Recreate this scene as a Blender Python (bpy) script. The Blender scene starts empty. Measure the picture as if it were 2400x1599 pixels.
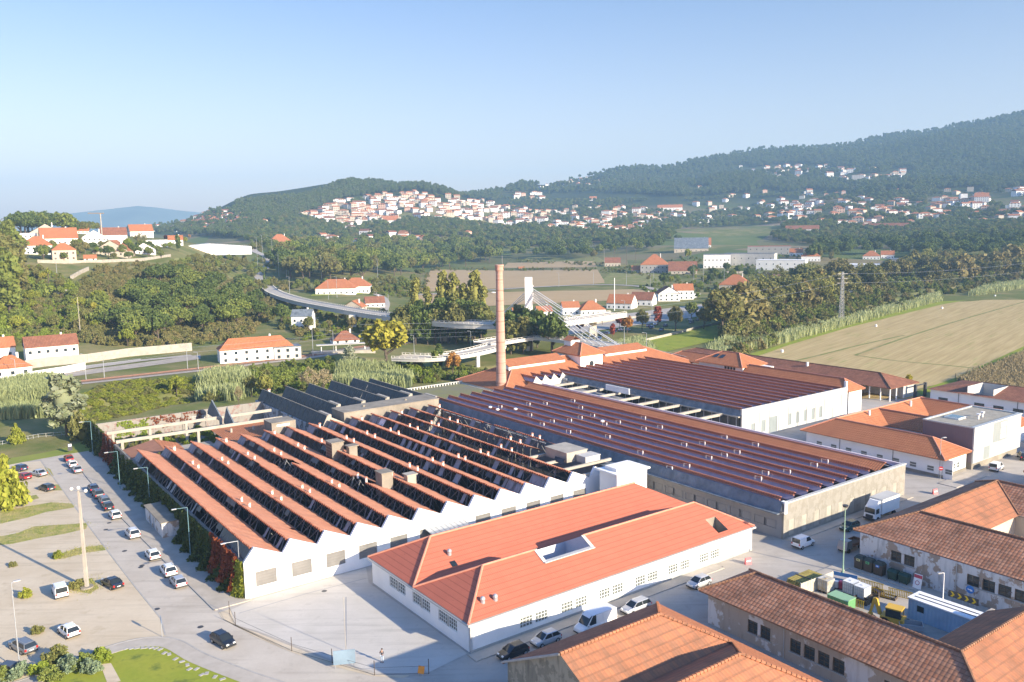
import bpy, math, random
import numpy as np
from mathutils import Vector, Matrix
random.seed(7); RNG = np.random.default_rng(7)
sc = bpy.context.scene
COL = sc.collection
R = math.radians
# ------------------------------------------------------------------ survey: camera at (0,0,52); site axes U (down-right) and V (up-right)
F, CX, CY, H = 1966., 1200., 799.5, 52.
_p, _r = R(7.609), R(.941)
YA = R(-54.0); YB = R(36.0)
FW = np.array([0, math.cos(_p), -math.sin(_p)]); _d = np.array([0, -math.sin(_p), -math.cos(_p)]); _x = np.array([1., 0, 0])
CXX = math.cos(_r)*_x + math.sin(_r)*_d; CDD = -math.sin(_r)*_x + math.cos(_r)*_d
U = np.array([math.cos(YA), math.sin(YA)]); V = np.array([math.cos(YB), math.sin(YB)])
def ray(px, py): return FW + CXX*(px-CX)/F + CDD*(py-CY)/F
def at(px, py, z=0.):
    v = ray(px, py); t = (z-H)/v[2]; return np.array([0, 0, H]) + v*t
def pj(P):
    q = np.asarray(P, float)-np.array([0, 0, H]); w = q@FW
    return CX+F*(q@CXX)/w, CY+F*(q@CDD)/w
O = at(576, 1405.5)[:2]
def W(u, v, z=0.):
    q = O+U*u+V*v; return (q[0], q[1], z)
def uv_of(P): q = np.array(P[:2])-O; return q@U, q@V
# ------------------------------------------------------------------ terrain
COLS = [-900, 0, 200, 400, 600, 800, 1000, 1200, 1500, 1800, 2100, 2400, 3300]
YH = lambda c: 557-(c/2400.)*40
def _Y(c, d, y): return H-d*(y-YH(c))/F
PROF = {
 -900: [(0,0),(226,0),(262,.5),(292,2),(380,4),(460,14),(560,32),(700,48),(900,58),(1500,30),(2600,30),(5200,40)],
 0:    [(0,0),(226,0),(262,.5),(292,2),(372,3.5),(440,9),(520,20),(600,36),(680,44),(780,51),(900,58),(1000,59),(1350,30),(2600,30),(5200,36)],
 200:  [(0,0),(236,0),(268,.5),(296,2),(378,3),(420,6),(500,17),(575,29),(640,38),(720,45),(820,51),(930,56.5),(1020,56),(1250,26),(2600,32),(5200,36)],
 400:  [(0,0),(262,0),(290,.6),(316,2),(400,3),(450,7),(530,17),(600,25),(680,35),(760,42),(860,47.5),(960,49),(1250,25),(1700,36),(2150,66),(2500,84),(3000,55),(5200,40)],
 600:  [(0,0),(290,0),(312,.8),(335,2),(430,3),(520,6),(640,7),(760,13),(900,24),(1000,33),(1100,38),(1400,34),(1700,60),(2100,125),(2350,150),(2900,70),(5200,40)],
 800:  [(0,0),(300,0),(330,.8),(360,2),(440,2.5),(600,4),(700,9),(800,14),(950,17),(1200,24),(1500,38),(1900,92),(2250,152),(2500,186),(3100,80),(5200,40)],
 1000: [(0,0),(500,0),(620,2),(780,3),(1000,6),(1150,12),(1400,28),(1700,62),(2000,112),(2300,165),(2500,195),(3100,90),(5200,40)],
 1200: [(0,0),(480,0),(620,2),(800,3),(1000,5),(1150,8),(1400,22),(1700,44),(2000,66),(2400,106),(2900,186),(3300,160),(5200,60)],
 1500: [(0,0),(480,0),(640,2),(800,4),(1000,8),(1200,14),(1500,32),(1800,50),(2100,74),(2500,130),(3000,216),(3400,290),(4000,240),(5200,120)],
 1800: [(0,0),(520,0),(700,1),(850,6),(1000,13),(1300,24),(1700,50),(2000,78),(2400,128),(2900,220),(3300,285),(3700,360),(4200,315),(5200,200)],
 2100: [(0,0),(600,0),(800,1),(1000,9),(1300,22),(1700,52),(2000,80),(2300,116),(2700,188),(3100,280),(3500,345),(3800,415),(4300,360),(5200,200)],
 2400: [(0,0),(640,0),(820,1),(1000,8),(1300,26),(1700,62),(2000,94),(2300,136),(2700,212),(3100,300),(3500,382),(3800,470),(4300,420),(5200,240)],
 3300: [(0,0),(640,0),(820,1),(1000,10),(1300,32),(1700,72),(2000,112),(2300,160),(2700,250),(3100,350),(3500,440),(3800,505),(4300,460),(5200,240)],
}
DG = np.concatenate([np.arange(40, 640, 3.), np.geomspace(640, 5200, 190)])
_tab = np.array([np.interp(DG, [p[0] for p in PROF[c]], [p[1] for p in PROF[c]]) for c in COLS])
_k = np.array([1, 2, 3, 2, 1.]); _k /= _k.sum()
for i in range(len(COLS)):
    t = np.pad(_tab[i], 2, mode='edge'); s = np.convolve(t, _k, 'valid'); m = DG > 640
    _tab[i][m] = s[m]
RIVER = np.array([(-420, 120), (-300, 178), (-220, 208), (-150, 239), (-129, 247.5), (-98, 269), (-60, 290), (-15, 304), (30, 317), (62, 326), (92, 351), (128, 405), (156, 434), (230, 520), (330, 640), (520, 760)], float)
def river_dist(x, y):
    x = np.asarray(x, float); y = np.asarray(y, float); best = np.full(x.shape, 1e9)
    for a, b in zip(RIVER[:-1], RIVER[1:]):
        ab = b-a; t = np.clip(((x-a[0])*ab[0]+(y-a[1])*ab[1])/(ab@ab), 0, 1)
        best = np.minimum(best, np.hypot(x-a[0]-t*ab[0], y-a[1]-t*ab[1]))
    return best
def _noise(x, y):
    n = np.zeros_like(x)
    for i, (fx, fy, ph, a) in enumerate([(.0060, .0041, .3, 9), (-.0037, .0083, 1.9, 8), (.0113, -.0091, 4.1, 4.5), (.019, .0143, 2.2, 2.6), (-.027, .031, .7, 1.5)]):
        n += a*np.sin(fx*x+fy*y+ph+1.3*np.sin(.6*fy*x-.7*fx*y+i))
    return n
def ter(x, y, river=True):
    x = np.asarray(x, float); y = np.asarray(y, float)
    d = np.hypot(x, y); az = np.clip(np.arctan2(x, np.maximum(y, 1e-3)), -1.2, 1.2); c = np.clip(CX+F*np.tan(az), COLS[0], COLS[-1])
    ci = np.clip(np.searchsorted(COLS, c)-1, 0, len(COLS)-2); cs = np.array(COLS, float)
    w = (c-cs[ci])/(cs[ci+1]-cs[ci]); w = w*w*(3-2*w)*.5+w*.5
    di = np.interp(d, DG, np.arange(len(DG))); i0 = np.clip(di.astype(int), 0, len(DG)-2); fd = di-i0
    g = lambda k: _tab[k, i0]*(1-fd)+_tab[k, i0+1]*fd
    z = g(ci)*(1-w)+g(ci+1)*w
    z = z+_noise(x, y)*np.clip((d-900)/1500, 0, 1)
    if river: rd = river_dist(x, y); z = z-2.6*np.clip(1-(rd-4.5)/4.5, 0, 1)
    return z
def T(x, y): return float(ter(np.array([x]), np.array([y]))[0])
_ts = np.concatenate([np.arange(70, 700, 2.), np.geomspace(700, 5100, 900)])
def on(px, py):
    "world point where the view line through a photo pixel meets the terrain"
    v = ray(px, py); h = math.hypot(v[0], v[1]); P = np.array([0, 0, H])[None]+v[None]*(_ts/h)[:, None]
    g = P[:, 2]-ter(P[:, 0], P[:, 1]); k = np.argmax(g < 0)
    if g[k] >= 0: k = len(_ts)-1
    if k == 0: return P[0]
    a = g[k-1]/(g[k-1]-g[k]+1e-9); q = P[k-1]*(1-a)+P[k]*a; q[2] = T(q[0], q[1]); return q
def on_many(pts):
    out = []
    for c in range(0, len(pts), 400):
        A = np.array(pts[c:c+400], float); v = FW[None]+CXX[None]*((A[:, 0]-CX)/F)[:, None]+CDD[None]*((A[:, 1]-CY)/F)[:, None]; t = _ts[None]/np.hypot(v[:, 0], v[:, 1])[:, None]
        X, Y, Z = v[:, 0, None]*t, v[:, 1, None]*t, H+v[:, 2, None]*t; g = Z-ter(X, Y, False); k = np.argmax(g < 0, axis=1); k[g[np.arange(len(A)), k] >= 0] = len(_ts)-1; k = np.maximum(k, 1)
        i = np.arange(len(A)); a = np.clip(g[i, k-1]/(g[i, k-1]-g[i, k]+1e-9), 0, 1); x = X[i, k-1]*(1-a)+X[i, k]*a; y = Y[i, k-1]*(1-a)+Y[i, k]*a; out.append(np.stack([x, y, ter(x, y)], 1))
    return np.concatenate(out)
# ------------------------------------------------------------------ scene objects
def tag(o, label=None, cat=None, group=None, kind=None):
    if label: o['label'] = label
    if cat: o['category'] = cat
    if group: o['group'] = group
    if kind: o['kind'] = kind
    return o
def thing(name, label, cat, loc=(0, 0, 0), rz=0., group=None):
    o = bpy.data.objects.new(name, None); COL.objects.link(o); o.empty_display_size = .5
    o.location = [float(c) for c in loc]; o.rotation_euler = (0, 0, rz); return tag(o, label, cat, group)
def site_thing(name, label, cat, u, v, group=None):
    o = thing(name, label, cat, W(u, v), YA, group); o['_u'] = u; o['_v'] = v; return o
def dup(o, parent=None):
    c = o.copy(); COL.objects.link(c)
    if parent is not None: c.parent = parent
    for ch in list(o.children): dup(ch, c)
    return c
class MB:
    def __init__(s, off=(0, 0, 0)):
        s.v = []; s.f = []; s.m = []; s.off = off; s.sm = []
    def poly(s, pts, mi=0, sm=False):
        n = len(s.v); s.v += [(p[0]-s.off[0], p[1]-s.off[1], p[2]-(s.off[2] if len(s.off) > 2 else 0)) for p in pts]
        s.f.append(tuple(range(n, n+len(pts)))); s.m.append(mi); s.sm.append(sm)
    def box(s, x0, x1, y0, y1, z0, z1, mi=0, mt=None):
        a = (x0, y0, z0), (x1, y0, z0), (x1, y1, z0), (x0, y1, z0); b = [(p[0], p[1], z1) for p in a]
        s.poly(a[::-1], mi); s.poly(b, mi if mt is None else mt)
        for i in range(4): j = (i+1) % 4; s.poly((a[i], a[j], b[j], b[i]), mi)
    def prism(s, base, z0, z1, mi=0, mt=None):
        n = len(base); a = [(p[0], p[1], z0) for p in base]; b = [(p[0], p[1], z1) for p in base]
        s.poly(a[::-1], mi); s.poly(b, mi if mt is None else mt)
        for i in range(n): j = (i+1) % n; s.poly((a[i], a[j], b[j], b[i]), mi)
    def frustum(s, A, B, mi=0, caps=True):
        n = len(A)
        for i in range(n): j = (i+1) % n; s.poly((A[i], A[j], B[j], B[i]), mi)
        if caps: s.poly(A[::-1], mi); s.poly(B, mi)
    def cyl(s, x, y, z0, z1, r0, r1=None, n=10, mi=0, cap=True):
        r1 = r0 if r1 is None else r1
        A = [(x+r0*math.cos(2*math.pi*i/n), y+r0*math.sin(2*math.pi*i/n), z0) for i in range(n)]
        B = [(x+r1*math.cos(2*math.pi*i/n), y+r1*math.sin(2*math.pi*i/n), z1) for i in range(n)]
        for i in range(n): j = (i+1) % n; s.poly((A[i], A[j], B[j], B[i]), mi, True)
        if cap: s.poly(A[::-1], mi); s.poly(B, mi)
    def bar(s, p, q, r, r2=None, n=4, mi=0):
        p = Vector(p); q = Vector(q); d = (q-p).normalized(); a = d.orthogonal().normalized() if abs(d.z) > .95 else d.cross(Vector((0, 0, 1))).normalized(); b = d.cross(a)
        r2 = r if r2 is None else r2
        o = math.pi/4 if n == 4 else 0
        A = [p+a*r*math.cos(2*math.pi*i/n+o)+b*r*math.sin(2*math.pi*i/n+o) for i in range(n)]
        B = [q+a*r2*math.cos(2*math.pi*i/n+o)+b*r2*math.sin(2*math.pi*i/n+o) for i in range(n)]
        s.frustum(A, B, mi)
    def sphere(s, c, r, n=8, m=6, mi=0, sz=1.):
        for i in range(m):
            for j in range(n):
                q = [(c[0]+r*math.sin(math.pi*a/m)*math.cos(2*math.pi*b/n), c[1]+r*math.sin(math.pi*a/m)*math.sin(2*math.pi*b/n), c[2]+sz*r*math.cos(math.pi*a/m)) for a, b in ((i, j), (i+1, j), (i+1, j+1), (i, j+1))]
                s.poly(q if 0 < i < m-1 else ([q[0], q[1], q[2]] if i == 0 else [q[0], q[1], q[3]]), mi, True)
    def build(s, name, mats, parent=None, loc=None, rz=0., merge=False):
        me = bpy.data.meshes.new(name); me.from_pydata([tuple(float(c) for c in v) for v in s.v], [], s.f)
        if not isinstance(mats, (list, tuple)): mats = [mats]
        for m in mats: me.materials.append(m)
        me.polygons.foreach_set('material_index', s.m); me.polygons.foreach_set('use_smooth', s.sm)
        uvl = me.uv_layers.new(name='UVMap'); co = np.array(s.v); uv = np.zeros((sum(len(f) for f in s.f), 2)); k = 0
        for f in s.f:
            P = co[list(f)]; n = np.zeros(3)
            for i in range(len(f)):
                a, b = P[i], P[(i+1) % len(f)]; n += np.cross(a, b)
            l = np.linalg.norm(n); n = n/l if l > 1e-12 else np.array([0, 0, 1.])
            if abs(n[2]) > .999: t, b = np.array([1., 0, 0]), np.array([0, 1., 0])
            else:
                t = np.array([-n[1], n[0], 0]); t /= np.linalg.norm(t); b = np.cross(n, t)
                if b[2] < 0: b = -b
            uv[k:k+len(f), 0] = P@t; uv[k:k+len(f), 1] = P@b; k += len(f)
        uvl.data.foreach_set('uv', uv.ravel()); me.update()
        o = bpy.data.objects.new(name, me); COL.objects.link(o)
        if parent is not None: o.parent = parent
        if loc is not None: o.location = [float(c) for c in loc]
        o.rotation_euler = (0, 0, rz); return o
def SB(root): return MB((root['_u'], root['_v'], 0))
def np_mesh(name, verts, quads, mats, parent=None, loc=None, midx=None, smooth=False):
    me = bpy.data.meshes.new(name); k = quads.shape[1]
    me.vertices.add(len(verts)); me.vertices.foreach_set('co', np.ascontiguousarray(verts, np.float32).ravel())
    me.loops.add(quads.size); me.loops.foreach_set('vertex_index', np.ascontiguousarray(quads, np.int32).ravel())
    me.polygons.add(len(quads)); me.polygons.foreach_set('loop_start', np.arange(0, quads.size, k, dtype=np.int32)); me.polygons.foreach_set('loop_total', np.full(len(quads), k, np.int32))
    for m in (mats if isinstance(mats, (list, tuple)) else [mats]): me.materials.append(m)
    if midx is not None: me.polygons.foreach_set('material_index', np.ascontiguousarray(midx, np.int32))
    if smooth: me.polygons.foreach_set('use_smooth', np.ones(len(quads), bool))
    me.update(calc_edges=True); me.validate()
    o = bpy.data.objects.new(name, me); COL.objects.link(o)
    if parent is not None: o.parent = parent
    if loc is not None: o.location = [float(c) for c in loc]
    return o
# ------------------------------------------------------------------ materials
class NT:
    def __init__(s, name):
        s.mat = bpy.data.materials.new(name); s.mat.use_nodes = True; s.t = s.mat.node_tree; s.t.nodes.clear()
        s.out = s.n('ShaderNodeOutputMaterial'); s.b = s.n('ShaderNodeBsdfPrincipled'); s.l(s.b.outputs[0], s.out.inputs[0])
    def n(s, k, **kw):
        q = s.t.nodes.new(k)
        for a, b in kw.items(): setattr(q, a, b)
        return q
    def l(s, a, b): s.t.links.new(a, b)
    def set(s, sock, val):
        if hasattr(val, 'is_linked'): s.l(val, sock)
        else: sock.default_value = val
    def math(s, op, a, b=None, c=None):
        q = s.n('ShaderNodeMath', operation=op); s.set(q.inputs[0], a)
        if b is not None: s.set(q.inputs[1], b)
        if c is not None: s.set(q.inputs[2], c)
        return q.outputs[0]
    def mix(s, fac, a, b, mode='MIX'):
        q = s.n('ShaderNodeMix', data_type='RGBA', blend_type=mode); s.set(q.inputs[0], fac); s.set(q.inputs[6], a if hasattr(a, 'is_linked') else C4(a)); s.set(q.inputs[7], b if hasattr(b, 'is_linked') else C4(b)); return q.outputs[2]
    def noise(s, scale, detail=3, vec=None, rough=.55, out=0):
        q = s.n('ShaderNodeTexNoise'); q.inputs['Scale'].default_value = scale; q.inputs['Detail'].default_value = detail; q.inputs['Roughness'].default_value = rough
        if vec is not None: s.l(vec, q.inputs['Vector'])
        return q.outputs[out]
    def ramp(s, fac, lo, hi):
        q = s.n('ShaderNodeMapRange'); q.inputs[1].default_value = lo; q.inputs[2].default_value = hi; s.l(fac, q.inputs[0]); return q.outputs[0]
    def obj(s): return s.n('ShaderNodeTexCoord').outputs['Object']
    def pos(s): return s.n('ShaderNodeNewGeometry').outputs['Position']
    def uv(s): return s.n('ShaderNodeUVMap').outputs[0]
    def bump(s, h, strength=.4, dist=.05):
        q = s.n('ShaderNodeBump'); q.inputs['Strength'].default_value = strength; q.inputs['Distance'].default_value = dist; s.l(h, q.inputs['Height']); s.l(q.outputs[0], s.b.inputs['Normal'])
    def fin(s, col, rough=.7, metal=0., spec=.3):
        s.set(s.b.inputs['Base Color'], col if hasattr(col, 'is_linked') else C4(col)); s.set(s.b.inputs['Roughness'], rough); s.b.inputs['Metallic'].default_value = metal; s.b.inputs['Specular IOR Level'].default_value = spec
        return s.mat
def C4(c): return (c[0], c[1], c[2], 1.) if len(c) == 3 else tuple(c)
def dk(c, k): return tuple(min(1, x*k) for x in c)
def plain(name, c, rough=.7, var=.12, scale=.6, c2=None, bump=0., metal=0., spec=.3, fine=8.):
    N = NT(name); p = N.pos(); n1 = N.noise(scale, 4, p); n2 = N.noise(fine, 2, p)
    col = N.mix(N.ramp(n1, .3, .7), dk(c, 1-var), c2 if c2 else dk(c, 1+var)); col = N.mix(N.math('MULTIPLY', n2, var), col, (.02, .02, .02))
    if bump: N.bump(n2, bump, .04)
    return N.fin(col, rough, metal, spec)
def flat(name, c, rough=.5, metal=0., spec=.4):
    return NT(name).fin(c, rough, metal, spec)
def tile(name, c1, c2, cdark, w=.3, l=.42, pat=.5, gap=.35, stain=.3, bump=1., bd=.06, light=None, vg=1.):
    N = NT(name); uv = N.uv(); s = N.n('ShaderNodeSeparateXYZ'); N.l(uv, s.inputs[0]); x = N.math('DIVIDE', s.outputs[0], w); y = N.math('DIVIDE', s.outputs[1], l)
    fx = N.math('FLOOR', x); fy = N.math('FLOOR', y); cb = N.n('ShaderNodeCombineXYZ'); N.l(fx, cb.inputs[0]); N.l(fy, cb.inputs[1])
    wn = N.n('ShaderNodeTexWhiteNoise', noise_dimensions='2D'); N.l(cb.outputs[0], wn.inputs['Vector'])
    rx = N.math('FRACT', x); ry = N.math('FRACT', y)
    hx = N.math('SINE', N.math('MULTIPLY', rx, math.pi)); col = N.mix(N.math('MULTIPLY', wn.outputs[0], pat), c1, c2)
    if light: col = N.mix(N.math('GREATER_THAN', wn.outputs[0], .965), col, light)
    p = N.pos(); st = N.ramp(N.noise(.35, 5, p, .65), .42, .72); col = N.mix(N.math('MULTIPLY', st, stain), col, cdark)
    g = N.math('MAXIMUM', N.math('LESS_THAN', ry, .2), N.math('MULTIPLY', N.math('LESS_THAN', hx, .36), vg)); col = N.mix(N.math('MULTIPLY', g, gap), col, cdark)
    h = N.math('ADD', N.math('MULTIPLY', hx, vg), N.math('MULTIPLY', N.math('SUBTRACT', 1, ry), .7)); N.bump(h, bump, bd)
    return N.fin(col, .8, 0, .2)
def leaf(name, c1, c2, c3=None, trans=.25):
    N = NT(name); g = N.n('ShaderNodeNewGeometry'); oi = N.n('ShaderNodeObjectInfo')
    col = N.mix(g.outputs['Random Per Island'], c1, c2)
    col = N.mix(N.math('MULTIPLY', oi.outputs['Random'], .75), col, c3 if c3 else dk(c1, .7))
    N.fin(col, .65, 0, .15)
    if trans:
        t = N.n('ShaderNodeBsdfTranslucent'); N.l(col, t.inputs[0]); m = N.n('ShaderNodeMixShader'); m.inputs[0].default_value = trans
        N.l(N.b.outputs[0], m.inputs[1]); N.l(t.outputs[0], m.inputs[2]); N.l(m.outputs[0], N.out.inputs[0])
    return N.mat
def rib(name, c, w=.25, bump=.6, rough=.5, c2=None, metal=0., var=.15, axis=0, d=.03):
    N = NT(name); s = N.n('ShaderNodeSeparateXYZ'); N.l(N.uv(), s.inputs[0]); h = N.math('SINE', N.math('MULTIPLY', s.outputs[axis], 2*math.pi/w))
    n1 = N.noise(.5, 4, N.pos()); col = N.mix(N.ramp(n1, .3, .7), dk(c, 1-var), c2 if c2 else dk(c, 1+var)); N.bump(h, bump, d); return N.fin(col, rough, metal, .4)
def plaster(name, c, cpatch, thr=.52, scale=.5, stain=(.12, .11, .1), samt=.4):
    N = NT(name); p = N.pos(); n = N.noise(scale, 6, p, .62); m = N.ramp(n, thr, thr+.03); col = N.mix(m, c, cpatch)
    mp = N.n('ShaderNodeMapping'); mp.inputs['Scale'].default_value = (1, 1, .18); N.l(p, mp.inputs[0]); st = N.ramp(N.noise(1.6, 5, mp.outputs[0], .6), .5, .75)
    col = N.mix(N.math('MULTIPLY', st, samt), col, stain); N.bump(N.math('ADD', m, N.noise(6, 3, p)), .5, .03); return N.fin(col, .85, 0, .2)
M = {}
M['white'] = plain('white_plaster', (.83, .82, .80), .8, .05, .3)
M['white2'] = plain('pale_plaster', (.50, .49, .465), .8, .1, .4)
M['cream'] = plain('cream_plaster', (.50, .44, .36), .8, .08, .4)
M['pink'] = plain('pink_plaster', (.62, .42, .33), .8, .08, .4)
M['beam'] = plain('pale_concrete_beam', (.40, .365, .31), .85, .16, .5, bump=.2)
M['concrete'] = plain('raw_concrete', (.28, .25, .205), .9, .22, .35, bump=.3)
M['panel'] = plaster('board_marked_concrete', (.30, .28, .245), (.265, .245, .21), .5, .9, (.2, .17, .13), .45)
M['greywall'] = plain('grey_render', (.33, .32, .31), .85, .08, .4)
M['block'] = rib('concrete_block_infill', (.19, .182, .172), .42, .3, .9, axis=1)
M['zinc'] = rib('blue_grey_zinc', (.13, .16, .19), .9, .5, .6, c2=(.20, .23, .26), var=.3)
M['purple'] = plain('mauve_glazing', (.36, .30, .35), .5, .14, .8, spec=.5)
M['black'] = rib('black_glazing_panel', (.03, .037, .043), 1.2, .3, .55, c2=(.055, .066, .072), d=.02)
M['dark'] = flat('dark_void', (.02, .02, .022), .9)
M['steel'] = plain('grey_steel', (.30, .30, .31), .5, .15, 1.)
M['darkmetal'] = plain('dark_metal', (.06, .06, .065), .5, .1, 1.)
M['galv'] = flat('galvanised_steel', (.42, .44, .46), .45, .4)
M['teal'] = flat('teal_painted_steel', (.14, .26, .30), .5)
M['greenpole'] = flat('green_painted_steel', (.25, .38, .28), .5)
M['glass'] = flat('window_glass', (.035, .045, .05), .08, 0, .6)
M['paleglass'] = flat('pale_window_glass', (.13, .14, .135), .15, 0, .6)  # glass given one even pale tone
M['frame'] = flat('white_window_frame', (.70, .72, .70), .5)
M['sill'] = plain('granite_sill', (.40, .40, .38), .8, .1, 2.)
M['salmon'] = None
def salmon(name, c, cl, l=.9):
    N = NT(name); s = N.n('ShaderNodeSeparateXYZ'); N.l(N.uv(), s.inputs[0]); y = N.math('FRACT', N.math('DIVIDE', s.outputs[1], l)); x = N.math('FRACT', N.math('DIVIDE', s.outputs[0], .3))
    ln = N.math('LESS_THAN', y, .1); p = N.pos(); col = N.mix(N.ramp(N.noise(.5, 4, p), .3, .7), dk(c, .95), dk(c, 1.05)); sp = N.math('GREATER_THAN', N.noise(2.2, 2, p), .70)
    col = N.mix(N.math('MULTIPLY', sp, .35), col, cl); col = N.mix(N.math('MULTIPLY', ln, .5), col, cl)  # shadow of the tile courses painted as darker lines; spots are random tone
    N.bump(N.math('ADD', N.math('SUBTRACT', 1, y), N.math('MULTIPLY', N.math('SINE', N.math('MULTIPLY', x, math.pi)), .12)), .8, .09); return N.fin(col, .75, 0, .25)
M['salmon'] = salmon('salmon_new_tile', (.50, .148, .088), (.25, .065, .04))
M['ridge'] = plain('salmon_ridge_tile', (.60, .26, .17), .8, .1, 1.)
M['tile_mill'] = tile('orange_mill_tile', (.60, .25, .14), (.64, .32, .19), (.28, .11, .06), .5, .5, .6, .2, .3, .5, .04)
M['tile_edge'] = plain('dark_red_tile_edge', (.30, .10, .06), .8, .25, 2.)
M['tile_edge_red'] = tile('maroon_scalloped_tile', (.48, .20, .12), (.54, .24, .15), (.16, .06, .04), .5, .9, .5, .55, .25)
M['tile_o'] = tile('orange_clay_tile', (.44, .165, .075), (.50, .21, .10), (.20, .075, .04), .5, .7, .7, .38, .25, .9, .08)
M['tile_old'] = tile('weathered_clay_tile', (.36, .155, .085), (.46, .24, .15), (.12, .07, .045), .5, .58, 1., .62, .75, .9, .07, None, .35)
M['tile_old2'] = tile('lichen_spotted_tile', (.46, .18, .09), (.33, .155, .09), (.19, .10, .06), .45, 1.0, 1., .5, .8, .7, .07, None, .45)
M['tile_brown'] = tile('brown_aged_tile', (.27, .11, .065), (.34, .15, .09), (.10, .05, .035), .5, .7, 1., .42, .5, .8, .08)
M['tile_cap'] = plain('mossy_ridge_tile', (.28, .15, .09), .9, .35, 1.2)
M['brick'] = tile('chimney_brick', (.49, .285, .22), (.55, .35, .28), (.33, .20, .16), .5, .25, 1., .25, .3, .4, .03)
M['peel'] = plaster('peeling_white_plaster', (.62, .62, .61), (.36, .29, .23), .53, .45, (.1, .1, .1), .55)
M['peel2'] = plaster('bare_tan_plaster', (.40, .345, .29), (.62, .61, .60), .53, .30, (.15, .12, .09), .35)
M['lichenwall'] = plaster('streaked_grey_plaster', (.34, .31, .24), (.24, .22, .17), .5, .6, (.06, .06, .05), .75)
M['wood'] = plain('old_brown_wood', (.10, .075, .055), .8, .3, 2.)
M['cubeclad'] = rib('mauve_cladding', (.19, .145, .155), .5, .15, .6, var=.04)
M['gravel'] = plain('roof_gravel', (.36, .33, .27), .95, .2, 1.5, bump=.5, fine=6)
M['polycarb'] = rib('white_polycarbonate_cladding', (.43, .45, .45), .9, .15, .35, var=.04)
M['polygrey'] = rib('grey_glazed_cladding', (.25, .28, .28), .9, .15, .3, var=.05)
M['trunk'] = plain('tree_bark', (.13, .10, .075), .9, .3, 2.)
M['rubber'] = flat('tyre_rubber', (.02, .02, .02), .8)
M['rim'] = flat('alloy_rim', (.45, .45, .46), .35, .7)
M['carglass'] = flat('car_glass', (.02, .026, .03), .05, 0, .6)
M['redlight'] = flat('red_tail_lamp', (.5, .02, .015), .3)
M['lamp'] = flat('clear_head_lamp', (.75, .75, .72), .15)
M['plate'] = flat('licence_plate', (.75, .75, .72), .5)
M['plastic'] = flat('black_bumper_plastic', (.03, .03, .032), .6)
M['lampglass'] = flat('lamp_cover', (.7, .7, .68), .3)
# ground
def ground(name, c1, c2, s1, c3=None, s3=.05, thr=(.5, .62), fine=3., famt=.25, bump=.3, fcol=None, wear=0):
    N = NT(name); p = N.pos(); col = N.mix(N.ramp(N.noise(s1, 5, p, .6), .35, .65), c1, c2)
    if c3: col = N.mix(N.ramp(N.noise(s3, 5, p, .65), *thr), col, c3)
    if wear:
        mp = N.n('ShaderNodeMapping'); mp.inputs['Rotation'].default_value = (0, 0, wear); mp.inputs['Scale'].default_value = (.05, .7, 1); N.l(p, mp.inputs[0]); col = N.mix(N.math('MULTIPLY', N.ramp(N.noise(1., 4, mp.outputs[0], .6), .52, .68), .30), col, dk(c1, .55)); col = N.mix(N.math('MULTIPLY', N.ramp(N.noise(.45, 5, p, .7), .60, .70), .35), col, dk(c1, .6))
    f = N.noise(fine, 3, p, .7); col = N.mix(N.math('MULTIPLY', f, famt), col, fcol or dk(c1, .4)); N.bump(f, bump, .05); return N.fin(col, .92, 0, .15)
M['carpark'] = ground('dry_dirt_lot', (.55, .455, .325), (.63, .535, .40), .13, (.47, .38, .26), .22, (.58, .72), 2., .2, wear=.5)
M['road'] = ground('worn_stone_setts', (.48, .425, .355), (.55, .495, .42), .16, (.42, .365, .30), .3, (.6, .75), 2.5, .22, wear=.95)
M['asphalt'] = ground('grey_asphalt_street', (.41, .37, .32), (.48, .435, .38), .2, (.35, .315, .27), .35, (.6, .75), 2.5, .2, wear=-.63)
M['forecourt'] = ground('pale_concrete_paving', (.51, .475, .42), (.57, .53, .475), .25, (.46, .43, .38), .5, (.6, .75), 3., .15, wear=.2)
M['kerb'] = plain('granite_kerb', (.40, .38, .35), .9, .12, 1.5)
M['pave'] = ground('cobbled_footway', (.43, .385, .325), (.51, .46, .395), .5, None, .1, (.5, .6), 4., .3)
M['lawn'] = ground('mown_lawn', (.21, .26, .05), (.27, .29, .065), .12, (.33, .30, .11), .3, (.6, .75), 2.5, .3)
M['grass'] = ground('rough_grass', (.19, .22, .055), (.30, .28, .10), .2, (.36, .29, .15), .12, (.5, .65), 1.5, .4)
M['lush'] = ground('lush_bank_grass', (.24, .30, .035), (.33, .34, .05), .15, (.15, .19, .04), .3, (.55, .65), 1.5, .4)
M['weeds'] = ground('weedy_strip', (.30, .31, .08), (.45, .36, .17), .35, (.24, .27, .07), .5, (.5, .6), 2., .3)
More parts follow.
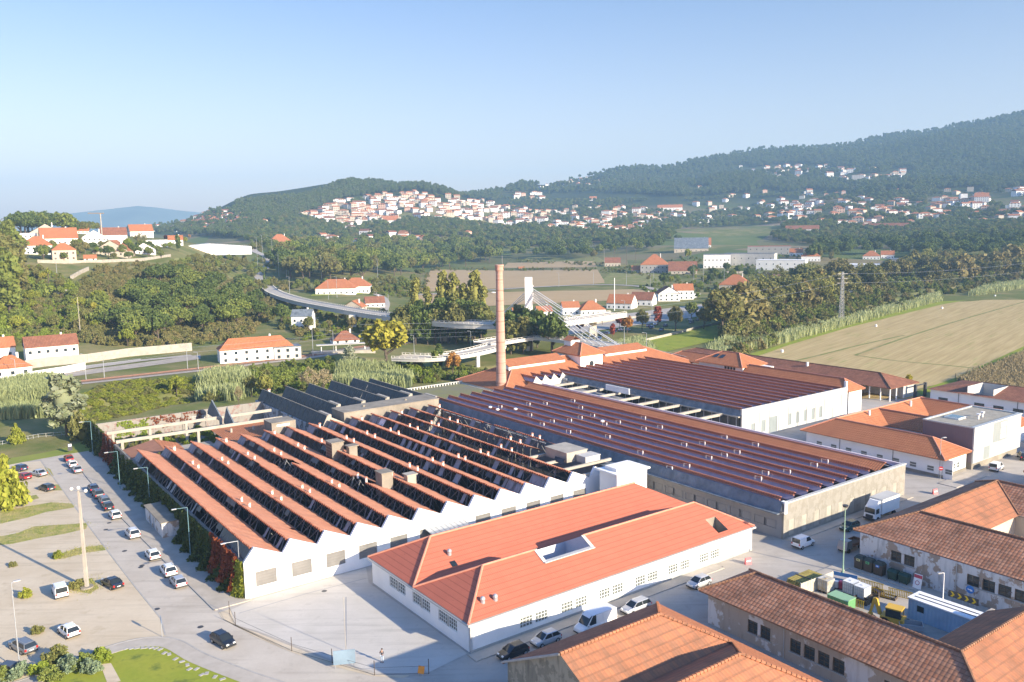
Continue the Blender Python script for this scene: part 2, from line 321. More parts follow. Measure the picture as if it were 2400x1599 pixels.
def stubble(name, ang, w, c1, c2, c3):
    N = NT(name); p = N.pos(); mp = N.n('ShaderNodeMapping'); mp.inputs['Rotation'].default_value = (0, 0, ang); N.l(p, mp.inputs[0]); s = N.n('ShaderNodeSeparateXYZ'); N.l(mp.outputs[0], s.inputs[0])
    wob = N.noise(.02, 3, p); y = N.math('ADD', s.outputs[1], N.math('MULTIPLY', wob, 3.))
    l1 = N.math('SINE', N.math('MULTIPLY', y, 2*math.pi/w)); mp2 = N.n('ShaderNodeMapping'); mp2.inputs['Scale'].default_value = (.03, .45, 1); N.l(mp.outputs[0], mp2.inputs[0])
    st = N.noise(1., 4, mp2.outputs[0], .6); col = N.mix(N.ramp(st, .35, .65), c1, c2); col = N.mix(N.math('MULTIPLY', N.ramp(l1, -.2, 1), .14), col, dk(c1, .6))
    g = N.ramp(N.noise(1.2, 4, mp2.outputs[0], .7), .56, .70); gg = N.ramp(N.noise(.02, 3, p), .42, .6); col = N.mix(N.math('MULTIPLY', N.math('MULTIPLY', g, gg), .8), col, c3)
    return N.fin(col, .95, 0, .1)
M['stub'] = stubble('maize_stubble', R(-50), 1.7, (.40, .30, .14), (.50, .385, .19), (.24, .27, .07))
M['stub2'] = stubble('ploughed_stubble', R(12), 5., (.42, .29, .155), (.49, .36, .20), (.32, .29, .12))
def water():
    N = NT('dark_river_water'); N.bump(N.noise(.6, 3, N.pos()), .15, .1); return N.fin((.016, .02, .014), .06, 0, .5)
M['water'] = water()
M['ballast'] = plain('rusty_ballast', (.30, .17, .11), .95, .15, .8)
M['paleballast'] = plain('pale_gravel_path', (.40, .35, .29), .95, .15, .5)
# ------------------------------------------------------------------ camera, sky, sun, haze
cam = bpy.data.cameras.new('camera'); co = bpy.data.objects.new('camera', cam); COL.objects.link(co); sc.camera = co
cam.sensor_width = 36; cam.lens = F/2400*36; cam.clip_start = 1; cam.clip_end = 30000
co.matrix_world = Matrix(((CXX[0], -CDD[0], -FW[0], 0), (CXX[1], -CDD[1], -FW[1], 0), (CXX[2], -CDD[2], -FW[2], H), (0, 0, 0, 1)))
SAZ, SEL = R(-37.6), R(20.4)
sdir = Vector((math.cos(SEL)*math.cos(SAZ), math.cos(SEL)*math.sin(SAZ), math.sin(SEL)))
L = bpy.data.lights.new('sun', 'SUN'); L.energy = 4.8; L.angle = R(.5); L.color = (1., .87, .66)
lo = bpy.data.objects.new('sun', L); COL.objects.link(lo); lo.rotation_euler = sdir.to_track_quat('Z', 'Y').to_euler(); lo.location = sdir*500
wd = bpy.data.worlds.new('World'); sc.world = wd; wd.use_nodes = True; nt = wd.node_tree; bg = nt.nodes['Background']
sky = nt.nodes.new('ShaderNodeTexSky'); sky.sky_type = 'NISHITA'; sky.sun_disc = False; sky.sun_elevation = SEL; sky.sun_rotation = math.pi/2-SAZ
sky.altitude = 100; sky.air_density = 1.0; sky.dust_density = 1.6; sky.ozone_density = 1.5
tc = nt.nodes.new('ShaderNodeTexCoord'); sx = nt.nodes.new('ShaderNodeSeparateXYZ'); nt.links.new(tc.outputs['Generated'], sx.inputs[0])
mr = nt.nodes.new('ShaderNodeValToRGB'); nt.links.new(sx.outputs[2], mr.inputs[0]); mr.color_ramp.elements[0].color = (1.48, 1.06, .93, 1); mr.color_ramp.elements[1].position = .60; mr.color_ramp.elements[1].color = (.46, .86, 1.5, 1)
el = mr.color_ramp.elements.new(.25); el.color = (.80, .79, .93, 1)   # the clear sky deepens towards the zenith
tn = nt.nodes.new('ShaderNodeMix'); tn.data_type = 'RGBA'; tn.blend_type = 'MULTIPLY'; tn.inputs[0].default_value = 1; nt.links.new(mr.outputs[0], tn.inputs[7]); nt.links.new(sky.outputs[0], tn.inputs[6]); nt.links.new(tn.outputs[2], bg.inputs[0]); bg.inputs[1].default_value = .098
sc.view_settings.view_transform = 'Standard'; sc.view_settings.look = 'None'; sc.view_settings.exposure = 1.2; sc.view_settings.gamma = 1
sc.cycles.max_bounces = 5; sc.cycles.diffuse_bounces = 3; sc.cycles.glossy_bounces = 2; sc.cycles.transmission_bounces = 2; sc.cycles.volume_bounces = 0; sc.cycles.transparent_max_bounces = 4
sc.cycles.use_denoising = True
try: sc.cycles.sample_clamp_indirect = 6
except Exception: pass
hz = MB(); hz.box(-7600, 7600, -300, 8800, -6, 640)
def hazemat():
    m = bpy.data.materials.new('haze_air'); m.use_nodes = True; t = m.node_tree; t.nodes.clear(); o = t.nodes.new('ShaderNodeOutputMaterial'); v = t.nodes.new('ShaderNodeVolumePrincipled')
    v.inputs['Color'].default_value = (.40, .69, 1., 1); v.inputs['Density'].default_value = HAZE; v.inputs['Anisotropy'].default_value = 0; t.links.new(v.outputs[0], o.inputs['Volume']); return m
HAZE = .00015
tag(hz.build('haze', hazemat()), 'thin pale haze filling the valley air', 'haze', kind='stuff')
# ------------------------------------------------------------------ terrain sheet
def build_terrain():
    az = np.linspace(math.atan((-2100-CX)/F), math.atan((4500-CX)/F), 460)
    d = np.concatenate([[1., 8, 20, 40], np.arange(60, 640, 3.), np.geomspace(640, 5200, 200)])
    A, D = np.meshgrid(az, d); X = D*np.sin(A); Y = D*np.cos(A); Z = ter(X, Y)
    v = np.stack([X, Y, Z], -1).reshape(-1, 3); n, m = D.shape; i = np.arange(n*m).reshape(n, m)
    q = np.stack([i[:-1, :-1], i[:-1, 1:], i[1:, 1:], i[1:, :-1]], -1).reshape(-1, 4)
    N = NT('valley_ground'); p = N.pos(); g = N.mix(N.ramp(N.noise(.05, 5, p, .6), .38, .64), (.14, .17, .045), (.30, .25, .11)); g = N.mix(N.ramp(N.noise(.022, 4, p), .5, .62), g, (.15, .17, .045))
    vo = N.n('ShaderNodeTexVoronoi'); vo.inputs['Scale'].default_value = .0075; N.l(p, vo.inputs['Vector']); s = N.n('ShaderNodeSeparateColor'); N.l(vo.outputs['Color'], s.inputs[0])
    fld = N.mix(s.outputs[0], (.11, .13, .05), (.34, .25, .15)); fld = N.mix(N.math('GREATER_THAN', s.outputs[1], .6), fld, (.13, .17, .05))
    sp = N.n('ShaderNodeSeparateXYZ'); N.l(p, sp.inputs[0]); dd = N.math('SQRT', N.math('ADD', N.math('POWER', sp.outputs[0], 2), N.math('POWER', sp.outputs[1], 2)))
    far = N.math('MULTIPLY', N.ramp(dd, 850, 1000), N.ramp(N.noise(.004, 3, p), .40, .5)); col = N.mix(far, g, fld); hi = N.math('MULTIPLY', N.ramp(sp.outputs[2], 75, 120), N.ramp(N.noise(.0035, 3, p), .63, .57)); col = N.mix(hi, col, (.04, .055, .025))
    f = N.noise(.9, 4, p, .7); col = N.mix(N.math('MULTIPLY', f, .35), col, (.05, .055, .02)); N.bump(f, .5, .4); N.fin(col, .95, 0, .1)
    o = np_mesh('terrain', v, q, N.mat, smooth=True); tag(o, kind='structure')
build_terrain()
fr_ = MB(); q_ = []
for px, py in ((60, 522), (150, 512), (205, 505), (260, 499), (340, 490), (385, 493), (430, 498), (520, 506), (640, 520)):
    a = math.atan((px-CX)/F); d = 8000; z = H+d*(YH(px)-py)/F; q_.append(((d-900)*math.sin(a), (d-900)*math.cos(a), 20, d*math.sin(a), d*math.cos(a), z))
for a, b in zip(q_[:-1], q_[1:]): fr_.poly([a[:3], b[:3], b[3:], a[3:]], 0, True)
tag(fr_.build('far_hills', plain('haze_paled_forest', (.13, .15, .11), .95, .3, .003)), kind='structure')  # forest colour lightened to carry part of the distance haze
def sheet(name, pts, z, mat, px=True, label=None):
    P = [(at(*p)[:2] if px else p) for p in pts]; mb = MB(); mb.poly([(p[0], p[1], z) for p in P]); 
    return tag(mb.build(name, mat), kind='structure')
def ribbon(name, pts, w, z, mat, closed=False, h=None, kind='structure', parent=None):
    "flat (or raised by h) strip of width w along a world polyline"
    P = [Vector((p[0], p[1])) for p in pts]; mb = MB(); Ls = []; Rs = []
    for i, p in enumerate(P):
        a = P[max(i-1, 0)]; b = P[min(i+1, len(P)-1)]; t = (b-a).normalized(); n = Vector((-t.y, t.x)); Ls.append(p+n*w/2); Rs.append(p-n*w/2)
    zz = z if callable(z) else (lambda x, y: z)
    for i in range(len(P)-1):
        q = [Rs[i], Rs[i+1], Ls[i+1], Ls[i]]; t = [(c.x, c.y, zz(c.x, c.y)) for c in q]; mb.poly(t)
        if h:
            b = [(c[0], c[1], c[2]-h) for c in t]
            mb.poly((t[0], t[1], b[1], b[0])); mb.poly((t[3], t[2], b[2], b[3]))
    o = mb.build(name, mat, parent); return tag(o, kind=kind) if parent is None else o
def smoothline(pts, n=6):
    P = [Vector((p[0], p[1])) for p in pts]; out = []
    for i in range(len(P)-1):
        a, b, c, d = P[max(i-1, 0)], P[i], P[i+1], P[min(i+2, len(P)-1)]
        for k in range(n):
            t = k/n; out.append(.5*((2*b)+(c-a)*t+(2*a-5*b+4*c-d)*t*t+(3*b-a-3*c+d)*t**3))
    out.append(P[-1]); return out
wuv = lambda L_: [W(*p)[:2] for p in L_]
# ------------------------------------------------------------------ ground zones on the site
sheet('street', wuv([(-118, -17), (-2, -17), (-2, -75), (125, -75), (125, 200), (-20, 205), (-60, 192), (-100, 130), (-112, 40), (-119, 20)]), .010, M['asphalt'], False)
sheet('road', [(95.7, 1076), (205, 1052), (232, 1066), (512, 1437), (600, 1490), (778, 1556), (944, 1587), (1300, 1650), (1300, 1800), (500, 1800), (676, 1605), (600, 1576), (484, 1533), (428, 1502), (382, 1488), (313, 1372), (207, 1232), (135, 1132)], .016, M['road'])
sheet('car_park', [(95.7, 1081), (135, 1132), (207, 1232), (280, 1328), (313.8, 1372), (377, 1450), (388, 1492), (360, 1494), (319, 1496), (230, 1520), (127, 1562), (51, 1592), (-60, 1640), (-600, 1640), (-600, 1110), (0, 1094), (51, 1084)], .022, M['carpark'])
for nm, pts in (('weedy_strip', [(0, 1200), (60, 1188), (120, 1178), (172, 1181), (174, 1190), (110, 1200), (60, 1215), (0, 1228)]), ('weedy_strip', [(-20, 1262), (40, 1250), (80, 1234), (150, 1230), (206, 1226), (202, 1240), (150, 1252), (90, 1262), (30, 1275), (-20, 1280)]),
                ('weedy_strip', [(-20, 1180), (30, 1172), (85, 1160), (92, 1168), (40, 1184), (-20, 1196)]), ('weedy_strip', [(130, 1302), (180, 1285), (240, 1278), (248, 1290), (200, 1296), (150, 1310)]), ('weedy_strip', [(168, 1385), (182, 1365), (215, 1355), (232, 1378), (210, 1392)]), ('weedy_strip', [(104, 1094), (118, 1100), (126, 1116), (112, 1112)]), ('weedy_strip', [(124, 1136), (140, 1136), (146, 1150), (126, 1150)])):
    sheet(nm, pts, .030, M['weeds'])
sheet('lawn', [(0, 1094), (51, 1084), (95, 1076), (152, 1066), (215, 1056), (236, 1030), (205, 1018), (180, 1019), (90, 1026), (25, 1038), (-60, 1052), (-500, 1110), (-500, 1150)], .028, M['lawn'])
sheet('concrete_forecourt', [(536, 1432), (600, 1404), (858, 1331), (864, 1366), (1096, 1532), (1002, 1578), (960, 1580), (884, 1578), (780, 1548), (686, 1512), (604, 1480), (552, 1465)], .034, M['forecourt'])
sheet('dirt_verge', [(512, 1437), (540, 1428), (552, 1468), (604, 1484), (686, 1517), (780, 1552), (884, 1582), (960, 1584), (944, 1590), (870, 1585), (772, 1560), (680, 1528), (600, 1494), (520, 1450)], .038, M['carpark'])
# raised footway along the ivy wall and the curved garden footway
fp = [(190, 1100), (205, 1120), (283, 1211), (331, 1260), (390, 1319), (439, 1367), (504, 1431)]
fl = [at(*p)[:2] for p in fp]; inner = [(p[0]+V[0]*5.2, p[1]+V[1]*5.2) for p in fl]
mb = MB(); mb.prism([(p[0], p[1]) for p in fl]+[(p[0], p[1]) for p in inner[::-1]], .0, .13); tag(mb.build('footway', M['pave']), kind='structure')
ribbon('kerb', [(p[0]-V[0]*.08, p[1]-V[1]*.08) for p in fl], .18, .15, M['kerb'], h=.15)
gp = [at(*p)[:2] for p in [(-60, 1622), (51, 1596), (127, 1566), (230, 1525), (319, 1500), (383, 1496), (428, 1505), (485, 1536), (600, 1580), (676, 1605), (760, 1640)]]
gs = smoothline(gp, 5); gi = []
for i, p in enumerate(gs):
    t = (gs[min(i+1, len(gs)-1)]-gs[max(i-1, 0)]).normalized(); gi.append(p+Vector((t.y, -t.x))*2.3)
mb = MB(); mb.prism([(p.x, p.y) for p in gs][::-1]+[(p.x, p.y) for p in gi], .0, .13); tag(mb.build('footway', M['pave']), kind='structure')
ribbon('kerb', [(p.x, p.y) for p in gs], .22, .15, M['kerb'], h=.15)
gar = [(p.x, p.y) for p in gi[2:-1]]; mb = MB(); mb.poly([(p[0], p[1], .10) for p in gar]+[(at(760, 1700)[0], at(760, 1700)[1], .10), (at(-60, 1700)[0], at(-60, 1700)[1], .10)]); tag(mb.build('garden_lawn', M['lush']), kind='structure')
kb = [at(*p)[:2] for p in [(95.7, 1081), (135, 1132), (207, 1232), (280, 1328), (313.8, 1372), (377, 1450), (388, 1490)]]
ribbon('kerb', kb, .2, .05, M['kerb'], h=.05)
# pavements of the right-hand streets
for pts in ([(32.95, 16.4), (34.9, 16.4), (34.9, 62), (32.95, 62)], [(33.2, 79.2), (35.0, 79.2), (35.0, 116.5), (33.2, 116.5)], [(33.5, 128.5), (37.2, 128.5), (37.2, 141), (33.5, 141)], [(44.4, 60), (44.4, 78.7), (69, 78.7), (69, 76.6), (46.6, 76.6), (46.6, 60)]):
    mb = MB(); mb.prism([W(*p)[:2] for p in pts], 0, .13); tag(mb.build('footway', M['pave']), kind='structure')
# fields
sheet('stubble_field', [(1690, 862), (1800, 826), (1850, 808), (1989, 767), (2208, 713), (2400, 680), (2900, 600), (2900, 800), (2400, 823), (2234, 893), (2150, 912), (2139, 935), (1900, 935), (1740, 905)], .05, M['stub'])
sheet('grass_verge', [(1600, 868), (1700, 846), (1800, 818), (1989, 757), (2208, 706), (2400, 676), (2402, 681), (2208, 714), (1989, 768), (1850, 809), (1800, 827), (1690, 863)], .07, M['lush'])
sheet('grass_verge', [(2150, 918), (2234, 888), (2400, 812), (2900, 700), (2900, 712), (2400, 824), (2242, 897), (2160, 926)], .08, M['lush'])
for pts in ([(2004, 833), (2080, 806), (2157, 780), (2280, 742), (2400, 708), (2600, 650)], [(2004, 833), (2100, 846), (2220, 857), (2336, 869)], [(1760, 868), (1900, 838), (2004, 812), (2120, 786)]): ribbon('grass_strip', smoothline([at(*p)[:2] for p in pts], 5), 1.5, .065, M['grass'])
for px, py in ((2053, 766), (2208, 724), (2332, 695), (1833, 826)): q = at(px, py); mb = MB(); mb.cyl(q[0], q[1], .05, 1.1, .6, .55, 10); tag(mb.build('wrapped_bale', M['white']), 'small white wrapped bale lying at the edge of the stubble field', 'bale', 'bales on the stubble field')
rv = smoothline(RIVER, 4); ribbon('river', rv, 13., -1.5, M['water'])
# ------------------------------------------------------------------ building helpers (site coordinates u, v, z)
def hip(mb, u0, u1, v0, v1, ze, zr, axis='v', h0=True, h1=True, mi=0, th=.18, run=None, capi=None):
    a = axis == 'v'
    s0, s1, t0, t1 = (v0, v1, u0, u1) if a else (u0, u1, v0, v1)
    tm = (t0+t1)/2; r = run if run else (t1-t0)/2; P = lambda s, t, z: (t, s, z) if a else (s, t, z)
    A0 = s0+(r if h0 else 0); A1 = s1-(r if h1 else 0)
    mb.poly([P(s0, t0, ze), P(s1, t0, ze), P(A1, tm, zr), P(A0, tm, zr)], mi); mb.poly([P(s1, t1, ze), P(s0, t1, ze), P(A0, tm, zr), P(A1, tm, zr)], mi)
    if h0: mb.poly([P(s0, t1, ze), P(s0, t0, ze), P(A0, tm, zr)], mi)
    if h1: mb.poly([P(s1, t0, ze), P(s1, t1, ze), P(A1, tm, zr)], mi)
    c = [P(s0, t0, ze), P(s1, t0, ze), P(s1, t1, ze), P(s0, t1, ze)]
    for i in range(4): p, q = c[i], c[(i+1) % 4]; mb.poly([p, q, (q[0], q[1], ze-th), (p[0], p[1], ze-th)], mi)
    mb.poly([(p[0], p[1], ze-th) for p in c], mi)
    if capi is not None:
        ln = [(P(A0, tm, zr), P(A1, tm, zr))]
        if h0: ln += [(P(s0, t0, ze), P(A0, tm, zr)), (P(s0, t1, ze), P(A0, tm, zr))]
        if h1: ln += [(P(s1, t0, ze), P(A1, tm, zr)), (P(s1, t1, ze), P(A1, tm, zr))]
        for p, q in ln: mb.bar((p[0], p[1], p[2]+.04), (q[0], q[1], q[2]+.04), .16, n=6, mi=capi)
def gable_fill(mb, axis, s, t0, t1, ze, zr, mi=0, th=.3):
    P = lambda s_, t, z: (t, s_, z) if axis == 'v' else (s_, t, z); tm = (t0+t1)/2
    for ds in (0, th): mb.poly([P(s+ds, t0, ze), P(s+ds, t1, ze), P(s+ds, tm, zr)], mi)
def wall_open(mb, p, q, z0, z1, ops=(), depth=.18, th=.3, mi=0):
    "wall from p to q; outer face on the right-hand side seen along p->q; ops = (s0,s1,za,zb)"
    p = Vector(p); q = Vector(q); d = (q-p); Lw = d.length; d /= Lw; n = Vector((d.y, -d.x))
    S = sorted({0, Lw, *[o[0] for o in ops], *[o[1] for o in ops]}); Zs = sorted({z0, z1, *[o[2] for o in ops], *[o[3] for o in ops]})
    X = lambda s, z, k=0.: (p.x+d.x*s-n.x*k, p.y+d.y*s-n.y*k, z)
    for a, b in zip(S[:-1], S[1:]):
        for c, e in zip(Zs[:-1], Zs[1:]):
            sm, zm = (a+b)/2, (c+e)/2
            if any(o[0] < sm < o[1] and o[2] < zm < o[3] for o in ops): continue
            mb.poly([X(a, c), X(b, c), X(b, e), X(a, e)], mi)
    for a, b, c, e in ops:
        for s in (a, b): mb.poly([X(s, c), X(s, c, depth), X(s, e, depth), X(s, e)], mi)
        for z in (c, e): mb.poly([X(a, z), X(b, z), X(b, z, depth), X(a, z, depth)], mi)
    mb.poly([X(0, z0, th), X(Lw, z0, th), X(Lw, z1, th), X(0, z1, th)], mi); mb.poly([X(0, z1), X(Lw, z1), X(Lw, z1, th), X(0, z1, th)], mi)
    for s in (0, Lw): mb.poly([X(s, z0), X(s, z0, th), X(s, z1, th), X(s, z1)], mi)
def add_window(root, p, q, op, depth=.14, nx=3, ny=3, fr='frame', gl='glass', name='window', off=None, bars=.05):
    p = Vector(p); q = Vector(q); d = (q-p).normalized(); n = Vector((d.y, -d.x)); a, b, c, e = op
    X = lambda s, z, k: (p.x+d.x*s-n.x*k, p.y+d.y*s-n.y*k, z)
    mb = SB(root); g = SB(root)
    def slab(s0, s1, za, zb, k0, k1): mb.frustum([X(s0, za, k0), X(s1, za, k0), X(s1, zb, k0), X(s0, zb, k0)], [X(s0, za, k1), X(s1, za, k1), X(s1, zb, k1), X(s0, zb, k1)])
    w = bars*1.4
    slab(a, b, c, c+w, depth, depth-.07); slab(a, b, e-w, e, depth, depth-.07); slab(a, a+w, c+w, e-w, depth, depth-.07); slab(b-w, b, c+w, e-w, depth, depth-.07)
    for i in range(1, nx): s = a+(b-a)*i/nx; slab(s-bars/2, s+bars/2, c+w, e-w, depth-.004, depth-.05)
    for j in range(1, ny): z = c+(e-c)*j/ny; slab(a+w, b-w, z-bars/2, z+bars/2, depth-.008, depth-.045)
    f = mb.build(name, M[fr], root); g.poly([X(a, c, depth-.002), X(b, c, depth-.002), X(b, e, depth-.002), X(a, e, depth-.002)]); g.build('pane', M[gl], f); return f
def blind_panel(root, p, q, op, mat, name='blocked_window', depth=.10):
    p = Vector(p); q = Vector(q); d = (q-p).normalized(); n = Vector((d.y, -d.x)); a, b, c, e = op; X = lambda s, z: (p.x+d.x*s-n.x*depth, p.y+d.y*s-n.y*depth, z)
    g = SB(root); g.poly([X(a, c), X(b, c), X(b, e), X(a, e)]); return g.build(name, mat, root)
def vent(root, u, v, z, r=.24, h=.85, cap=True, m='white', name='roof_vent'):
    mb = SB(root); mb.cyl(u, v, z-.35, z+h, r, r*.95, 8); o = mb.build(name, M[m], root)
    if cap: c = SB(root); c.cyl(u, v, z+h, z+h+.2, r*1.5, r*1.1, 8); c.build('cap', M['ridge'], o)
    return o
# ------------------------------------------------------------------ ruined sawtooth mill
rm = site_thing('ruined_mill', 'long ruined mill with orange tiled sawtooth roof, broken glazing and white zigzag front wall', 'mill', 0, 0)
PV = [1.56+5.43*k for k in range(14)]
mb = SB(rm); zz = [(0., 5.3)]
for k in range(13): zz += [(PV[k], 7.25), (PV[k]+4.17, 5.36)]
zz += [(72.6, 5.36)]; zz = zz[:-2]+[(69.3, 6.1), (69.3, 5.8)]
ops = [(v0, v0+3.1, 1.45, 3.68) for v0 in [1.6+5.43*k for k in range(12)]]
wall_open(mb, (0, 0), (0, 69.3), -.4, 5.2, ops, .12, .35)
for x in (0, -.35): mb.poly([(x, 0, 5.2)]+[(x, v, z) for v, z in zz]+[(x, 69.3, 5.2)])
mb.build('front_wall', M['white'], rm)
cp = SB(rm)
for (a, za), (b, zb) in zip(zz[:-1], zz[1:]):
    if b-a > .1: cp.frustum([(.06, a, za+.003), (.06, b, zb+.003), (.06, b, zb+.16), (.06, a, za+.16)], [(-.42, a, za+.003), (-.42, b, zb+.003), (-.42, b, zb+.16), (-.42, a, za+.16)])
cp.build('wall_coping', M['white'], rm)
for o_ in ops: blind_panel(rm, (0, 0), (0, 60), o_, M['block'])
sw = SB(rm); wall_open(sw, (-71, .0), (-.4, .0), -.3, 5.25, [], .1, .4); sw.build('side_wall', M['concrete'], rm)
bw = SB(rm); bw.box(-71.3, -71, .4, 76, 0, 5.3); bw.build('back_wall', M['greywall'], rm)
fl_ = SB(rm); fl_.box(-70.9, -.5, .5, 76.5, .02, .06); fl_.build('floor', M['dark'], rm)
sp_ = SB(rm); sp_.box(-70.9, -.4, 76.5, 76.9, 0, 4.7); sp_.build('party_wall', M['greywall'], rm)
rs = random.Random(3)
def tile_slope(name, u0, u1, vr, zr, vl, zl, mats, seed, sag=.10, step=1.4, dent=True, toothn=.5, holes=()):
    r_ = random.Random(seed); n = max(3, int((u1-u0)/step)); mb = SB(rm) if mats is None else mats[1]
    us = [u0+(u1-u0)*i/n for i in range(n+1)]; sg = []; x = 0
    for i in range(n+1): x = .8*x+r_.uniform(-1, 1)*sag*.5; sg.append(x)
    P = lambda i, s: (us[i], vr+(vl-vr)*s, zr+(zl-zr)*s+sg[i]*(1-.5*s)+.05*math.sin(3*i+6*s))
    S = [-.06, .34, .7, 1.]
    for i in range(n):
        for a, b in zip(S[:-1], S[1:]):
            if any(h0 <= us[i] <= h1 and a >= ha and b <= hb for h0, h1, ha, hb in holes): continue
            q = [P(i, a), P(i+1, a), P(i+1, b), P(i, b)]; mb.poly(q, 0); mb.poly([(c[0], c[1]+.02, c[2]-.16) for c in q], 1)
    for i in range(n):
        if any(h0 <= us[i] <= h1 and ha <= .1 for h0, h1, ha, hb in holes): continue
        a, b = P(i, S[0]), P(i+1, S[0]); mb.poly([a, b, (b[0], b[1]+.06, b[2]-.30), (a[0], a[1]+.06, a[2]-.30)], 1)
        m = max(1, int(step/toothn))
        for j in range(m):
            t = (j+.25)/m; c = [a[k]+(b[k]-a[k])*t for k in range(3)]; mb.box(c[0], c[0]+toothn*.5, c[1]-.20, c[1]+.05, c[2]-.24, c[2]+.05, 1, 0)
    return mb
M['truss'] = plain('dusty_truss', (.20, .20, .205), .7, .2, 1.)
PM = [plain('dusty_grey_panel', (.27, .29, .32), .5, .25, .4), plain('sooty_glass', (.05, .05, .06), .3, .4, 1.5), M['white']]
class PaneSet:
    def poly(s, pts, mi=0): b = SB(rm); b.poly(pts); b.build('glazing_panel', PM[mi], rm)
for k in range(14):
    u0 = -70.6; u1 = -.42; holes = []
    if k == 3: holes = [(-47, -43, -.1, .3)]
    if k == 4: holes = [(-44, -40, -.1, .4)]
    if k == 5: holes = [(-25, -20, -.1, .4), (-23, -21, .3, .8)]
    if k == 1: holes = [(-9, -8, .6, 1.1)]
    if k == 12: u1 = -20.5
    if k == 13: u1 = -22; holes = [(-56, -50, .3, 1.1), (-46, -41, -.1, .7), (-36, -33, -.1, 1.1), (-30, -27, .3, 1.1)]
    mb = SB(rm); tile_slope('', u0, u1, PV[k], 7.2, PV[k]+4.17+(.25 if k < 13 else -.6), 5.36 if k < 13 else 5.6, (0, mb), k, holes=holes)
    mb.build('roof_slope', [M['tile_mill'], M['tile_edge']], rm)
    # broken north-light glazing: trusses, mullions and a few remaining panels
    tr = SB(rm); pn = PaneSet(); vb, vt = PV[k]-1.2, PV[k]-.06; zb, zt = 5.3, 6.95
    gl = lambda u, s: (u, vb+(vt-vb)*s+.05, zb+(zt-zb)*s)
    tr.bar((u0, vb, zb), (u1, vb, zb), .10); u = u0+1
    while u < u1-2.7:
        if rs.random() < .9: tr.bar(gl(u, 0), (u+1.1, vt+.15, zt), .075); tr.bar((u+1.3, vt+.15, zt), gl(u+2.3, 0), .075)
        tr.bar((u+1.2, vt, zt), (u+1.2, vt+2.4, 3.2), .07); tr.bar((u, vb, zb), (u+.2, vb-.2, .1), .1)
        if rs.random() < (.20 if k > 6 else .10):
            w = rs.uniform(.5, 1.1) if k < 8 else rs.uniform(.8, 2.); a = rs.uniform(0, .15); pn.poly([gl(u+.3, a), gl(u+.3+w, a), gl(u+.3+w, .97), gl(u+.3, .97)])
        u += 2.75
    for j in range(2): u = u0+rs.uniform(5, 60); w = rs.uniform(1, 3.5); pn.poly([gl(u, .45), gl(u+w, .45), gl(u+w, .98), gl(u, .98)], 1)
    pn.poly([gl(u0, 0), gl(u0+3.8, 0), gl(u0+3.8, 1), gl(u0, 1)], 0)
    if k in (9, 10): pn.poly([gl(u1-4.6, .05), gl(u1-.5, .05), gl(u1-.5, .97), gl(u1-4.6, .97)], 0)
    if k == 0: pn.poly([gl(-13, .05), gl(-.6, .05), gl(-.6, .9), gl(-13, .9)], 1)
    if k == 10: pn.poly([gl(-66, .1), gl(-63, .1), gl(-63, .95), gl(-66, .95)], 2)
    tr.build('roof_truss', M['truss'], rm)
    # pots in pairs along the ridge
    if k in (0,): continue
    for us_ in ((-52.5, -48.8), (-24.0, -20.4)):
        for u in us_:
            if k >= 12 and u > -30: u -= 4
            if k == 13 and u < -40: continue
            vent(rm, u+rs.uniform(-.6, .6), PV[k]+.75, 6.95, .21, .55)
    if k % 2: vent(rm, -66.5, PV[k]+.7, 6.95, .25, .7)
def cbox(root, name, u0, u1, v0, v1, z0, z1, m, over=.15, slab=.18, mt=None):
    b = SB(root); b.box(u0, u1, v0, v1, z0, z1-slab); b.box(u0-over, u1+over, v0-over, v1+over, z1-slab+.002, z1); return b.build(name, M[m] if isinstance(m, str) else m, root)
cbox(rm, 'lift_housing', -45.5, -42.4, 32.6, 35.2, 4.5, 9.1, 'concrete'); b = SB(rm)
for i in range(4):
    for j in range(6): b.box(-45.2+i*.72, -44.65+i*.72, 32.56, 32.598, 5.0+j*.62, 5.5+j*.62)
b.build('louvre', M['wood'], rm)
cbox(rm, 'lift_housing', -41.6, -40.2, 35.4, 37.2, 5.5, 8.4, 'concrete', .3)
cbox(rm, 'lift_housing', -19.4, -16.9, 30.8, 33., 4.5, 8.9, 'concrete'); cbox(rm, 'roof_cowl', -17.2, -15.8, 35.4, 37.2, 5.4, 8., 'beam', .25)
cbox(rm, 'stair_housing', -76.5, -71.4, 30.6, 36.4, 3, 8.3, 'concrete', .05); b = SB(rm); b.box(-71.38, -71.36, 31.8, 34.9, 7.3, 7.75); b.build('sign_board', M['white'], rm)
cbox(rm, 'stair_housing', -79.2, -72.0, 49.0, 76.0, 3, 8.1, 'concrete', .12)
for v in (56, 68): vent(rm, -75.5, v, 8.1, .4, .35, False, 'concrete', 'roof_hatch')
# the opened bay near hall two and the white stair tower
b = SB(rm)
for u in (-17, -11.5, -6, -.8): b.box(u, u+.5, 61.5, 76, 5.7, 6.2)
b.build('concrete_beam', M['beam'], rm); cbox(rm, 'water_tank', -16.0, -9.2, 67.5, 72.8, 5.9, 7.9, 'beam', .12); cbox(rm, 'water_tank', -9.0, -6.2, 69.8, 73.6, 5.9, 7.3, 'white2', .1)
b = SB(rm); b.box(-5.8, -1.4, 73.2, 76.4, 5.0, 5.25); b.build('flat_roof', M['zinc'], rm)
cbox(rm, 'stair_tower', 1.9, 6.6, 66.2, 73.8, -.3, 7.55, 'white', .45, .32); b = SB(rm); b.box(2.6, 5.8, 66.9, 72.6, 7.553, 8.15); b.build('roof_slab', M['white'], rm)
b = SB(rm); b.box(-.34, 1.85, 69.31, 76.6, -.3, 5.0); b.build('link_wall', M['white'], rm)
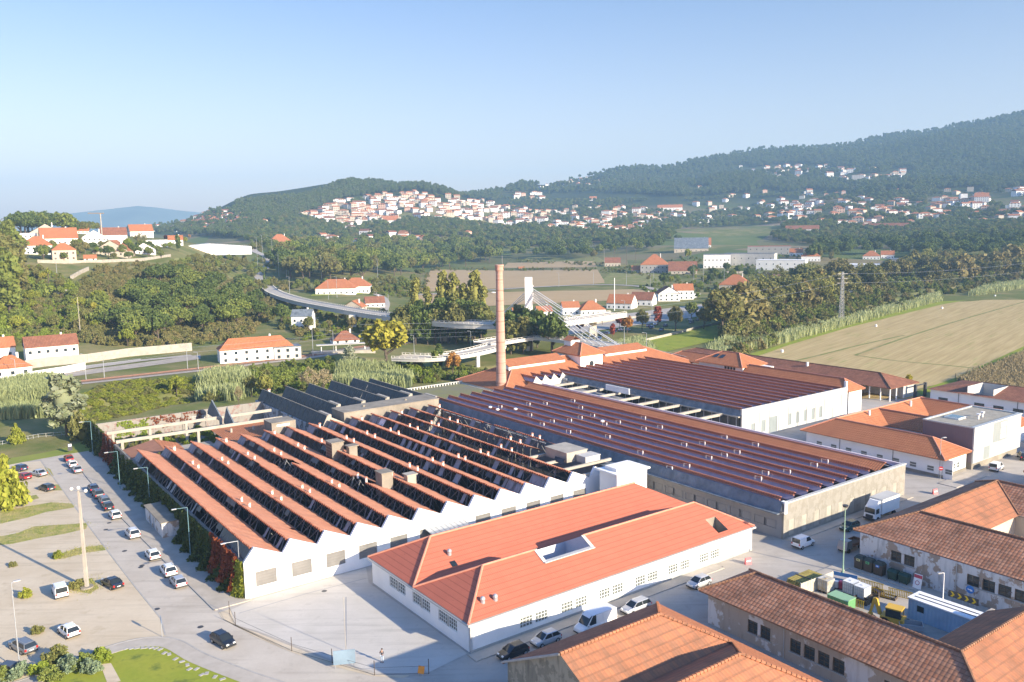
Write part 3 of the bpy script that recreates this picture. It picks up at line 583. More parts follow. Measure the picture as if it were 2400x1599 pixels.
# canopy shed between mill and white hall
b = SB(rm); b.poly([(.1, 29.6, 3.75), (.1, 37.0, 3.75), (4.2, 37.0, 3.2), (4.2, 29.6, 3.2)]); b.poly([(.1, 29.6, 3.66), (.1, 37.0, 3.66), (4.2, 37.0, 3.1), (4.2, 29.6, 3.1)])
for i in range(9): v = 29.6+i*.92; b.bar((.1, v, 3.78), (4.2, v, 3.23), .035)
b.bar((4.1, 29.8, 0), (4.1, 29.8, 3.1), .06); b.bar((4.1, 36.8, 0), (4.1, 36.8, 3.1), .06); b.build('canopy', M['galv'], rm)
# ------------------------------------------------------------------ dark sawtooth shed behind
ds = site_thing('dark_sawtooth_shed', 'low shed with five rows of black sloping glass panels', 'shed', -116, 43)
for k in range(6):
    v = 44.4+7.0*k; z = 8.0; u0 = -116.2; u1 = -71.6 if k == 0 else -81.5
    if k == 5: u0, u1, z = -119, -80, 6.6
    n = int((u1-u0)/2.6); g = SB(ds)
    for i in range(n):
        a, b_ = u0+(u1-u0)*i/n+.05, u0+(u1-u0)*(i+1)/n-.05; g.poly([(a, v-1.5, z-2.9), (b_, v-1.5, z-2.9), (b_, v, z), (a, v, z)])
    g.poly([(u0, v-1.52, z-3), (u0, v-1.5, z-2.9), (u0, v, z), (u0, v+5.0, z-2.6)]); g.build('glass_slope', M['black'], ds)
    t = SB(ds); t.poly([(u0, v, z), (u1, v, z), (u1, v+5.3, z-2.7), (u0, v+5.3, z-2.7)]); t.box(u0, u1, v-.05, v+.25, z+.002, z+.12); t.build('roof_slope', M['concrete'], ds)
    e = SB(ds); e.poly([(u1+.02, v-1.6, z-3.2), (u1+.02, v, z), (u1+.02, v+5.3, z-2.7), (u1+.02, v+5.3, z-3.2)]); e.box(u1-6, u1, v+.3, v+1.1, z-.5, z+.25); e.build('gable_end', M['beam'], ds)
b = SB(ds); b.box(-117, -72.5, 42.6, 42.9, 0, 5.0); b.box(-117.3, -117, 42.6, 84, 0, 5); b.build('side_wall', plaster('stained_white_wall', (.5, .5, .5), (.2, .19, .18), .5, .6), ds)
vent(ds, -113, 45.2, 7.6, .35, .7)
# ------------------------------------------------------------------ roofless ruin at the far left
ru = site_thing('roofless_ruin', 'roofless ruined hall with bare concrete beams and vine covered back wall', 'ruin', -110, 0)
b = SB(ru); b.box(-112.2, -111.8, 0, 43, 0, 5.4)
for v in (21, 27, 33): b.box(-111.8, -111.6, v, v+.4, 0, 5.3)
b.build('back_wall', plaster('vine_stained_wall', (.27, .25, .225), (.25, .17, .15), .55, .5, (.14, .10, .085), .45), ru)
b = SB(ru); b.box(-117.6, -71.2, -.4, 0, 0, 5.6); b.build('side_wall', M['concrete'], ru)
for v in (23.2, 26.2, 29.2): 
    b = SB(ru)
    for i in range(4): b.box(-111.79, -111.75, v+i*.55, v+i*.55+.06, 2.6, 4.)
    for j in range(3): b.box(-111.79, -111.75, v, v+1.7, 2.6+j*.6, 2.66+j*.6)
    b.build('window', M['frame'], ru)
for u, ext in ((-97.6, 40), (-87.2, 39)):
    b = SB(ru); b.box(u-.25, u+.25, .2, ext, 5.4, 6.1); b.build('beam', M['beam'], ru)
    for v in (1.2, 9.5, 18, 26.5): b = SB(ru); b.box(u-.22, u+.22, v, v+.6, 0, 5.4); b.build('column', M['beam'], ru)
for u0, u1 in ((-111, -98.5), (-97, -88)):
    b = SB(ru); um = (u0+u1)/2; b.poly([(u0, 27.4, 4.2), (u1, 27.4, 4.2), (u1-.5, 27.4, 5.2), (um-1.5, 27.4, 8.6), (um-2.3, 27.4, 8.2), (u0, 27.4, 5.)]); b.bar((um-1.5, 27.4, 8.7), (u1, 27.4, 5.0), .22); b.build('broken_gable', M['zinc'], ru)
b = SB(ru); b.poly([(-84.5, .2, 4.2), (-72, .2, 4.0), (-74.5, 7.5, 5.3), (-85, 7.8, 5.6)]); b.build('rusty_sheet_roof', rib('rust_red_sheet', (.33, .15, .085), .8, .8, .8), ru)
b = SB(ru); b.poly([(-74.5, 7.5, 5.35), (-85, 7.8, 5.65), (-83, 12.4, 4.4), (-72.4, 12.2, 4.2)]); b.build('roof_patch', M['tile_o'], ru)
b = SB(ru); b.poly([(-88.5, 21, 5.5), (-71.6, 21.6, 4.6), (-71.6, 36.6, 4.6), (-88.5, 36.5, 5.5)]); b.build('roof_patch', M['tile_o'], ru)
for u, v in ((-82, 24.5), (-81, 29.5)): vent(ru, u, v, 5.2, .3, .9, False, 'beam')
b = SB(ru); b.box(-87, -72, 12.8, 20.8, 2.5, 2.7); b.box(-72.4, -71.5, 9, 20, 2.7, 5.3); b.build('inner_slab', M['beam'], ru)
b = SB(ru); b.box(-111.7, -71.4, .1, 42.5, .03, .12); b.build('floor', M['concrete'], ru)
# annex with the pale door inside the ivy
b = SB(ru); b.build if False else None
an = site_thing('wall_annex', 'small flat roofed annex with pale blue doors set in the ivy wall', 'annex', -46, -3)
b = SB(an); wall_open(b, (-45, -3.3), (-33, -3.3), 0, 2.75, [(3, 4.2, 0, 2.3), (5.4, 6.6, 0, 2.3)], .1, .25); b.box(-45, -44.7, -3.0, -.45, 0, 2.75); b.box(-33.3, -33, -3.0, -.45, 0, 2.75); b.build('wall', M['peel'], an)
b = SB(an); b.box(-45.2, -32.8, -3.5, -.42, 2.753, 2.9); b.build('roof', M['concrete'], an)
for s in (3, 5.4): b = SB(an); b.box(-45+s, -43.8+s, -3.21, -3.17, 0, 2.3); b.build('door', flat('pale_blue_door%d' % s, (.30, .36, .42), .6), an)

for pts in ([(722, 1391), (858, 1356)], [(560, 1438), (722, 1391)], [(811, 1400), (811, 1526)]): ribbon('drain_channel', [at(*p)[:2] for p in pts], .16, .040, M['steel'])
for px, py in ((368, 1428), (292, 1292), (248, 1242), (330, 1330), (760, 1386), (1690, 1330), (470, 1470), (256, 1226), (333, 1326)):
    q = at(px, py); mb = MB(); mb.cyl(q[0], q[1], .03, .045, .4, .4, 12); tag(mb.build('manhole_cover', M['darkmetal']), 'small dark iron manhole cover set in the paving', 'manhole cover', 'manhole covers in the paving')

z2 = lambda a, b: (a/3.92, 1199+b/3.92)
for a, c in ((1160, 1260), (1210, 1258), (1260, 1255), (1310, 1252), (1350, 1250), (1390, 1252), (1430, 1258), (1470, 1268), (1510, 1302), (1555, 1312), (1612, 1355), (1672, 1380), (1722, 1410), (1740, 1450), (1805, 1448), (1855, 1500), (1900, 1488), (1975, 1520), (2045, 1540)):
    q = at(*z2(a, c), .1); mb = MB(); mb.box(-.34, .34, -.22, .22, 0, .05); tag(mb.build('stepping_stone', M['kerb'], None, (q[0], q[1], .1), R(30+(a*7) % 90)), 'pale stepping stone sunk in the corner lawn', 'stone', 'stepping stones round the corner lawn')
q = [at(*z2(*p), .1)[:2] for p in ((920, 1405), (1020, 1395), (1110, 1560), (990, 1590))]; mb = MB(); mb.poly([(p[0], p[1], .125) for p in q]); tag(mb.build('planting_bed', M['carpark']), kind='structure')
# ------------------------------------------------------------------ restored sawtooth halls
def saw_rows(root, u0, u1, v0, n, pitch, zr, zv, skip=()):
    for k in range(n):
        v = v0+k*pitch; b = SB(root); a0 = u0 if not callable(u0) else u0(k); b.poly([(a0, v-.12, zr-.02), (u1, v-.12, zr-.02), (u1, v+pitch-1.0, zv), (a0, v+pitch-1.0, zv)], 0)
        b.poly([(a0, v-.12, zr-.02), (u1, v-.12, zr-.02), (u1, v-.02, zr-.48), (a0, v-.02, zr-.48)], 1)
        b.box(a0, u1, v-.13, v+.12, zr-.01, zr+.09, 1)
        m = int((u1-a0)/.5)
        for j in range(m): a = a0+(j+.2)*(u1-a0)/m; b.box(a, a+.26, v-.30, v-.12, zr-.52, zr-.36, 2)
        b.build('roof_slope', [M['tile_o'], M['tile_edge_red'], M['ridge']], root)
        g = SB(root); g.poly([(a0, v-1.05, zv-.1), (u1, v-1.05, zv-.1), (u1, v-.03, zr-.42), (a0, v-.03, zr-.42)]); g.build('north_light', M['purple'], root)
def snow(root, u, v, z, name='roof_outlet'):
    b = SB(root); b.box(u, u+.22, v-.5, v-.35, z-.9, z+.0); b.bar((u-1.2, v-.5, z-.9), (u-1.2, v-.5, z-.05), .03); b.bar((u-1.2, v-.5, z-.1), (u, v-.45, z-.1), .02); b.build(name, M['white'], root)
h2 = site_thing('tiled_sawtooth_hall', 'long restored hall with red tiled sawtooth roof and concrete end wall beside the mill', 'hall', -79, 77.2)
Z2 = 6.9
saw_rows(h2, -79, 32.0, 79.7, 8, 3.8, Z2, 5.6)
b = SB(h2); b.poly([(-79, 108.4, 5.6), (32, 108.4, 5.6), (32, 111.5, 7.05), (-79, 111.5, 7.05)], 0); b.poly([(32, 111.5, 7.05), (-79, 111.5, 7.05), (-79, 114.6, 5.7), (32, 114.6, 5.7)], 0); b.bar((-79, 111.5, 7.08), (32, 111.5, 7.08), .14, n=6, mi=1); b.build('roof_slope', [M['tile_o'], M['ridge']], h2)
g = SB(h2); g.poly([(-79, 77.95, 4.75), (33, 77.95, 4.75), (33, 78.75, 6.45), (-79, 78.75, 6.45)]); g.box(-79, 33, 77.2, 77.95, 4.6, 4.75); g.build('zinc_lean_to', M['zinc'], h2)
ops = [(1.1+i*5.2, 5.6+i*5.2, 1.45, 2.85) for i in range(6)]; b = SB(h2); wall_open(b, (0, 79), (33, 79), -.2, 4.6, ops, .08, .3); b.box(0, 33.1, 78.7, 79.25, 4.603, 4.78); b.build('side_wall', M['greywall'], h2)
for o_ in ops:
    a, c = o_[0], (o_[0]+o_[1])/2
    for s0, s1 in ((a, c-.15), (c+.15, o_[1])):
        p = blind_panel(h2, (0, 79), (33, 79), (s0, s1, o_[2], o_[3]), M['greywall'], 'blind_window', .07); q = SB(h2)
        for z in (o_[2], o_[3]-.06): q.box(s0, s1, 78.94, 79.06, z+.002, z+.06)
        for s in (s0, s1-.06): q.box(s, s+.06, 78.95, 79.05, o_[2]+.06, o_[3]-.06)
        q.build('frame', M['steel'], p)
nich = [(1.5+i*3.55, 2.9+i*3.55, .4, 3.1) for i in range(10)]
b = SB(h2); wall_open(b, (33.15, 78.9), (33.15, 116.5), -.2, 6.1, nich, .06, .4); b.build('end_wall', M['panel'], h2)
for o_ in nich: blind_panel(h2, (33.15, 78.9), (33.15, 116.5), o_, M['beam'], 'blind_niche', .05)
b = SB(h2); b.box(32.6, 33.3, 79.3, 116.6, 6.103, 6.32); b.build('parapet', M['white2'], h2); b = SB(h2); b.box(32.5, 33.3, 78.9, 79.6, 4.4, 6.5); b.build('corner_pier', M['white'], h2)
b = SB(h2); b.box(-79, 32.6, 116.0, 116.5, 0, 6.2); b.box(-79, 32.6, 114.7, 116.0, 5.5, 5.6); b.build('rear_wall', plain('shade_tinted_white_wall', (.60, .53, .55), .8, .05, .4), h2)  # pinkish tint of the shaded inner face put into the white wall colour
b = SB(h2); b.box(-79.6, -79.1, 77.2, 116, 0, 5.6); zs = [(-79.1, 77.2, 5.3)]
for k in range(8): b.poly([(-79.12, 79.7+3.8*k-1.1, 5.55), (-79.12, 79.7+3.8*k, Z2-.1), (-79.12, 79.7+3.8*k+2.8, 5.55)])
b.build('end_wall', M['white'], h2)
rs = random.Random(5)
for k in range(8):
    v = 79.7+3.8*k
    for u in (-62+k*1.5, -47+k*.5, -36, -26.5, -17, -3.5+k*.4, 8, 21+k*.3):
        if rs.random() < .5: snow(h2, u+rs.uniform(-1, 1), v-.25, Z2)
for u, v in ((-58, 83.4), (-52, 87), (-54.5, 83.2), (-28, 94.6)): b = SB(h2); b.sphere((u, v-.6, Z2+.15), .5, 8, 5, sz=.6); b.build('roof_cowl', M['white'], h2)
h3 = site_thing('far_sawtooth_hall', 'far restored hall with dark red sawtooth roof rows and white panelled end wall', 'hall', -91, 126)
Z3 = 7.7
saw_rows(h3, -90.5, -14.4, 127.4, 12, 3.78, Z3, 6.4)
saw_rows(h3, -90.5, -81.0, 116.0, 3, 3.78, Z3, 6.4)
g = SB(h3); g.poly([(-80.6, 126.0, 5.9), (-13.4, 126.0, 5.9), (-13.4, 126.6, 7.3), (-80.6, 126.6, 7.3)]); g.build('zinc_lean_to', M['zinc'], h3)
b = SB(h3); b.box(-80.6, -14, 126.2, 126.6, 0, .3); b.box(-80.6, -13.9, 125.5, 126.3, 5.6, 5.9); b.build('gutter_beam', M['beam'], h3)
for i in range(26): u = -79.5+i*2.58; b = SB(h3); b.box(u, u+.16, 126.0, 126.2, .3, 5.6); b.build('window_post', M['galv'], h3)
b = SB(h3); b.box(-80, -13.9, 126.7, 126.75, .3, 5.8); b.build('dark_glazing', M['glass'], h3)
b = SB(h3); b.poly([(-80.9, 113.6, 4.5)]+[p for k in range(4) for p in ((-80.9, 114.4+3.4*k, 6.5), (-80.9, 115.4+3.4*k, 8.2), (-80.9, 117.2+3.4*k, 6.6))]+[(-80.9, 128.2, 4.5)]); b.box(-81.3, -80.95, 113.6, 128, 0, 5); b.box(-80.9, -79, 125.6, 128, 4.5, 6.4); b.build('sawtooth_gable', M['white2'], h3)
ops = [(3.5, 5.0, .9, 3.6), (7.5, 9.1, .9, 3.9), (10.6, 13.8, .2, 4.2)]+[(18.3+i*3.35, 19.6+i*3.35, 1.0, 4.0) for i in range(5)]+[(35.2, 37, -.1, 4.3)]
b = SB(h3); wall_open(b, (-13.4, 126.3), (-13.4, 170.2), -.2, 6.1, ops, .12, .35); b.box(-13.8, -13.36, 126.2, 170.3, 6.103, 7.65); b.build('end_wall', M['white2'], h3)
for i, o_ in enumerate(ops):
    if i == 8: blind_panel(h3, (-13.4, 126.3), (-13.4, 170), o_, M['white'], 'door')
    else: blind_panel(h3, (-13.4, 126.3), (-13.4, 170), o_, M['polygrey'], 'slatted_window')
for i in range(11): b = SB(h3); v = 129+i*3.9; b.box(-13.38, -13.34, v, v+.08, 0, 6.0); b.build('joint_strip', M['greywall'], h3)
b = SB(h3); b.box(-90.9, -90.6, 113, 174, 0, 6.3); b.box(-90, -13.8, 172.2, 172.6, 0, 6.3); b.build('rear_wall', M['white'], h3)
ct = site_thing('beam_courtyard', 'row of pale concrete beams across the narrow open court between the two halls', 'courtyard frame', -77, 117)
for u in (-75.5, -69, -62.4, -55, -47.5, -40.4, -33, -25.8, -19): b = SB(ct); b.box(u-.3, u+.3, 116.52, 125.4, 5.35, 5.95); b.build('beam', M['beam'], ct)
b = SB(ct); b.box(-73, -51, 117.2, 125.2, 4.4, 4.6); b.build('flat_roof', M['greywall'], ct); b = SB(ct); b.box(-60, -50.5, 124.3, 124.6, 6.0, 7.6)
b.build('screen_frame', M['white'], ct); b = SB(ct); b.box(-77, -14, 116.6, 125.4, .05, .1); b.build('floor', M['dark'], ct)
# ------------------------------------------------------------------ brick chimney
ch = thing('brick_chimney', 'tall round tapering pink brick factory chimney with a lightning rod', 'chimney', W(-88.0, 107.6))
b = MB(); zt = 41.6; b.cyl(0, 0, 0, zt-2.2, 1.62, 1.02, 24); b.build('shaft', M['brick'], ch)
b = MB(); b.cyl(0, 0, zt-2.2, zt-1.5, 1.03, 1.28, 24); b.cyl(0, 0, zt-1.5, zt-.5, 1.2, 1.2, 24); b.cyl(0, 0, zt-.5, zt, 1.36, 1.36, 24); b.build('crown_moulding', M['brick'], ch)
b = MB(); b.bar((.9, .4, zt), (.9, .4, zt+2.6), .06); b.build('lightning_rod', M['steel'], ch)
for z in np.arange(3, zt-3, 3.1): b = MB(); r = 1.62+(1.02-1.62)*z/(zt-2.2)+.03; b.cyl(0, 0, z, z+.12, r, r, 24); b.build('iron_band', plain('rusty_band', (.30, .13, .09), .8) if z < 5 else bpy.data.materials['rusty_band'], ch)
# ------------------------------------------------------------------ tower building behind the far hall
tb = site_thing('tower_house', 'white square tower with orange pyramid roof and round window between two orange wings', 'building', -96, 145)
def wing(v0, v1, h0, h1):
    b = SB(tb); hip(b, -109, -82, v0, v1, 4.6, 10.4, 'v', h0, h1, 0, capi=1); b.build('roof', [M['tile_o'], M['ridge']], tb)
    a, c = (v0+9, v1-3.5) if h0 else (v0+4, v1-14); b = SB(tb); b.poly([(-96.6, a, 11.5), (-92.0, a, 9.75), (-92.0, c, 9.75), (-96.6, c, 11.5)], 0); b.poly([(-96.6, a, 11.5), (-99.5, a, 10.2), (-99.5, c, 10.2), (-96.6, c, 11.5)], 0)
    b.box(-92.4, -92.2, a, c, 8.6, 9.7, 1)
    for s in (a, c): b.poly([(-92.3, s, 8.9), (-92.3, s, 9.7), (-96.6, s, 11.45), (-96.6, s, 9.)], 1)
    b.build('roof_lantern', [M['tile_o'], M['white']], tb); w = SB(tb); w.box(-108, -83.5, v0+1, v1-1, 0, 4.5); w.build('wall', M['white'], tb)
    for i in (0, 1):
        v = (v0+v1)/2-2+i*2.6; w = SB(tb); w.poly([(-88.2, v, 7.35), (-86.8, v, 6.75), (-86.8, v+1.1, 6.75), (-88.2, v+1.1, 7.35)]); w.build('skylight', M['glass'], tb)
wing(104.5, 139.5, True, False); wing(149.8, 187, False, True)
b = SB(tb); b.box(-102, -89, 139.8, 149.4, 0, 11.0); b.build('tower', M['white'], tb); b = SB(tb); hip(b, -103, -88.3, 139.2, 150, 11.1, 14.2, 'u', True, True, 0, .3, run=5.4, capi=1); b.build('tower_roof', [M['tile_o'], M['ridge']], tb)
b = SB(tb); b.box(-100.5, -97, 142.6, 146.4, 12.4, 14.8); b.build('lantern', M['white'], tb); b = SB(tb); b.poly([(-101, 142.3, 14.75), (-96.6, 142.3, 14.75), (-96.6, 144.5, 16.1), (-101, 144.5, 16.1)]); b.poly([(-101, 146.7, 14.75), (-96.6, 146.7, 14.75), (-96.6, 144.5, 16.1), (-101, 144.5, 16.1)]); b.build('lantern_roof', M['tile_o'], tb)
b = SB(tb); n = 20
b.poly([(-88.96, 144.6+.95*math.cos(2*math.pi*i/n), 7.9+.95*math.sin(2*math.pi*i/n)) for i in range(n)]); b.build('round_window', M['glass'], tb)
# flat annexes near chimney
fa = site_thing('flat_roof_annex', 'low white annex with mossy flat roof and pierced parapet left of the chimney', 'annex', -100, 90)
b = SB(fa); b.box(-103, -80, 80.5, 103, 0, 4.4); b.build('wall', M['white'], fa); b = SB(fa); b.box(-102.6, -80.4, 81, 102.6, 4.403, 4.5); b.build('roof', plain('mossy_flat_roof', (.30, .28, .20), .9, .3, .15, c2=(.24, .24, .07)), fa)
b = SB(fa)
for i in range(22): v = 80.7+i; b.box(-102.9, -102.6, v, v+.45, 4.503, 5.1)
b.box(-102.95, -102.55, 80.6, 103, 5.103, 5.3); b.box(-80.6, -80.1, 86, 103, 4.403, 5.6); b.build('pierced_parapet', M['white2'], fa)
# hip roofed block D, gabled block beside it, long brown roof
d_ = site_thing('hip_roof_block', 'white block with orange hip roof and two skylights behind the far hall', 'building', -68, 171)
b = SB(d_); b.box(-68, -50.4, 172.8, 183.6, 0, 8.3); b.box(-50.4, -46.5, 178, 183, 0, 8.0); b.build('wall', M['white'], d_); b = SB(d_); hip(b, -68.8, -49.8, 171.8, 184.2, 8.35, 11.6, 'u', True, True, 0, capi=1); b.build('roof', [M['tile_o'], M['ridge']], d_)
for u in (-63.8, -61.3): b = SB(d_); b.poly([(u, 174.6, 9.95), (u+1.4, 174.6, 9.95), (u+1.4, 176.3, 10.8), (u, 176.3, 10.8)]); b.build('skylight', M['glass'], d_)
for i in range(4): b = SB(d_); b.box(-57.5+i*1.15, -56.7+i*1.15, 172.72, 172.78, 6.6, 7.9); b.build('window', M['glass'], d_)
e_ = site_thing('ridge_roof_block', 'narrow orange tiled range with white end wall and louvred door beyond the far hall', 'building', -47, 172)
b = SB(e_); hip(b, -50, -13.2, 171.2, 179.2, 6.3, 9.0, 'u', False, True, 0, capi=1); b.build('roof', [M['tile_o'], M['ridge']], e_); b = SB(e_); b.box(-49.6, -13.9, 172.7, 178.6, 0, 6.1); b.box(-14.2, -13.55, 170.3, 171.0, 0, 9.2); b.build('wall', M['white'], e_)
b = SB(e_); b.box(-13.88, -13.84, 173.3, 175.2, .1, 4.2); b.build('door', M['polycarb'], e_); b = SB(e_)
for i in range(4): b.box(-13.88, -13.8, 172.9, 176.6, 3.9-0+i*.38+.4, 4.1+i*.38+.4)
b.build('louvre', M['steel'], e_)
l_ = site_thing('long_brown_roof_range', 'very long low range with brown tiled roof along the field edge', 'building', -100, 196)
b = SB(l_); hip(b, -103, -14.2, 194.2, 210, 4.1, 6.9, 'u', True, True, 0, capi=1); b.build('roof', [M['tile_brown'], M['tile_cap']], l_); b = SB(l_); b.box(-102, -27, 195.2, 209, 0, 4.); b.box(-27, -15, 203, 209, 0, 4.); b.build('wall', M['white2'], l_)
for v in (195.6, 199, 203):
    b = SB(l_); b.cyl(-15.2, v, 0, 4., .22, .22, 8); b.build('porch_column', M['white'], l_)
for u in (-24.5, -21.5, -18): b = SB(l_); b.cyl(u, 195.4, 0, 4., .18, .18, 8); b.build('porch_column', M['white'], l_)
b = SB(l_); b.box(-46.6, -46, 199.9, 200.5, 5.5, 7.5); b.build('chimney', M['white'], l_)
for u in (-35, -33.4): b = SB(l_); b.box(u, u+1.1, 195.1, 195.18, 1.2, 3.2); b.build('window', M['glass'], l_)
k_ = site_thing('low_orange_roof_block', 'low building with orange roof between the tower and the brown range', 'building', -97, 186)
b = SB(k_); hip(b, -95, -70, 184.6, 194, 5.0, 7.6, 'u', True, False, 0, capi=1); b.build('roof', [M['tile_o'], M['ridge']], k_); b = SB(k_); b.box(-94, -70, 185.3, 193.4, 0, 4.8); b.build('wall', M['white'], k_)
# ------------------------------------------------------------------ U-shaped tiled building
ub = site_thing('u_shaped_building', 'single storey white building with orange tiled hip wings beside the grey cube', 'building', 0, 132)
opsu = [(2.6+i*3.72, 4.2+i*3.72, 1.0, 2.2) for i in range(9)]
b = SB(ub); wall_open(b, (.3, 132.6), (32.3, 132.6), -.1, 4.1, opsu, .12, .3); ope = [(2.6, 3.4, 1., 2.4), (4.3, 5.2, 1., 2.4), (5.8, 6.9, 1., 2.4)]; wall_open(b, (32.3, 132.6), (32.3, 142.2), -.1, 4.1, ope, .12, .3)
b.box(.3, .6, 132.9, 180, -.1, 4.1); b.box(.6, 9.4, 179.7, 180, 0, 4.1); b.box(9.1, 9.4, 142.5, 180, 0, 4.1); b.box(9.4, 32, 141.9, 142.2, 0, 4.1); b.build('wall', M['white'], ub)
for o_ in opsu: add_window(ub, (.3, 132.6), (32.3, 132.6), o_, .11, 1, 2, bars=.09, gl='paleglass')
for o_ in ope: add_window(ub, (32.3, 132.6), (32.3, 142.2), o_, .11, 1, 2, bars=.09, gl='paleglass')
b = SB(ub); b.box(.25, 32.36, 132.5, 132.597, -.1, .65); b.box(32.303, 32.4, 132.5, 142.2, -.1, .65); b.build('plinth', M['concrete'], ub)
b = SB(ub); hip(b, -.7, 33.2, 131.5, 142.6, 4.2, 7.05, 'u', True, True, 0, capi=1); b.build('roof', [M['tile_o'], M['ridge']], ub)
b = SB(ub); hip(b, -.7, 10.1, 137, 181, 4.21, 7.0, 'v', False, True, 0, capi=1); b.build('roof', [M['tile_o'], M['ridge']], ub)
b = SB(ub); hip(b, 4.7, 22, 150.8, 159.8, 4.22, 6.9, 'u', False, False, 0, capi=1); b.box(9, 21.8, 151.6, 159, 0, 4.1, 2); gable_fill(b, 'u', 21.7, 151.6, 159, 4.2, 6.7, 2); b.build('roof', [M['tile_o'], M['ridge'], M['white']], ub)
b = SB(ub); hip(b, 4.7, 30, 169.3, 180.4, 4.19, 7.0, 'u', False, True, 0, capi=1); b.box(9, 29, 170, 179.7, 0, 4.1, 2); b.build('roof', [M['tile_o'], M['ridge'], M['white']], ub)
for u, v in ((5.8, 149), (6.2, 167)): 
    b = SB(ub); b.box(u, u+.35, v, v+.5, 6, 7.4); b.build('chimney', M['white'], ub)
for u in (9, 21.6): b = SB(ub); b.bar((u, 132.52, 0), (u, 132.52, 4.0), .06, n=6); b.build('drainpipe', M['darkmetal'], ub)
# ------------------------------------------------------------------ grey cube
cu = site_thing('grey_cube_building', 'modern flat roofed cube clad in translucent white panels with a mauve side', 'building', 22.3, 143)
b = SB(cu); b.box(22.4, 33.1, 142.9, 164.6, 1.5, 8.9); b.build('core', M['cubeclad'], cu); b = SB(cu); b.box(22.7, 33.0, 143.2, 164.2, -.3, 1.5); b.build('plinth', M['concrete'], cu)
c_ = SB(cu); c_.box(33.103, 33.4, 142.85, 164.4, 4.55, 9.2); c_.box(33.103, 33.42, 142.85, 164.6, 1.45, 4.35); c_.box(33.1, 33.5, 142.8, 164.6, 4.36, 4.54); c_.build('front_cladding', M['polycarb'], cu)
for v0, v1, z0, z1 in ((151.4, 157.7, 4.6, 8.9), (147.4, 150.1, 1.55, 4.3), (142.86, 142.9, 0, 0)):
    if z1: c_ = SB(cu); c_.box(33.4, 33.44, v0, v1, z0, z1); c_.build('window', M['polygrey'], cu)
for i in range(3): c_ = SB(cu); c_.box(33.44, 33.46, 154.6, 157.2, 4.9+i*1.3, 6.0+i*1.3); c_.build('window_sash', M['glass'] if 0 else M['polycarb'], cu)
c_ = SB(cu); c_.box(22.4, 33.1, 142.9, 164.6, 8.903, 8.95); c_.build('roof_deck', M['gravel'], cu); c_ = SB(cu)
for q in ((22.3, 22.75, 142.8, 164.8), (32.6, 33.45, 142.8, 164.8), (22.75, 32.6, 164.3, 164.8), (22.75, 32.6, 142.8, 143.0)): c_.box(*q, 8.96, 9.22)
c_.build('parapet', M['polycarb'], cu); c_ = SB(cu); c_.box(24.2, 27.4, 148.4, 151.8, 8.96, 9.3); c_.build('rooflight', M['frame'], cu); c_ = SB(cu); c_.box(24.4, 27.2, 148.6, 151.6, 9.303, 9.33); c_.build('rooflight_glass', flat('blue_rooflight', (.12, .2, .25), .1), cu)
for u, v in ((29.6, 152.5), (29.2, 155.2)): c_ = SB(cu); c_.cyl(u, v, 8.96, 9.9, .2, .2, 8); c_.box(u-.35, u+.35, v-.3, v+.3, 9.903, 10.2); c_.build('roof_flue', M['white'], cu)
# ------------------------------------------------------------------ white range with the well (far right)
eb = site_thing('well_roof_range', 'long white range with brown-orange roof holding a square open well', 'building', -6, 200)
b = SB(eb); b.poly([(-6, 200.3, 4.3), (5.3, 200.3, 4.3), (2.7, 212.0, 6.35), (-1.2, 212.0, 6.35)], 0) if 0 else None
ze, zr, v0, v1 = 4.5, 6.6, 199.7, 221
R_ = lambda u, v: (u, v, ze+(zr-ze)*(v-v0)/10.65)
b.poly([R_(-6.6, v0), R_(4.0, v0+2), R_(4.0, v0+10.65), R_(3.9, 210.35)], 0); b.poly([R_(-6.6, v0), R_(40, v0), R_(40, v0+1.5), R_(4, v0+1.5), R_(4., v0+2)], 0); b.poly([R_(11, v0+1.5), R_(40, v0+1.5), R_(40, 210.35), R_(11, 210.35)], 0); b.poly([(3.9, 210.35, zr), (40, 210.35, zr), (40, v1, ze), (-6.6, v1, ze)], 0); b.poly([(-6.6, v0, ze), (3.9, 210.35, zr), (-6.6, v1, ze)], 0)
b.bar(R_(3.9, 210.4), R_(40, 210.4), .15, n=6, mi=1); b.build('roof', [M['tile_brown'], M['tile_cap']], eb)
b = SB(eb); b.box(-5.8, 40, 200.5, 200.8, 0, 4.45); b.box(-5.8, -5.5, 200.8, 220, 0, 4.45); b.build('wall', M['white'], eb); b = SB(eb); b.box(4.0, 4.15, 201.3, 210.3, 3, 6.55); b.box(10.85, 11, 201.3, 210.3, 3, 6.55); b.box(4.15, 10.85, 210.1, 210.3, 3, 6.5); b.box(4.15, 10.85, 201.3, 210.1, 3., 3.1); b.build('roof_well', M['white2'], eb)
for u in (-3.4, 6.5, 11.5, 16.5, 22.5): b = SB(eb); b.box(u, u+2.6, 200.42, 200.5, 1.6, 2.5); b.build('window', M['glass'], eb)
for u in (2.2, 17.6): b = SB(eb); b.bar((u, 200.4, 0), (u, 200.4, 4.4), .07, n=6); b.build('drainpipe', M['darkmetal'], eb)
gt = site_thing('entrance_gate', 'dark steel entrance gate frame at the field edge', 'gate', -12, 206)
for v in (205, 210.6): b = SB(gt); b.box(-13, -12.3, v-.4, v+.4, 0, 4.2); b.build('gate_post', M['darkmetal'], gt)
b = SB(gt); b.box(-12.8, -12.5, 205.4, 210.2, 3.7, 4.0); b.build('top_rail', M['darkmetal'], gt)
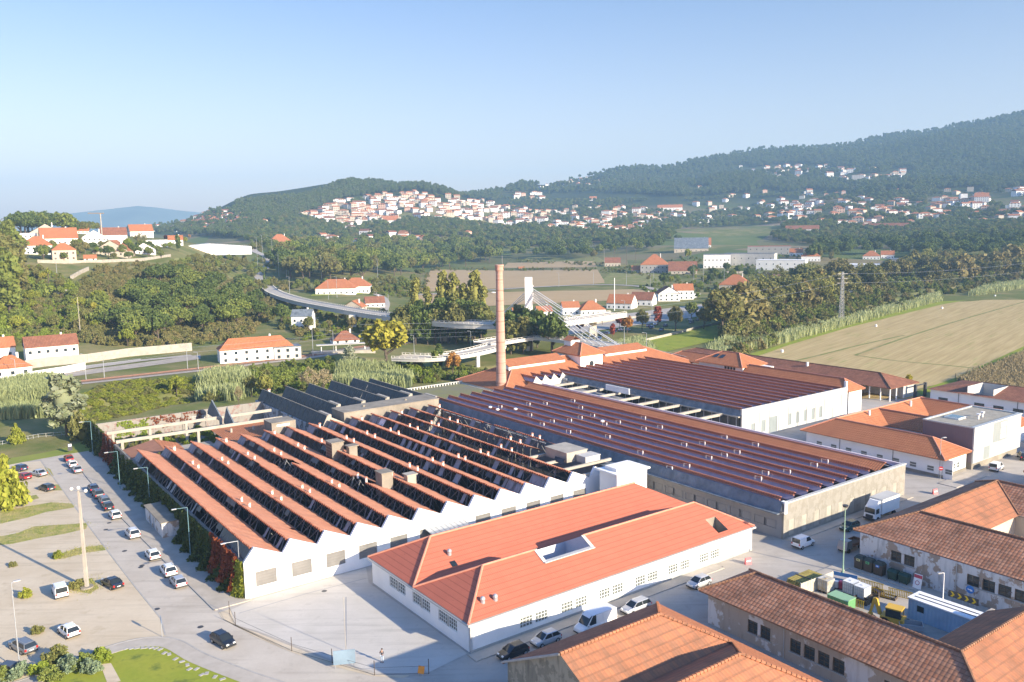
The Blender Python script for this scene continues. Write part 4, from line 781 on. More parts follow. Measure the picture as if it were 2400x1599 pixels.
# ------------------------------------------------------------------ front white hall with salmon double roof
wb = site_thing('white_salmon_hall', 'new white hall with double salmon hip roof, open roof well and long window rows', 'hall', 6, 16.6)
u0, u1, v0, v1 = 6.2, 32.75, 17.0, 71.2
ope = [(5.4, 10.1, 1.5, 3.05), (12.1, 16.8, 1.5, 3.05), (18.9, 23.5, 1.5, 3.05)]
opf = [(v-17.0, v-17.0+4.6, .8, 2.3) for v in (24.65, 31.55, 38.3, 45.2, 52.0, 58.8)]+[(64.9-17, 66.9-17, -.3, 2.6)]
b = SB(wb); wall_open(b, (u0, v0), (u1, v0), -1.6, 3.75, ope, .2, .35); wall_open(b, (u1, v0), (u1, v1), -1.6, 3.75, opf, .2, .35); b.box(u0, u0+.35, v0+.35, v1, -1, 3.75); b.box(u0+.35, u1-.35, v1-.35, v1, -1, 3.75); b.build('wall', M['white'], wb)
for o_ in ope:
    m_ = (o_[0]+o_[1])/2
    for a, c in ((o_[0], m_-.2), (m_+.2, o_[1])): add_window(wb, (u0, v0), (u1, v0), (a, c, o_[2], o_[3]), .16, 4, 3, bars=.07, gl='paleglass')
    b = SB(wb); b.box(u0+m_-.2, u0+m_+.2, v0+.03, v0+.2, o_[2], o_[3]); b.build('mullion_pier', M['sill'], wb)
for o_ in opf[:-1]:
    m_ = (o_[0]+o_[1])/2
    for a, c in ((o_[0], m_-.2), (m_+.2, o_[1])): add_window(wb, (u1, v0), (u1, v1), (a, c, o_[2], o_[3]), .16, 4, 3, bars=.08, gl='paleglass')
    b = SB(wb); b.box(u1-.2, u1-.03, v0+m_-.2, v0+m_+.2, o_[2], o_[3]); b.build('mullion_pier', M['white'], wb)
blind_panel(wb, (u1, v0), (u1, v1), opf[-1], M['white'], 'door', .12)
b = SB(wb); b.box(u0-.05, u1+.1, v0-.1, v0-.003, -1.6, .05); b.box(u1+.003, u1+.1, v0-.1, v1, -1.6, .35); b.build('plinth', M['sill'], wb)
b = SB(wb)
for q in ((u0-.5, u1+.55, v0-.6, v0+.1), (u1-.1, u1+.55, v0+.1, v1+.3), (u0-.5, u0+.1, v0+.1, v1+.3), (u0+.1, u1-.1, v1-.1, v1+.5)): b.box(*q, 3.753, 4.02)
b.build('gutter', M['white2'], wb)
ze, zr = 4.1, 7.65; A = (5.85, 19.45); B = (19.45, 33.1); s0, s1 = 16.55, 71.4
def sal(pts): b = SB(wb); b.poly(pts); return b
b = SB(wb)
m1, m2 = sum(A)/2, sum(B)/2; r1 = (A[1]-A[0])/2
b.poly([(A[0], s0, ze), (A[1], s0, ze), (m1, s0+r1, zr)]); b.poly([(A[0], s0, ze), (m1, s0+r1, zr), (m1, s1-r1, zr), (A[0], s1, ze)]); b.poly([(A[1], s0, ze), (A[1], s1, ze), (m1, s1-r1, zr), (m1, s0+r1, zr)]); b.poly([(A[0], s1, ze), (A[1], s1, ze), (m1, s1-r1, zr)]); b.build('roof', M['salmon'], wb)
sl = (zr-ze)/r1
b = SB(wb); b.poly([(B[0], s0, ze), (B[1], s0, ze), (m2, s0+r1, zr)]); b.poly([(B[0], s1, ze), (B[1], s1, ze), (m2, s1-r1, zr)])
WV = (32.2, 40.9)   # roof well along v
b.poly([(B[0], s0, ze), (m2, s0+r1, zr), (m2, WV[0], zr), (B[0], WV[0], ze)]); b.poly([(B[0], WV[1], ze), (m2, WV[1], zr), (m2, s1-r1, zr), (B[0], s1, ze)])
wu0, wu1 = 22.2, 28.2; zl = ze+(wu0-B[0])*sl; zrr = ze+(B[1]-wu1)*sl
b.poly([(B[0], WV[0], ze), (wu0, WV[0], zl), (wu0, WV[1], zl), (B[0], WV[1], ze)])
b.poly([(B[1], s0, ze), (B[1], WV[0], ze), (m2, WV[0], zr), (m2, s0+r1, zr)]); b.poly([(B[1], WV[0], ze), (B[1], WV[1], ze), (wu1, WV[1], zrr), (wu1, WV[0], zrr)])
X2 = (63.6, 65.9); xu0, xu1 = 29.6, 32.3; zx0 = ze+(B[1]-xu0)*sl; zx1 = ze+(B[1]-xu1)*sl
b.poly([(B[1], WV[1], ze), (B[1], X2[0], ze), (xu0, X2[0], zx0), (m2, WV[1], zr)]); b.poly([(m2, WV[1], zr), (xu0, X2[0], zx0), (xu0, X2[1], zx0), (m2, s1-r1, zr)]); b.poly([(B[1], X2[0], ze), (B[1], X2[1], ze), (xu1, X2[1], zx1), (xu1, X2[0], zx1)]); b.poly([(B[1], X2[1], ze), (B[1], s1, ze), (m2, s1-r1, zr), (xu0, X2[1], zx0)])
b.build('roof', M['salmon'], wb)
b = SB(wb)
for p, q in (((A[0], s0, ze), (m1, s0+r1, zr)), ((A[1], s0, ze), (m1, s0+r1, zr)), ((m1, s0+r1, zr), (m1, s1-r1, zr)), ((B[0], s0, ze), (m2, s0+r1, zr)), ((B[1], s0, ze), (m2, s0+r1, zr)), ((m2, s0+r1, zr), (m2, WV[0], zr)), ((m2, WV[1], zr), (m2, s1-r1, zr)), ((B[1], s1, ze), (m2, s1-r1, zr)), ((A[0], s1, ze), (m1, s1-r1, zr))): b.bar((p[0], p[1], p[2]+.03), (q[0], q[1], q[2]+.03), .17, n=6)
b.build('ridge_cap', M['ridge'], wb)
b = SB(wb); b.box(wu0, wu1, WV[0]+.02, WV[1]-.02, 1.0, 1.1); b.poly([(wu0, WV[0], zl), (m2, WV[0], zr), (wu1, WV[0], zrr), (wu1, WV[0], 1), (wu0, WV[0], 1)]); b.poly([(wu0, WV[1], zl), (m2, WV[1], zr), (wu1, WV[1], zrr), (wu1, WV[1], 1), (wu0, WV[1], 1)]); b.poly([(wu1, WV[0], zrr), (wu1, WV[1], zrr), (wu1, WV[1], 1), (wu1, WV[0], 1)]); b.poly([(wu0, WV[0], zl), (wu0, WV[1], zl), (wu0, WV[1], 1), (wu0, WV[0], 1)]); b.build('roof_well', plain('pale_violet_well_wall', (.55, .55, .60), .8, .05), wb)
b = SB(wb)
def strip(p, q, w, h):
    p, q = Vector(p), Vector(q); d = (q-p).normalized(); n = d.cross(Vector((0, 0, 1))).normalized()
    A_ = [p-n*w/2, p+n*w/2, p+n*w/2+Vector((0, 0, h)), p-n*w/2+Vector((0, 0, h))]; B_ = [c+(q-p) for c in A_]; b.frustum(A_, B_)
strip((m2, WV[0], zr), (wu1+.4, WV[0], zrr-.2), .55, .12); strip((m2, WV[1], zr), (wu1+.4, WV[1], zrr-.2), .55, .12); strip((wu1+.25, WV[0]-.2, zrr-.13), (wu1+.25, WV[1]+.2, zrr-.13), .75, .13); strip((wu0, WV[0], zl), (m2, WV[0], zr), .4, .12)
b.build('well_flashing', M['white2'], wb)
b = SB(wb); b.box(23.4, 25, 33.2, 34.6, 1.1, 2.2); b.box(25.2, 26.6, 33.4, 35.8, 1.1, 1.8, 1); b.build('air_unit', [M['white'], M['darkmetal']], wb)
b = SB(wb); b.box(xu0, xu1, X2[0]+.02, X2[1]-.02, 2.4, 2.5); b.poly([(xu0, X2[0], zx0), (xu0, X2[1], zx0), (xu0, X2[1], 2.4), (xu0, X2[0], 2.4)]); b.poly([(xu0, X2[1], zx0), (xu1, X2[1], zx1), (xu1, X2[1], 2.4), (xu0, X2[1], 2.4)]); b.poly([(xu0, X2[0], zx0), (xu1, X2[0], zx1), (xu1, X2[0], 2.4), (xu0, X2[0], 2.4)]); b.build('roof_light_well', M['concrete'], wb)
def cowl(u, v, z): b = SB(wb); b.cyl(u, v, z-.2, z+.35, .32, .3, 10); b.sphere((u, v, z+.4), .36, 10, 6); b.build('roof_cowl', M['galv'], wb)
cowl(31.0, 18.9+1.2, 5.2); cowl(31.2, 21.9, 5.1); cowl(16.3, 24.3, 5.9)
b = SB(wb); b.poly([(20.9, 22.6, 4.95), (20.9, 23.5, 4.95), (21.8, 23.5, 5.45), (21.8, 22.6, 5.45)]) if 0 else b.poly([(18.3, 23.6, 4.78), (18.3, 24.5, 4.78), (17.4, 24.5, 5.25), (17.4, 23.6, 5.25)]); b.build('skylight', M['carglass'], wb)
# ------------------------------------------------------------------ old tiled buildings at the right
def old_wall(root, p, q, z0, z1, ops, mat, nx=2, ny=3):
    b = SB(root); wall_open(b, p, q, z0, z1, ops, .22, .4); b.build('wall', M[mat], root)
    for o_ in ops:
        add_window(root, p, q, o_, .18, nx, ny, 'wood', 'glass', bars=.09); P = Vector(p); d = (Vector(q)-P).normalized(); n = Vector((d.y, -d.x))
        s = SB(root); a, c = P+d*(o_[0]-.15)+n*.1, P+d*(o_[1]+.15)+n*.1; e, f = P+d*(o_[1]+.15)-n*.1, P+d*(o_[0]-.15)-n*.1; s.prism([(k.x, k.y) for k in (a, c, e, f)], o_[2]-.15, o_[2]-.003); s.build('sill', M['sill'], root)
fb = site_thing('peeling_wall_building', 'old courtyard building with weathered tile roof and peeling white wall behind the bins', 'building', 46, 79)
pairs = lambda L_, z0, z1: [o for a, c in L_ for o in ((a, (a+c)/2-.2, z0, z1), ((a+c)/2+.2, c, z0, z1))]
old_wall(fb, (46.6, 79.3), (78, 79.3), -.2, 5.1, pairs([(5.0, 8.6), (16.0, 19.7), (20.1, 23.8), (27, 30.6)], 2.3, 3.9), 'peel')
b = SB(fb); b.box(46.6, 46.98, 79.72, 117.4, 0, 5.1); b.box(57.3, 57.7, 92.3, 105.6, 0, 5.1); b.box(57.7, 78, 92.3, 92.7, 0, 5.1); b.box(57.7, 78, 105.2, 105.6, 0, 5.1); b.build('side_wall', M['cream'], fb)
b = SB(fb); zr_ = 8.35
b.poly([(45.3, 79.6-.2, 5.25), (82, 79.4, 5.25), (82, 86.4, zr_), (52.0, 86.4, zr_)], 0); b.poly([(82, 92.9, 5.35), (58.3, 92.9, 5.35), (52.0, 86.4, zr_), (82, 86.4, zr_)], 0)
b.poly([(45.3, 79.4, 5.25), (52.0, 86.4, zr_), (52.0, 111.4, zr_), (45.3, 118.2, 5.25)], 0); b.poly([(58.3, 92.9, 5.35), (58.3, 105.0, 5.35), (52.0, 111.4, zr_), (52, 86.4, zr_)], 1)
b.poly([(58.3, 105, 5.35), (82, 105, 5.35), (82, 111.4, zr_), (52, 111.4, zr_)], 0); b.poly([(45.3, 118.2, 5.25), (52, 111.4, zr_), (82, 111.4, zr_), (82, 118.2, 5.25)], 0)
b.poly([(45.3, 79.4, 5.05), (82, 79.4, 5.05), (82, 79.4, 5.25), (45.3, 79.4, 5.25)], 2); b.poly([(45.3, 79.4, 5.05), (45.3, 118.2, 5.05), (45.3, 118.2, 5.25), (45.3, 79.4, 5.25)], 2); b.poly([(45.3, 79.4, 5.05), (82, 79.4, 5.05), (82, 86, 5.3), (46, 86, 5.3)], 2)
b.build('roof', [M['tile_old'], M['tile_old2'], M['tile_cap']], fb)
b = SB(fb)
for p, q in (((45.3, 79.4, 5.25), (52, 86.4, zr_)), ((52, 86.4, zr_), (82, 86.4, zr_)), ((52, 86.4, zr_), (52, 111.4, zr_)), ((52, 111.4, zr_), (82, 111.4, zr_)), ((52, 111.4, zr_), (58.3, 105, 5.35)), ((52, 111.4, zr_), (45.3, 118.2, 5.25))):
    n = int((Vector(q)-Vector(p)).length/.45)
    for i in range(n):
        t0, t1 = i/n, (i+.92)/n; f_ = lambda t: tuple(p[k]+(q[k]-p[k])*t+(.05 if k == 2 else 0) for k in range(3)); b.bar(f_(t0), f_(t1), .20, .15, n=6)
b.build('ridge_cap', M['tile_cap'], fb)
b = SB(fb); b.bar((61.2, 79.2, 0), (61.2, 79.2, 5.0), .07, n=6); b.build('drainpipe', M['galv'], fb)
b = SB(fb); b.bar((68.5, 79.2, 3.2), (68.5, 78.5, 3.6), .04); b.cyl(68.5, 78.45, 3.25, 3.6, .22, .08, 8); b.build('wall_lamp', M['darkmetal'], fb)
gb = site_thing('bare_plaster_building', 'old building with weathered tile roof and flaking tan plaster wall along the street', 'building', 45, 45)
old_wall(gb, (45.2, 46.3), (84, 46.3), -.2, 4.35, pairs([(6.4, 9.8), (12.6, 16.0), (16.4, 19.8), (24.5, 28), (31, 34.5)], 1.3, 3.0), 'peel2')
b = SB(gb); b.box(45.2, 45.6, 46.72, 55.2, -.2, 4.35); b.box(45.6, 70, 54.8, 55.2, 0, 4.35); b.box(70, 70.4, 54.8, 70, 0, 4.35); b.build('side_wall', M['peel2'], gb)
zr_ = 7.25; b = SB(gb); b.poly([(44.3, 45.4, 4.5), (81, 45.4, 4.5), (75.6, 50.6, zr_), (49.5, 50.6, zr_)], 0); b.poly([(44.3, 45.4, 4.5), (49.5, 50.6, zr_), (44.3, 55.9, 4.5)], 0); b.poly([(44.3, 55.9, 4.5), (49.5, 50.6, zr_), (75.6, 50.6, zr_), (70.2, 55.9, 4.5)], 0)
b.poly([(70.2, 55.9, 4.5), (75.6, 50.6, zr_), (75.6, 68.5, zr_), (70.2, 68.5, 4.5)], 1); b.poly([(81, 45.4, 4.5), (81, 68.5, 4.5), (75.6, 68.5, zr_), (75.6, 50.6, zr_)], 1)
for e0, e1 in (((44.3, 45.4), (81, 45.4)), ((44.3, 45.4), (44.3, 55.9)), ((70.2, 55.9), (70.2, 68.5))): b.poly([(*e0, 4.3), (*e1, 4.3), (*e1, 4.5), (*e0, 4.5)], 2)
b.build('roof', [M['tile_old'], M['tile_old2'], M['tile_cap']], gb); b = SB(gb)
for p, q in (((44.3, 45.4, 4.5), (49.5, 50.6, zr_)), ((49.5, 50.6, zr_), (75.6, 50.6, zr_)), ((44.3, 55.9, 4.5), (49.5, 50.6, zr_)), ((75.6, 50.6, zr_), (81, 45.4, 4.5)), ((75.6, 50.6, zr_), (75.6, 68.5, zr_))):
    n = int((Vector(q)-Vector(p)).length/.45)
    for i in range(n):
        f_ = lambda t: tuple(p[k]+(q[k]-p[k])*t+(.05 if k == 2 else 0) for k in range(3)); b.bar(f_(i/n), f_((i+.92)/n), .20, .15, n=6)
b.build('ridge_cap', M['tile_cap'], gb); b = SB(gb); gable_fill(b, 'v', 68.2, 70.4, 80.8, 4.5, 7.2); b.box(70.5, 80.8, 67.8, 68.2, 0, 4.5); b.build('gable_wall', M['peel2'], gb)
b = SB(gb); b.bar((57.0, 46.2, 0), (57.0, 46.2, 4.3), .06, n=6); b.build('drainpipe', M['galv'], gb)
hb = site_thing('double_ridge_building', 'old building with lichen spotted double ridge roof and streaked grey gable in the foreground', 'building', 45, 14)
ze, zr_, zv_ = 5.1, 10.25, 7.4; b = SB(hb); g0 = 13.5
b.poly([(44.6, g0, ze), (44.6, 37.4, ze), (54.5, 27.5, zr_), (54.5, g0, zr_)], 0); b.poly([(54.5, g0, zr_), (54.5, 27.5, zr_), (60, 33., zv_), (60, g0, zv_)], 1); b.poly([(60, g0, zv_), (60, 33., zv_), (65.4, 27.5, zr_), (65.4, g0, zr_)], 1); b.poly([(65.4, g0, zr_), (65.4, 27.5, zr_), (75.3, 37.4, ze), (75.3, g0, ze)], 1)  # left slope's shade put into its colour by a darker brown tile
b.poly([(44.6, 37.4, ze), (75.3, 37.4, ze), (65.4, 27.5, zr_), (60, 33, zv_), (54.5, 27.5, zr_)], 2); b.poly([(44.6, g0, ze-.2), (44.6, 37.4, ze-.2), (44.6, 37.4, ze), (44.6, g0, ze)], 3); b.poly([(44.6, 37.4, ze-.2), (75.3, 37.4, ze-.2), (75.3, 37.4, ze), (44.6, 37.4, ze)], 3)
b.build('roof', [M['tile_brown'], M['tile_old2'], M['tile_o'], M['tile_cap']], hb); b = SB(hb)
b.poly([(45.2, g0+.25, -.2), (74.8, g0+.25, -.2), (74.8, g0+.25, ze), (65.4, g0+.25, zr_-.15), (60, g0+.25, zv_-.12), (54.5, g0+.25, zr_-.15), (45.2, g0+.25, ze+.2)]); b.box(45.2, 45.6, g0+.3, 36.6, -.2, ze); b.box(45.6, 74.6, 36.2, 36.6, -.2, ze); b.build('wall', M['lichenwall'], hb)
b = SB(hb)
for p, q in (((54.5, g0, zr_), (54.5, 27.5, zr_)), ((54.5, 27.5, zr_), (44.6, 37.4, ze)), ((54.5, 27.5, zr_), (60, 33, zv_)), ((65.4, g0, zr_), (65.4, 27.5, zr_)), ((65.4, 27.5, zr_), (75.3, 37.4, ze)), ((65.4, 27.5, zr_), (60, 33, zv_))):
    n = int((Vector(q)-Vector(p)).length/.5)
    for i in range(n): f_ = lambda t: tuple(p[k]+(q[k]-p[k])*t+(.05 if k == 2 else 0) for k in range(3)); b.bar(f_(i/n), f_((i+.92)/n), .22, .17, n=6)
b.build('ridge_cap', M['tile_old2'], hb); b = SB(hb); b.frustum([(44.4, g0-.12, ze-.15), (44.4, g0+.3, ze-.15), (44.4, g0+.3, ze+.05), (44.4, g0-.12, ze+.05)], [(54.5, g0-.12, zr_-.12), (54.5, g0+.3, zr_-.12), (54.5, g0+.3, zr_+.08), (54.5, g0-.12, zr_+.08)]); b.build('verge', M['kerb'], hb)
# small tiled corner building at the right edge
cb = site_thing('corner_tile_building', 'small grey walled building with brown tile roof at the right edge of the side street', 'building', 49, 138)
b = SB(cb); hip(b, 46.6, 62, 134.5, 150, 4.4, 7.2, 'v', True, True, 0, capi=1); b.build('roof', [M['tile_brown'], M['tile_cap']], cb); b = SB(cb); b.box(47.4, 61, 135.3, 149, 0, 4.2); b.build('wall', M['white2'], cb)
rb_ = site_thing('orange_roof_neighbour', 'building with orange roof and white wall behind the grey cube', 'building', 38, 170)
b = SB(rb_); hip(b, 38, 52, 168, 186, 5.4, 8, 'v', True, True, 0, capi=1); b.build('roof', [M['tile_o'], M['ridge']], rb_); b = SB(rb_); b.box(38.6, 51.4, 168.6, 185.4, 0, 5.2); b.build('wall', M['white'], rb_)
# ------------------------------------------------------------------ bridges, railway, roads across the river
def deckz(pts):
    "polyline of (px,py,z) -> world points"
    return [tuple(at(p[0], p[1], p[2])) for p in pts]
def spline3(pts, n=6):
    P = [Vector(p) for p in pts]; out = []
    for i in range(len(P)-1):
        a, b, c, d = P[max(i-1, 0)], P[i], P[i+1], P[min(i+2, len(P)-1)]
        for k in range(n): t = k/n; out.append(.5*((2*b)+(c-a)*t+(2*a-5*b+4*c-d)*t*t+(3*b-a-3*c+d)*t**3))
    out.append(P[-1]); return out
M['bridge'] = plain('pale_bridge_concrete', (.62, .59, .53), .8, .06, .4)
def bridge(root, pts, w, th=1.1, step=2.2, par='bridge', road='road'):
    P = pts; Ls, Rs, D = [], [], []
    for i, p in enumerate(P):
        t = (P[min(i+1, len(P)-1)]-P[max(i-1, 0)]); t.z = 0; t.normalize(); n = Vector((-t.y, t.x, 0)); Ls.append(p+n*w/2); Rs.append(p-n*w/2)
    b = MB(); r = MB(); e = MB(); dz = Vector((0, 0, th)); up = Vector((0, 0, .9))
    for i in range(len(P)-1):
        b.frustum([Ls[i]-dz, Rs[i]-dz, Rs[i], Ls[i]], [Ls[i+1]-dz, Rs[i+1]-dz, Rs[i+1], Ls[i+1]], 0, False)
        k = Vector((0, 0, .02)); f = lambda a, c: a+(c-a)*.06
        r.poly([f(Ls[i], Rs[i])+k, f(Rs[i], Ls[i])+k, f(Rs[i+1], Ls[i+1])+k, f(Ls[i+1], Rs[i+1])+k])
        for S in (Ls, Rs):
            e.bar(S[i]+up, S[i+1]+up, .10); e.bar(S[i]+up*.1, S[i+1]+up*.1, .34); L_ = (S[i+1]-S[i]).length; m = max(1, int(L_/step))
            for j in range(m): q = S[i]+(S[i+1]-S[i])*(j/m); e.bar(q, q+up, .13)
    b.build('deck', M[par], root); r.build('carriageway', M[road], root); e.build('parapet', M[par], root)
va = thing('viaduct', 'grey curved road viaduct with post parapets on a single broad pier', 'viaduct')
vp = spline3([Vector(on(618, 662)), Vector(at(640, 683, 10.2)), Vector(at(700, 703, 10.5)), Vector(at(800, 722, 10.7)), Vector(at(930, 742, 10.8)), Vector(at(1100, 757, 10.8)), Vector(at(1240, 757, 10.8)), Vector(at(1330, 750, 10.8)), Vector(at(1450, 733, 10.8))], 8)
bridge(va, vp, 9.5, 2.0)
for px, py in ((827, 772), (1040, 800), (1390, 790)):
    q = on(px, py); b = MB(); b.box(q[0]-1.7, q[0]+1.7, q[1]-.5, q[1]+3.0, q[2]-1, 9.6); b.build('pier', M['bridge'], va)
cb_ = thing('cable_stayed_bridge', 'cable stayed bridge with one square white pylon and fanned white cables', 'bridge')
bp = spline3([Vector(at(1130, 805, 6.5)), Vector(at(1240, 789, 7)), Vector(at(1310, 792, 7)), Vector(at(1400, 806, 7)), Vector(at(1490, 824, 6.5)), Vector(at(1600, 850, 5.0))], 6)
bridge(cb_, bp, 11, 1.0)
pyl = at(1240, 800, 4); pz = 31.5; b = MB(); b.box(pyl[0]-1.5, pyl[0]+1.7, pyl[1]-1.6, pyl[1]+1.6, 0, pz); b.build('pylon', M['white'], cb_)
for i in range(4): b = MB(); b.box(pyl[0]+1.7, pyl[0]+2.1, pyl[1]-1.2, pyl[1]-.6, pz-4-i*1.7, pz-3.4-i*1.7); b.build('anchor_block', M['white'], cb_)
for i, (px, py) in enumerate([(1372, 800), (1392, 808), (1412, 812), (1432, 816), (1452, 812), (1462, 815)]):
    q = at(px, py, 7.3); b = MB(); b.bar((pyl[0]+1.7, pyl[1]-1.0+.4*(i % 2), pz-9.5+i*.95), q, .15, n=6); b.build('cable', M['white'], cb_)
for i, (px, py) in enumerate([(1150, 722), (1150, 730), (1140, 740)]):
    q = at(px, py+30, 8.5); b = MB(); b.bar((pyl[0]-1.5, pyl[1], pz-9+i*1.2), q, .15, n=6); b.build('cable', M['white'], cb_)
rp_ = thing('ramp_bridge', 'low curved concrete ramp bridge on round columns left of the chimney', 'bridge')
bridge(rp_, spline3([Vector(at(930, 836, 5)), Vector(at(1000, 838, 5)), Vector(at(1060, 833, 5.2)), Vector(at(1120, 822, 5.6)), Vector(at(1165, 810, 6.2)), Vector(at(1130, 803, 6.5))][:5], 6), 9, 1.)
for px, py in ((975, 862), (1120, 860)): q = at(px, py, 0); b = MB(); b.cyl(q[0], q[1], -1, 4.6, .8, .8, 12); b.build('column', M['white'], rp_)
# railway
rail = [on(px, py) for px, py in [(-200, 934), (0, 914), (180, 896), (400, 872), (600, 849), (760, 829), (860, 812), (960, 800)]]; tz = lambda x, y: T(x, y)+.25
rl = smoothline([(p[0], p[1]) for p in rail], 6); ribbon('railway', rl, 5.2, lambda x, y: T(x, y)+.22, M['ballast'])
ribbon('gravel_path', [(p.x+1.6, p.y-4.6) for p in rl], 3.4, lambda x, y: T(x, y)+.16, M['paleballast'])
for o_ in (-.72, .72): ribbon('rail', [(p.x+o_*.5, p.y+o_*.86) for p in rl], .12, lambda x, y: T(x, y)+.42, M['ballast'], h=.15)
tzz = lambda k: (lambda x, y: T(x, y)+k)
ribbon('lane', smoothline([tuple(on(px, py)[:2]) for px, py in [(-60, 905), (40, 896), (120, 882), (210, 862), (330, 846), (450, 834)]], 6), 4.5, tzz(.2), M['asphalt'])
ribbon('access_road', smoothline([tuple(on(px, py)[:2]) for px, py in [(618, 662), (606, 640), (632, 622), (628, 604), (598, 590), (588, 578)]], 8), 9, tzz(.45), M['asphalt'])
ribbon('valley_road', smoothline([tuple(on(px, py)[:2]) for px, py in [(960, 692), (1100, 684), (1250, 674), (1400, 668), (1500, 672), (1560, 684), (1640, 690)]], 8), 7, tzz(.3), M['asphalt'])
ribbon('side_road', smoothline([tuple(on(px, py)[:2]) for px, py in [(885, 745), (905, 718), (900, 700), (880, 690)]], 6), 5, tzz(.3), M['asphalt'])
def dsheet(name, pts, mat, k=.12, nx=14, ny=8, sub=True):
    "quad patch (4 photo corners) draped on the terrain"
    A, B_, C_, D_ = [np.array(on(*p)[:2]) for p in pts]; mb = MB(); G = {}
    for i in range(nx+1):
        for j in range(ny+1):
            s, t = i/nx, j/ny; q = A*(1-s)*(1-t)+B_*s*(1-t)+C_*s*t+D_*(1-s)*t; G[i, j] = (q[0], q[1], T(q[0], q[1])+k)
    for i in range(nx):
        for j in range(ny): mb.poly([G[i, j], G[i+1, j], G[i+1, j+1], G[i, j+1]])
    return tag(mb.build(name, M[mat]), kind='structure')
dsheet('ploughed_field', [(955, 725), (1545, 700), (1500, 678), (985, 688)], 'stub2')
dsheet('ploughed_field', [(985, 684), (1420, 664), (1400, 632), (1010, 632)], 'stub2')
dsheet('ploughed_field', [(1180, 628), (1400, 626), (1390, 612), (1190, 616)], 'stub2'); dsheet('pasture', [(1220, 612), (1420, 616), (1400, 602), (1240, 602)], 'grass')
dsheet('pasture', [(1400, 666), (1560, 670), (1545, 640), (1430, 640)], 'grass'); dsheet('pasture', [(400, 626), (550, 634), (575, 608), (410, 606)], 'grass', .25)
dsheet('river_bank', [(1490, 850), (1790, 772), (1750, 746), (1500, 800)], 'lush', .18); dsheet('parking_area', [(1330, 785), (1690, 735), (1660, 712), (1340, 752)], 'asphalt', .14)
dsheet('gravel_yard', [(-40, 912), (470, 842), (470, 832), (-40, 900)], 'paleballast', .14, 20, 3); dsheet('gravel_yard', [(60, 884), (330, 848), (330, 842), (60, 874)], 'forecourt', .16, 16, 3)
dsheet('garden_lawn', [(728, 695), (850, 690), (846, 680), (735, 686)], 'lush', .22)
# ------------------------------------------------------------------ houses
WALLS = {'w': 'white', 'c': 'cream', 'g': 'greywall', 'p': 'pink', 'b': 'white2'}
ROOFS = {'o': 'tile_o', 's': 'salmon', 'b': 'tile_brown', 'g': 'zinc', 'r': 'redroof', 'w': 'white'}
M['redroof'] = plain('bright_red_sheet_roof', (.45, .06, .06), .6, .08, .3)
def house(px, py, wpx, hpx, label, ang=0., dep=.8, rt='gable', rr=.40, wall='w', roof='o', cat='house', group=None, fl=None, name='house', win=True, chim=True, dist_=None, twall=None):
    q = on(px, py) if dist_ is None else dist_
    d = math.hypot(q[0], q[1]); w = wpx*d/F; h = hpx*d/F*.88; dp = w*dep; rh = rr*min(w, dp)
    az = math.atan2(q[0], q[1]); r = thing(name, label, cat, (q[0]+math.sin(az)*dp*.4, q[1]+math.cos(az)*dp*.4, q[2]-.3), R(ang)-az, group)
    b = MB(); b.box(-w/2, w/2, -dp/2, dp/2, -1.5, h+.3)
    o = .35
    if rt == 'gable':
        gable_fill(b, 'u', -w/2, -dp/2, dp/2, h+.3, h+.3+rh*.97, 0, w)
    b.build('wall', M[WALLS[wall]], r); b = MB(); m = M[ROOFS[roof]]
    if rt == 'gable': hip(b, -w/2-o, w/2+o, -dp/2-o, dp/2+o, h+.35, h+.4+rh, 'u', False, False)
    elif rt == 'gablev':
        hip(b, -w/2-o, w/2+o, -dp/2-o, dp/2+o, h+.35, h+.4+rh, 'v', False, False); g = MB(); gable_fill(g, 'v', -dp/2, -w/2, w/2, h+.303, h+.3+rh*.95, 0, dp); g.build('gable', M[WALLS[wall]], r)
    elif rt == 'hip': hip(b, -w/2-o, w/2+o, -dp/2-o, dp/2+o, h+.35, h+.4+rh, 'u' if w >= dp else 'v', True, True)
    else: b.box(-w/2-.2, w/2+.2, -dp/2-.2, dp/2+.2, h+.303, h+.55)
    b.build('roof', m, r)
    if win:
        nf = fl or max(1, int(h/2.8)); nw = max(2, min(7, int(w/3.0)))
        for f in range(nf):
            for i in range(nw):
                x = -w/2+w*(i+.5)/nw; z = .9+f*(h/nf); b = MB(); b.box(x-.55, x+.55, -dp/2-.03, -dp/2+.02, z, z+1.2); b.build('window', M['glass'], r)
            b = MB(); b.box(w/2-.02, w/2+.03, -.6, .6, .9+f*h/nf, 2.1+f*h/nf); b.build('window', M['glass'], r)
    if chim: b = MB(); b.box(w*.2, w*.2+.7, .2, .9, h, h+rh+1.1); b.build('chimney', M['white'], r)
    return r
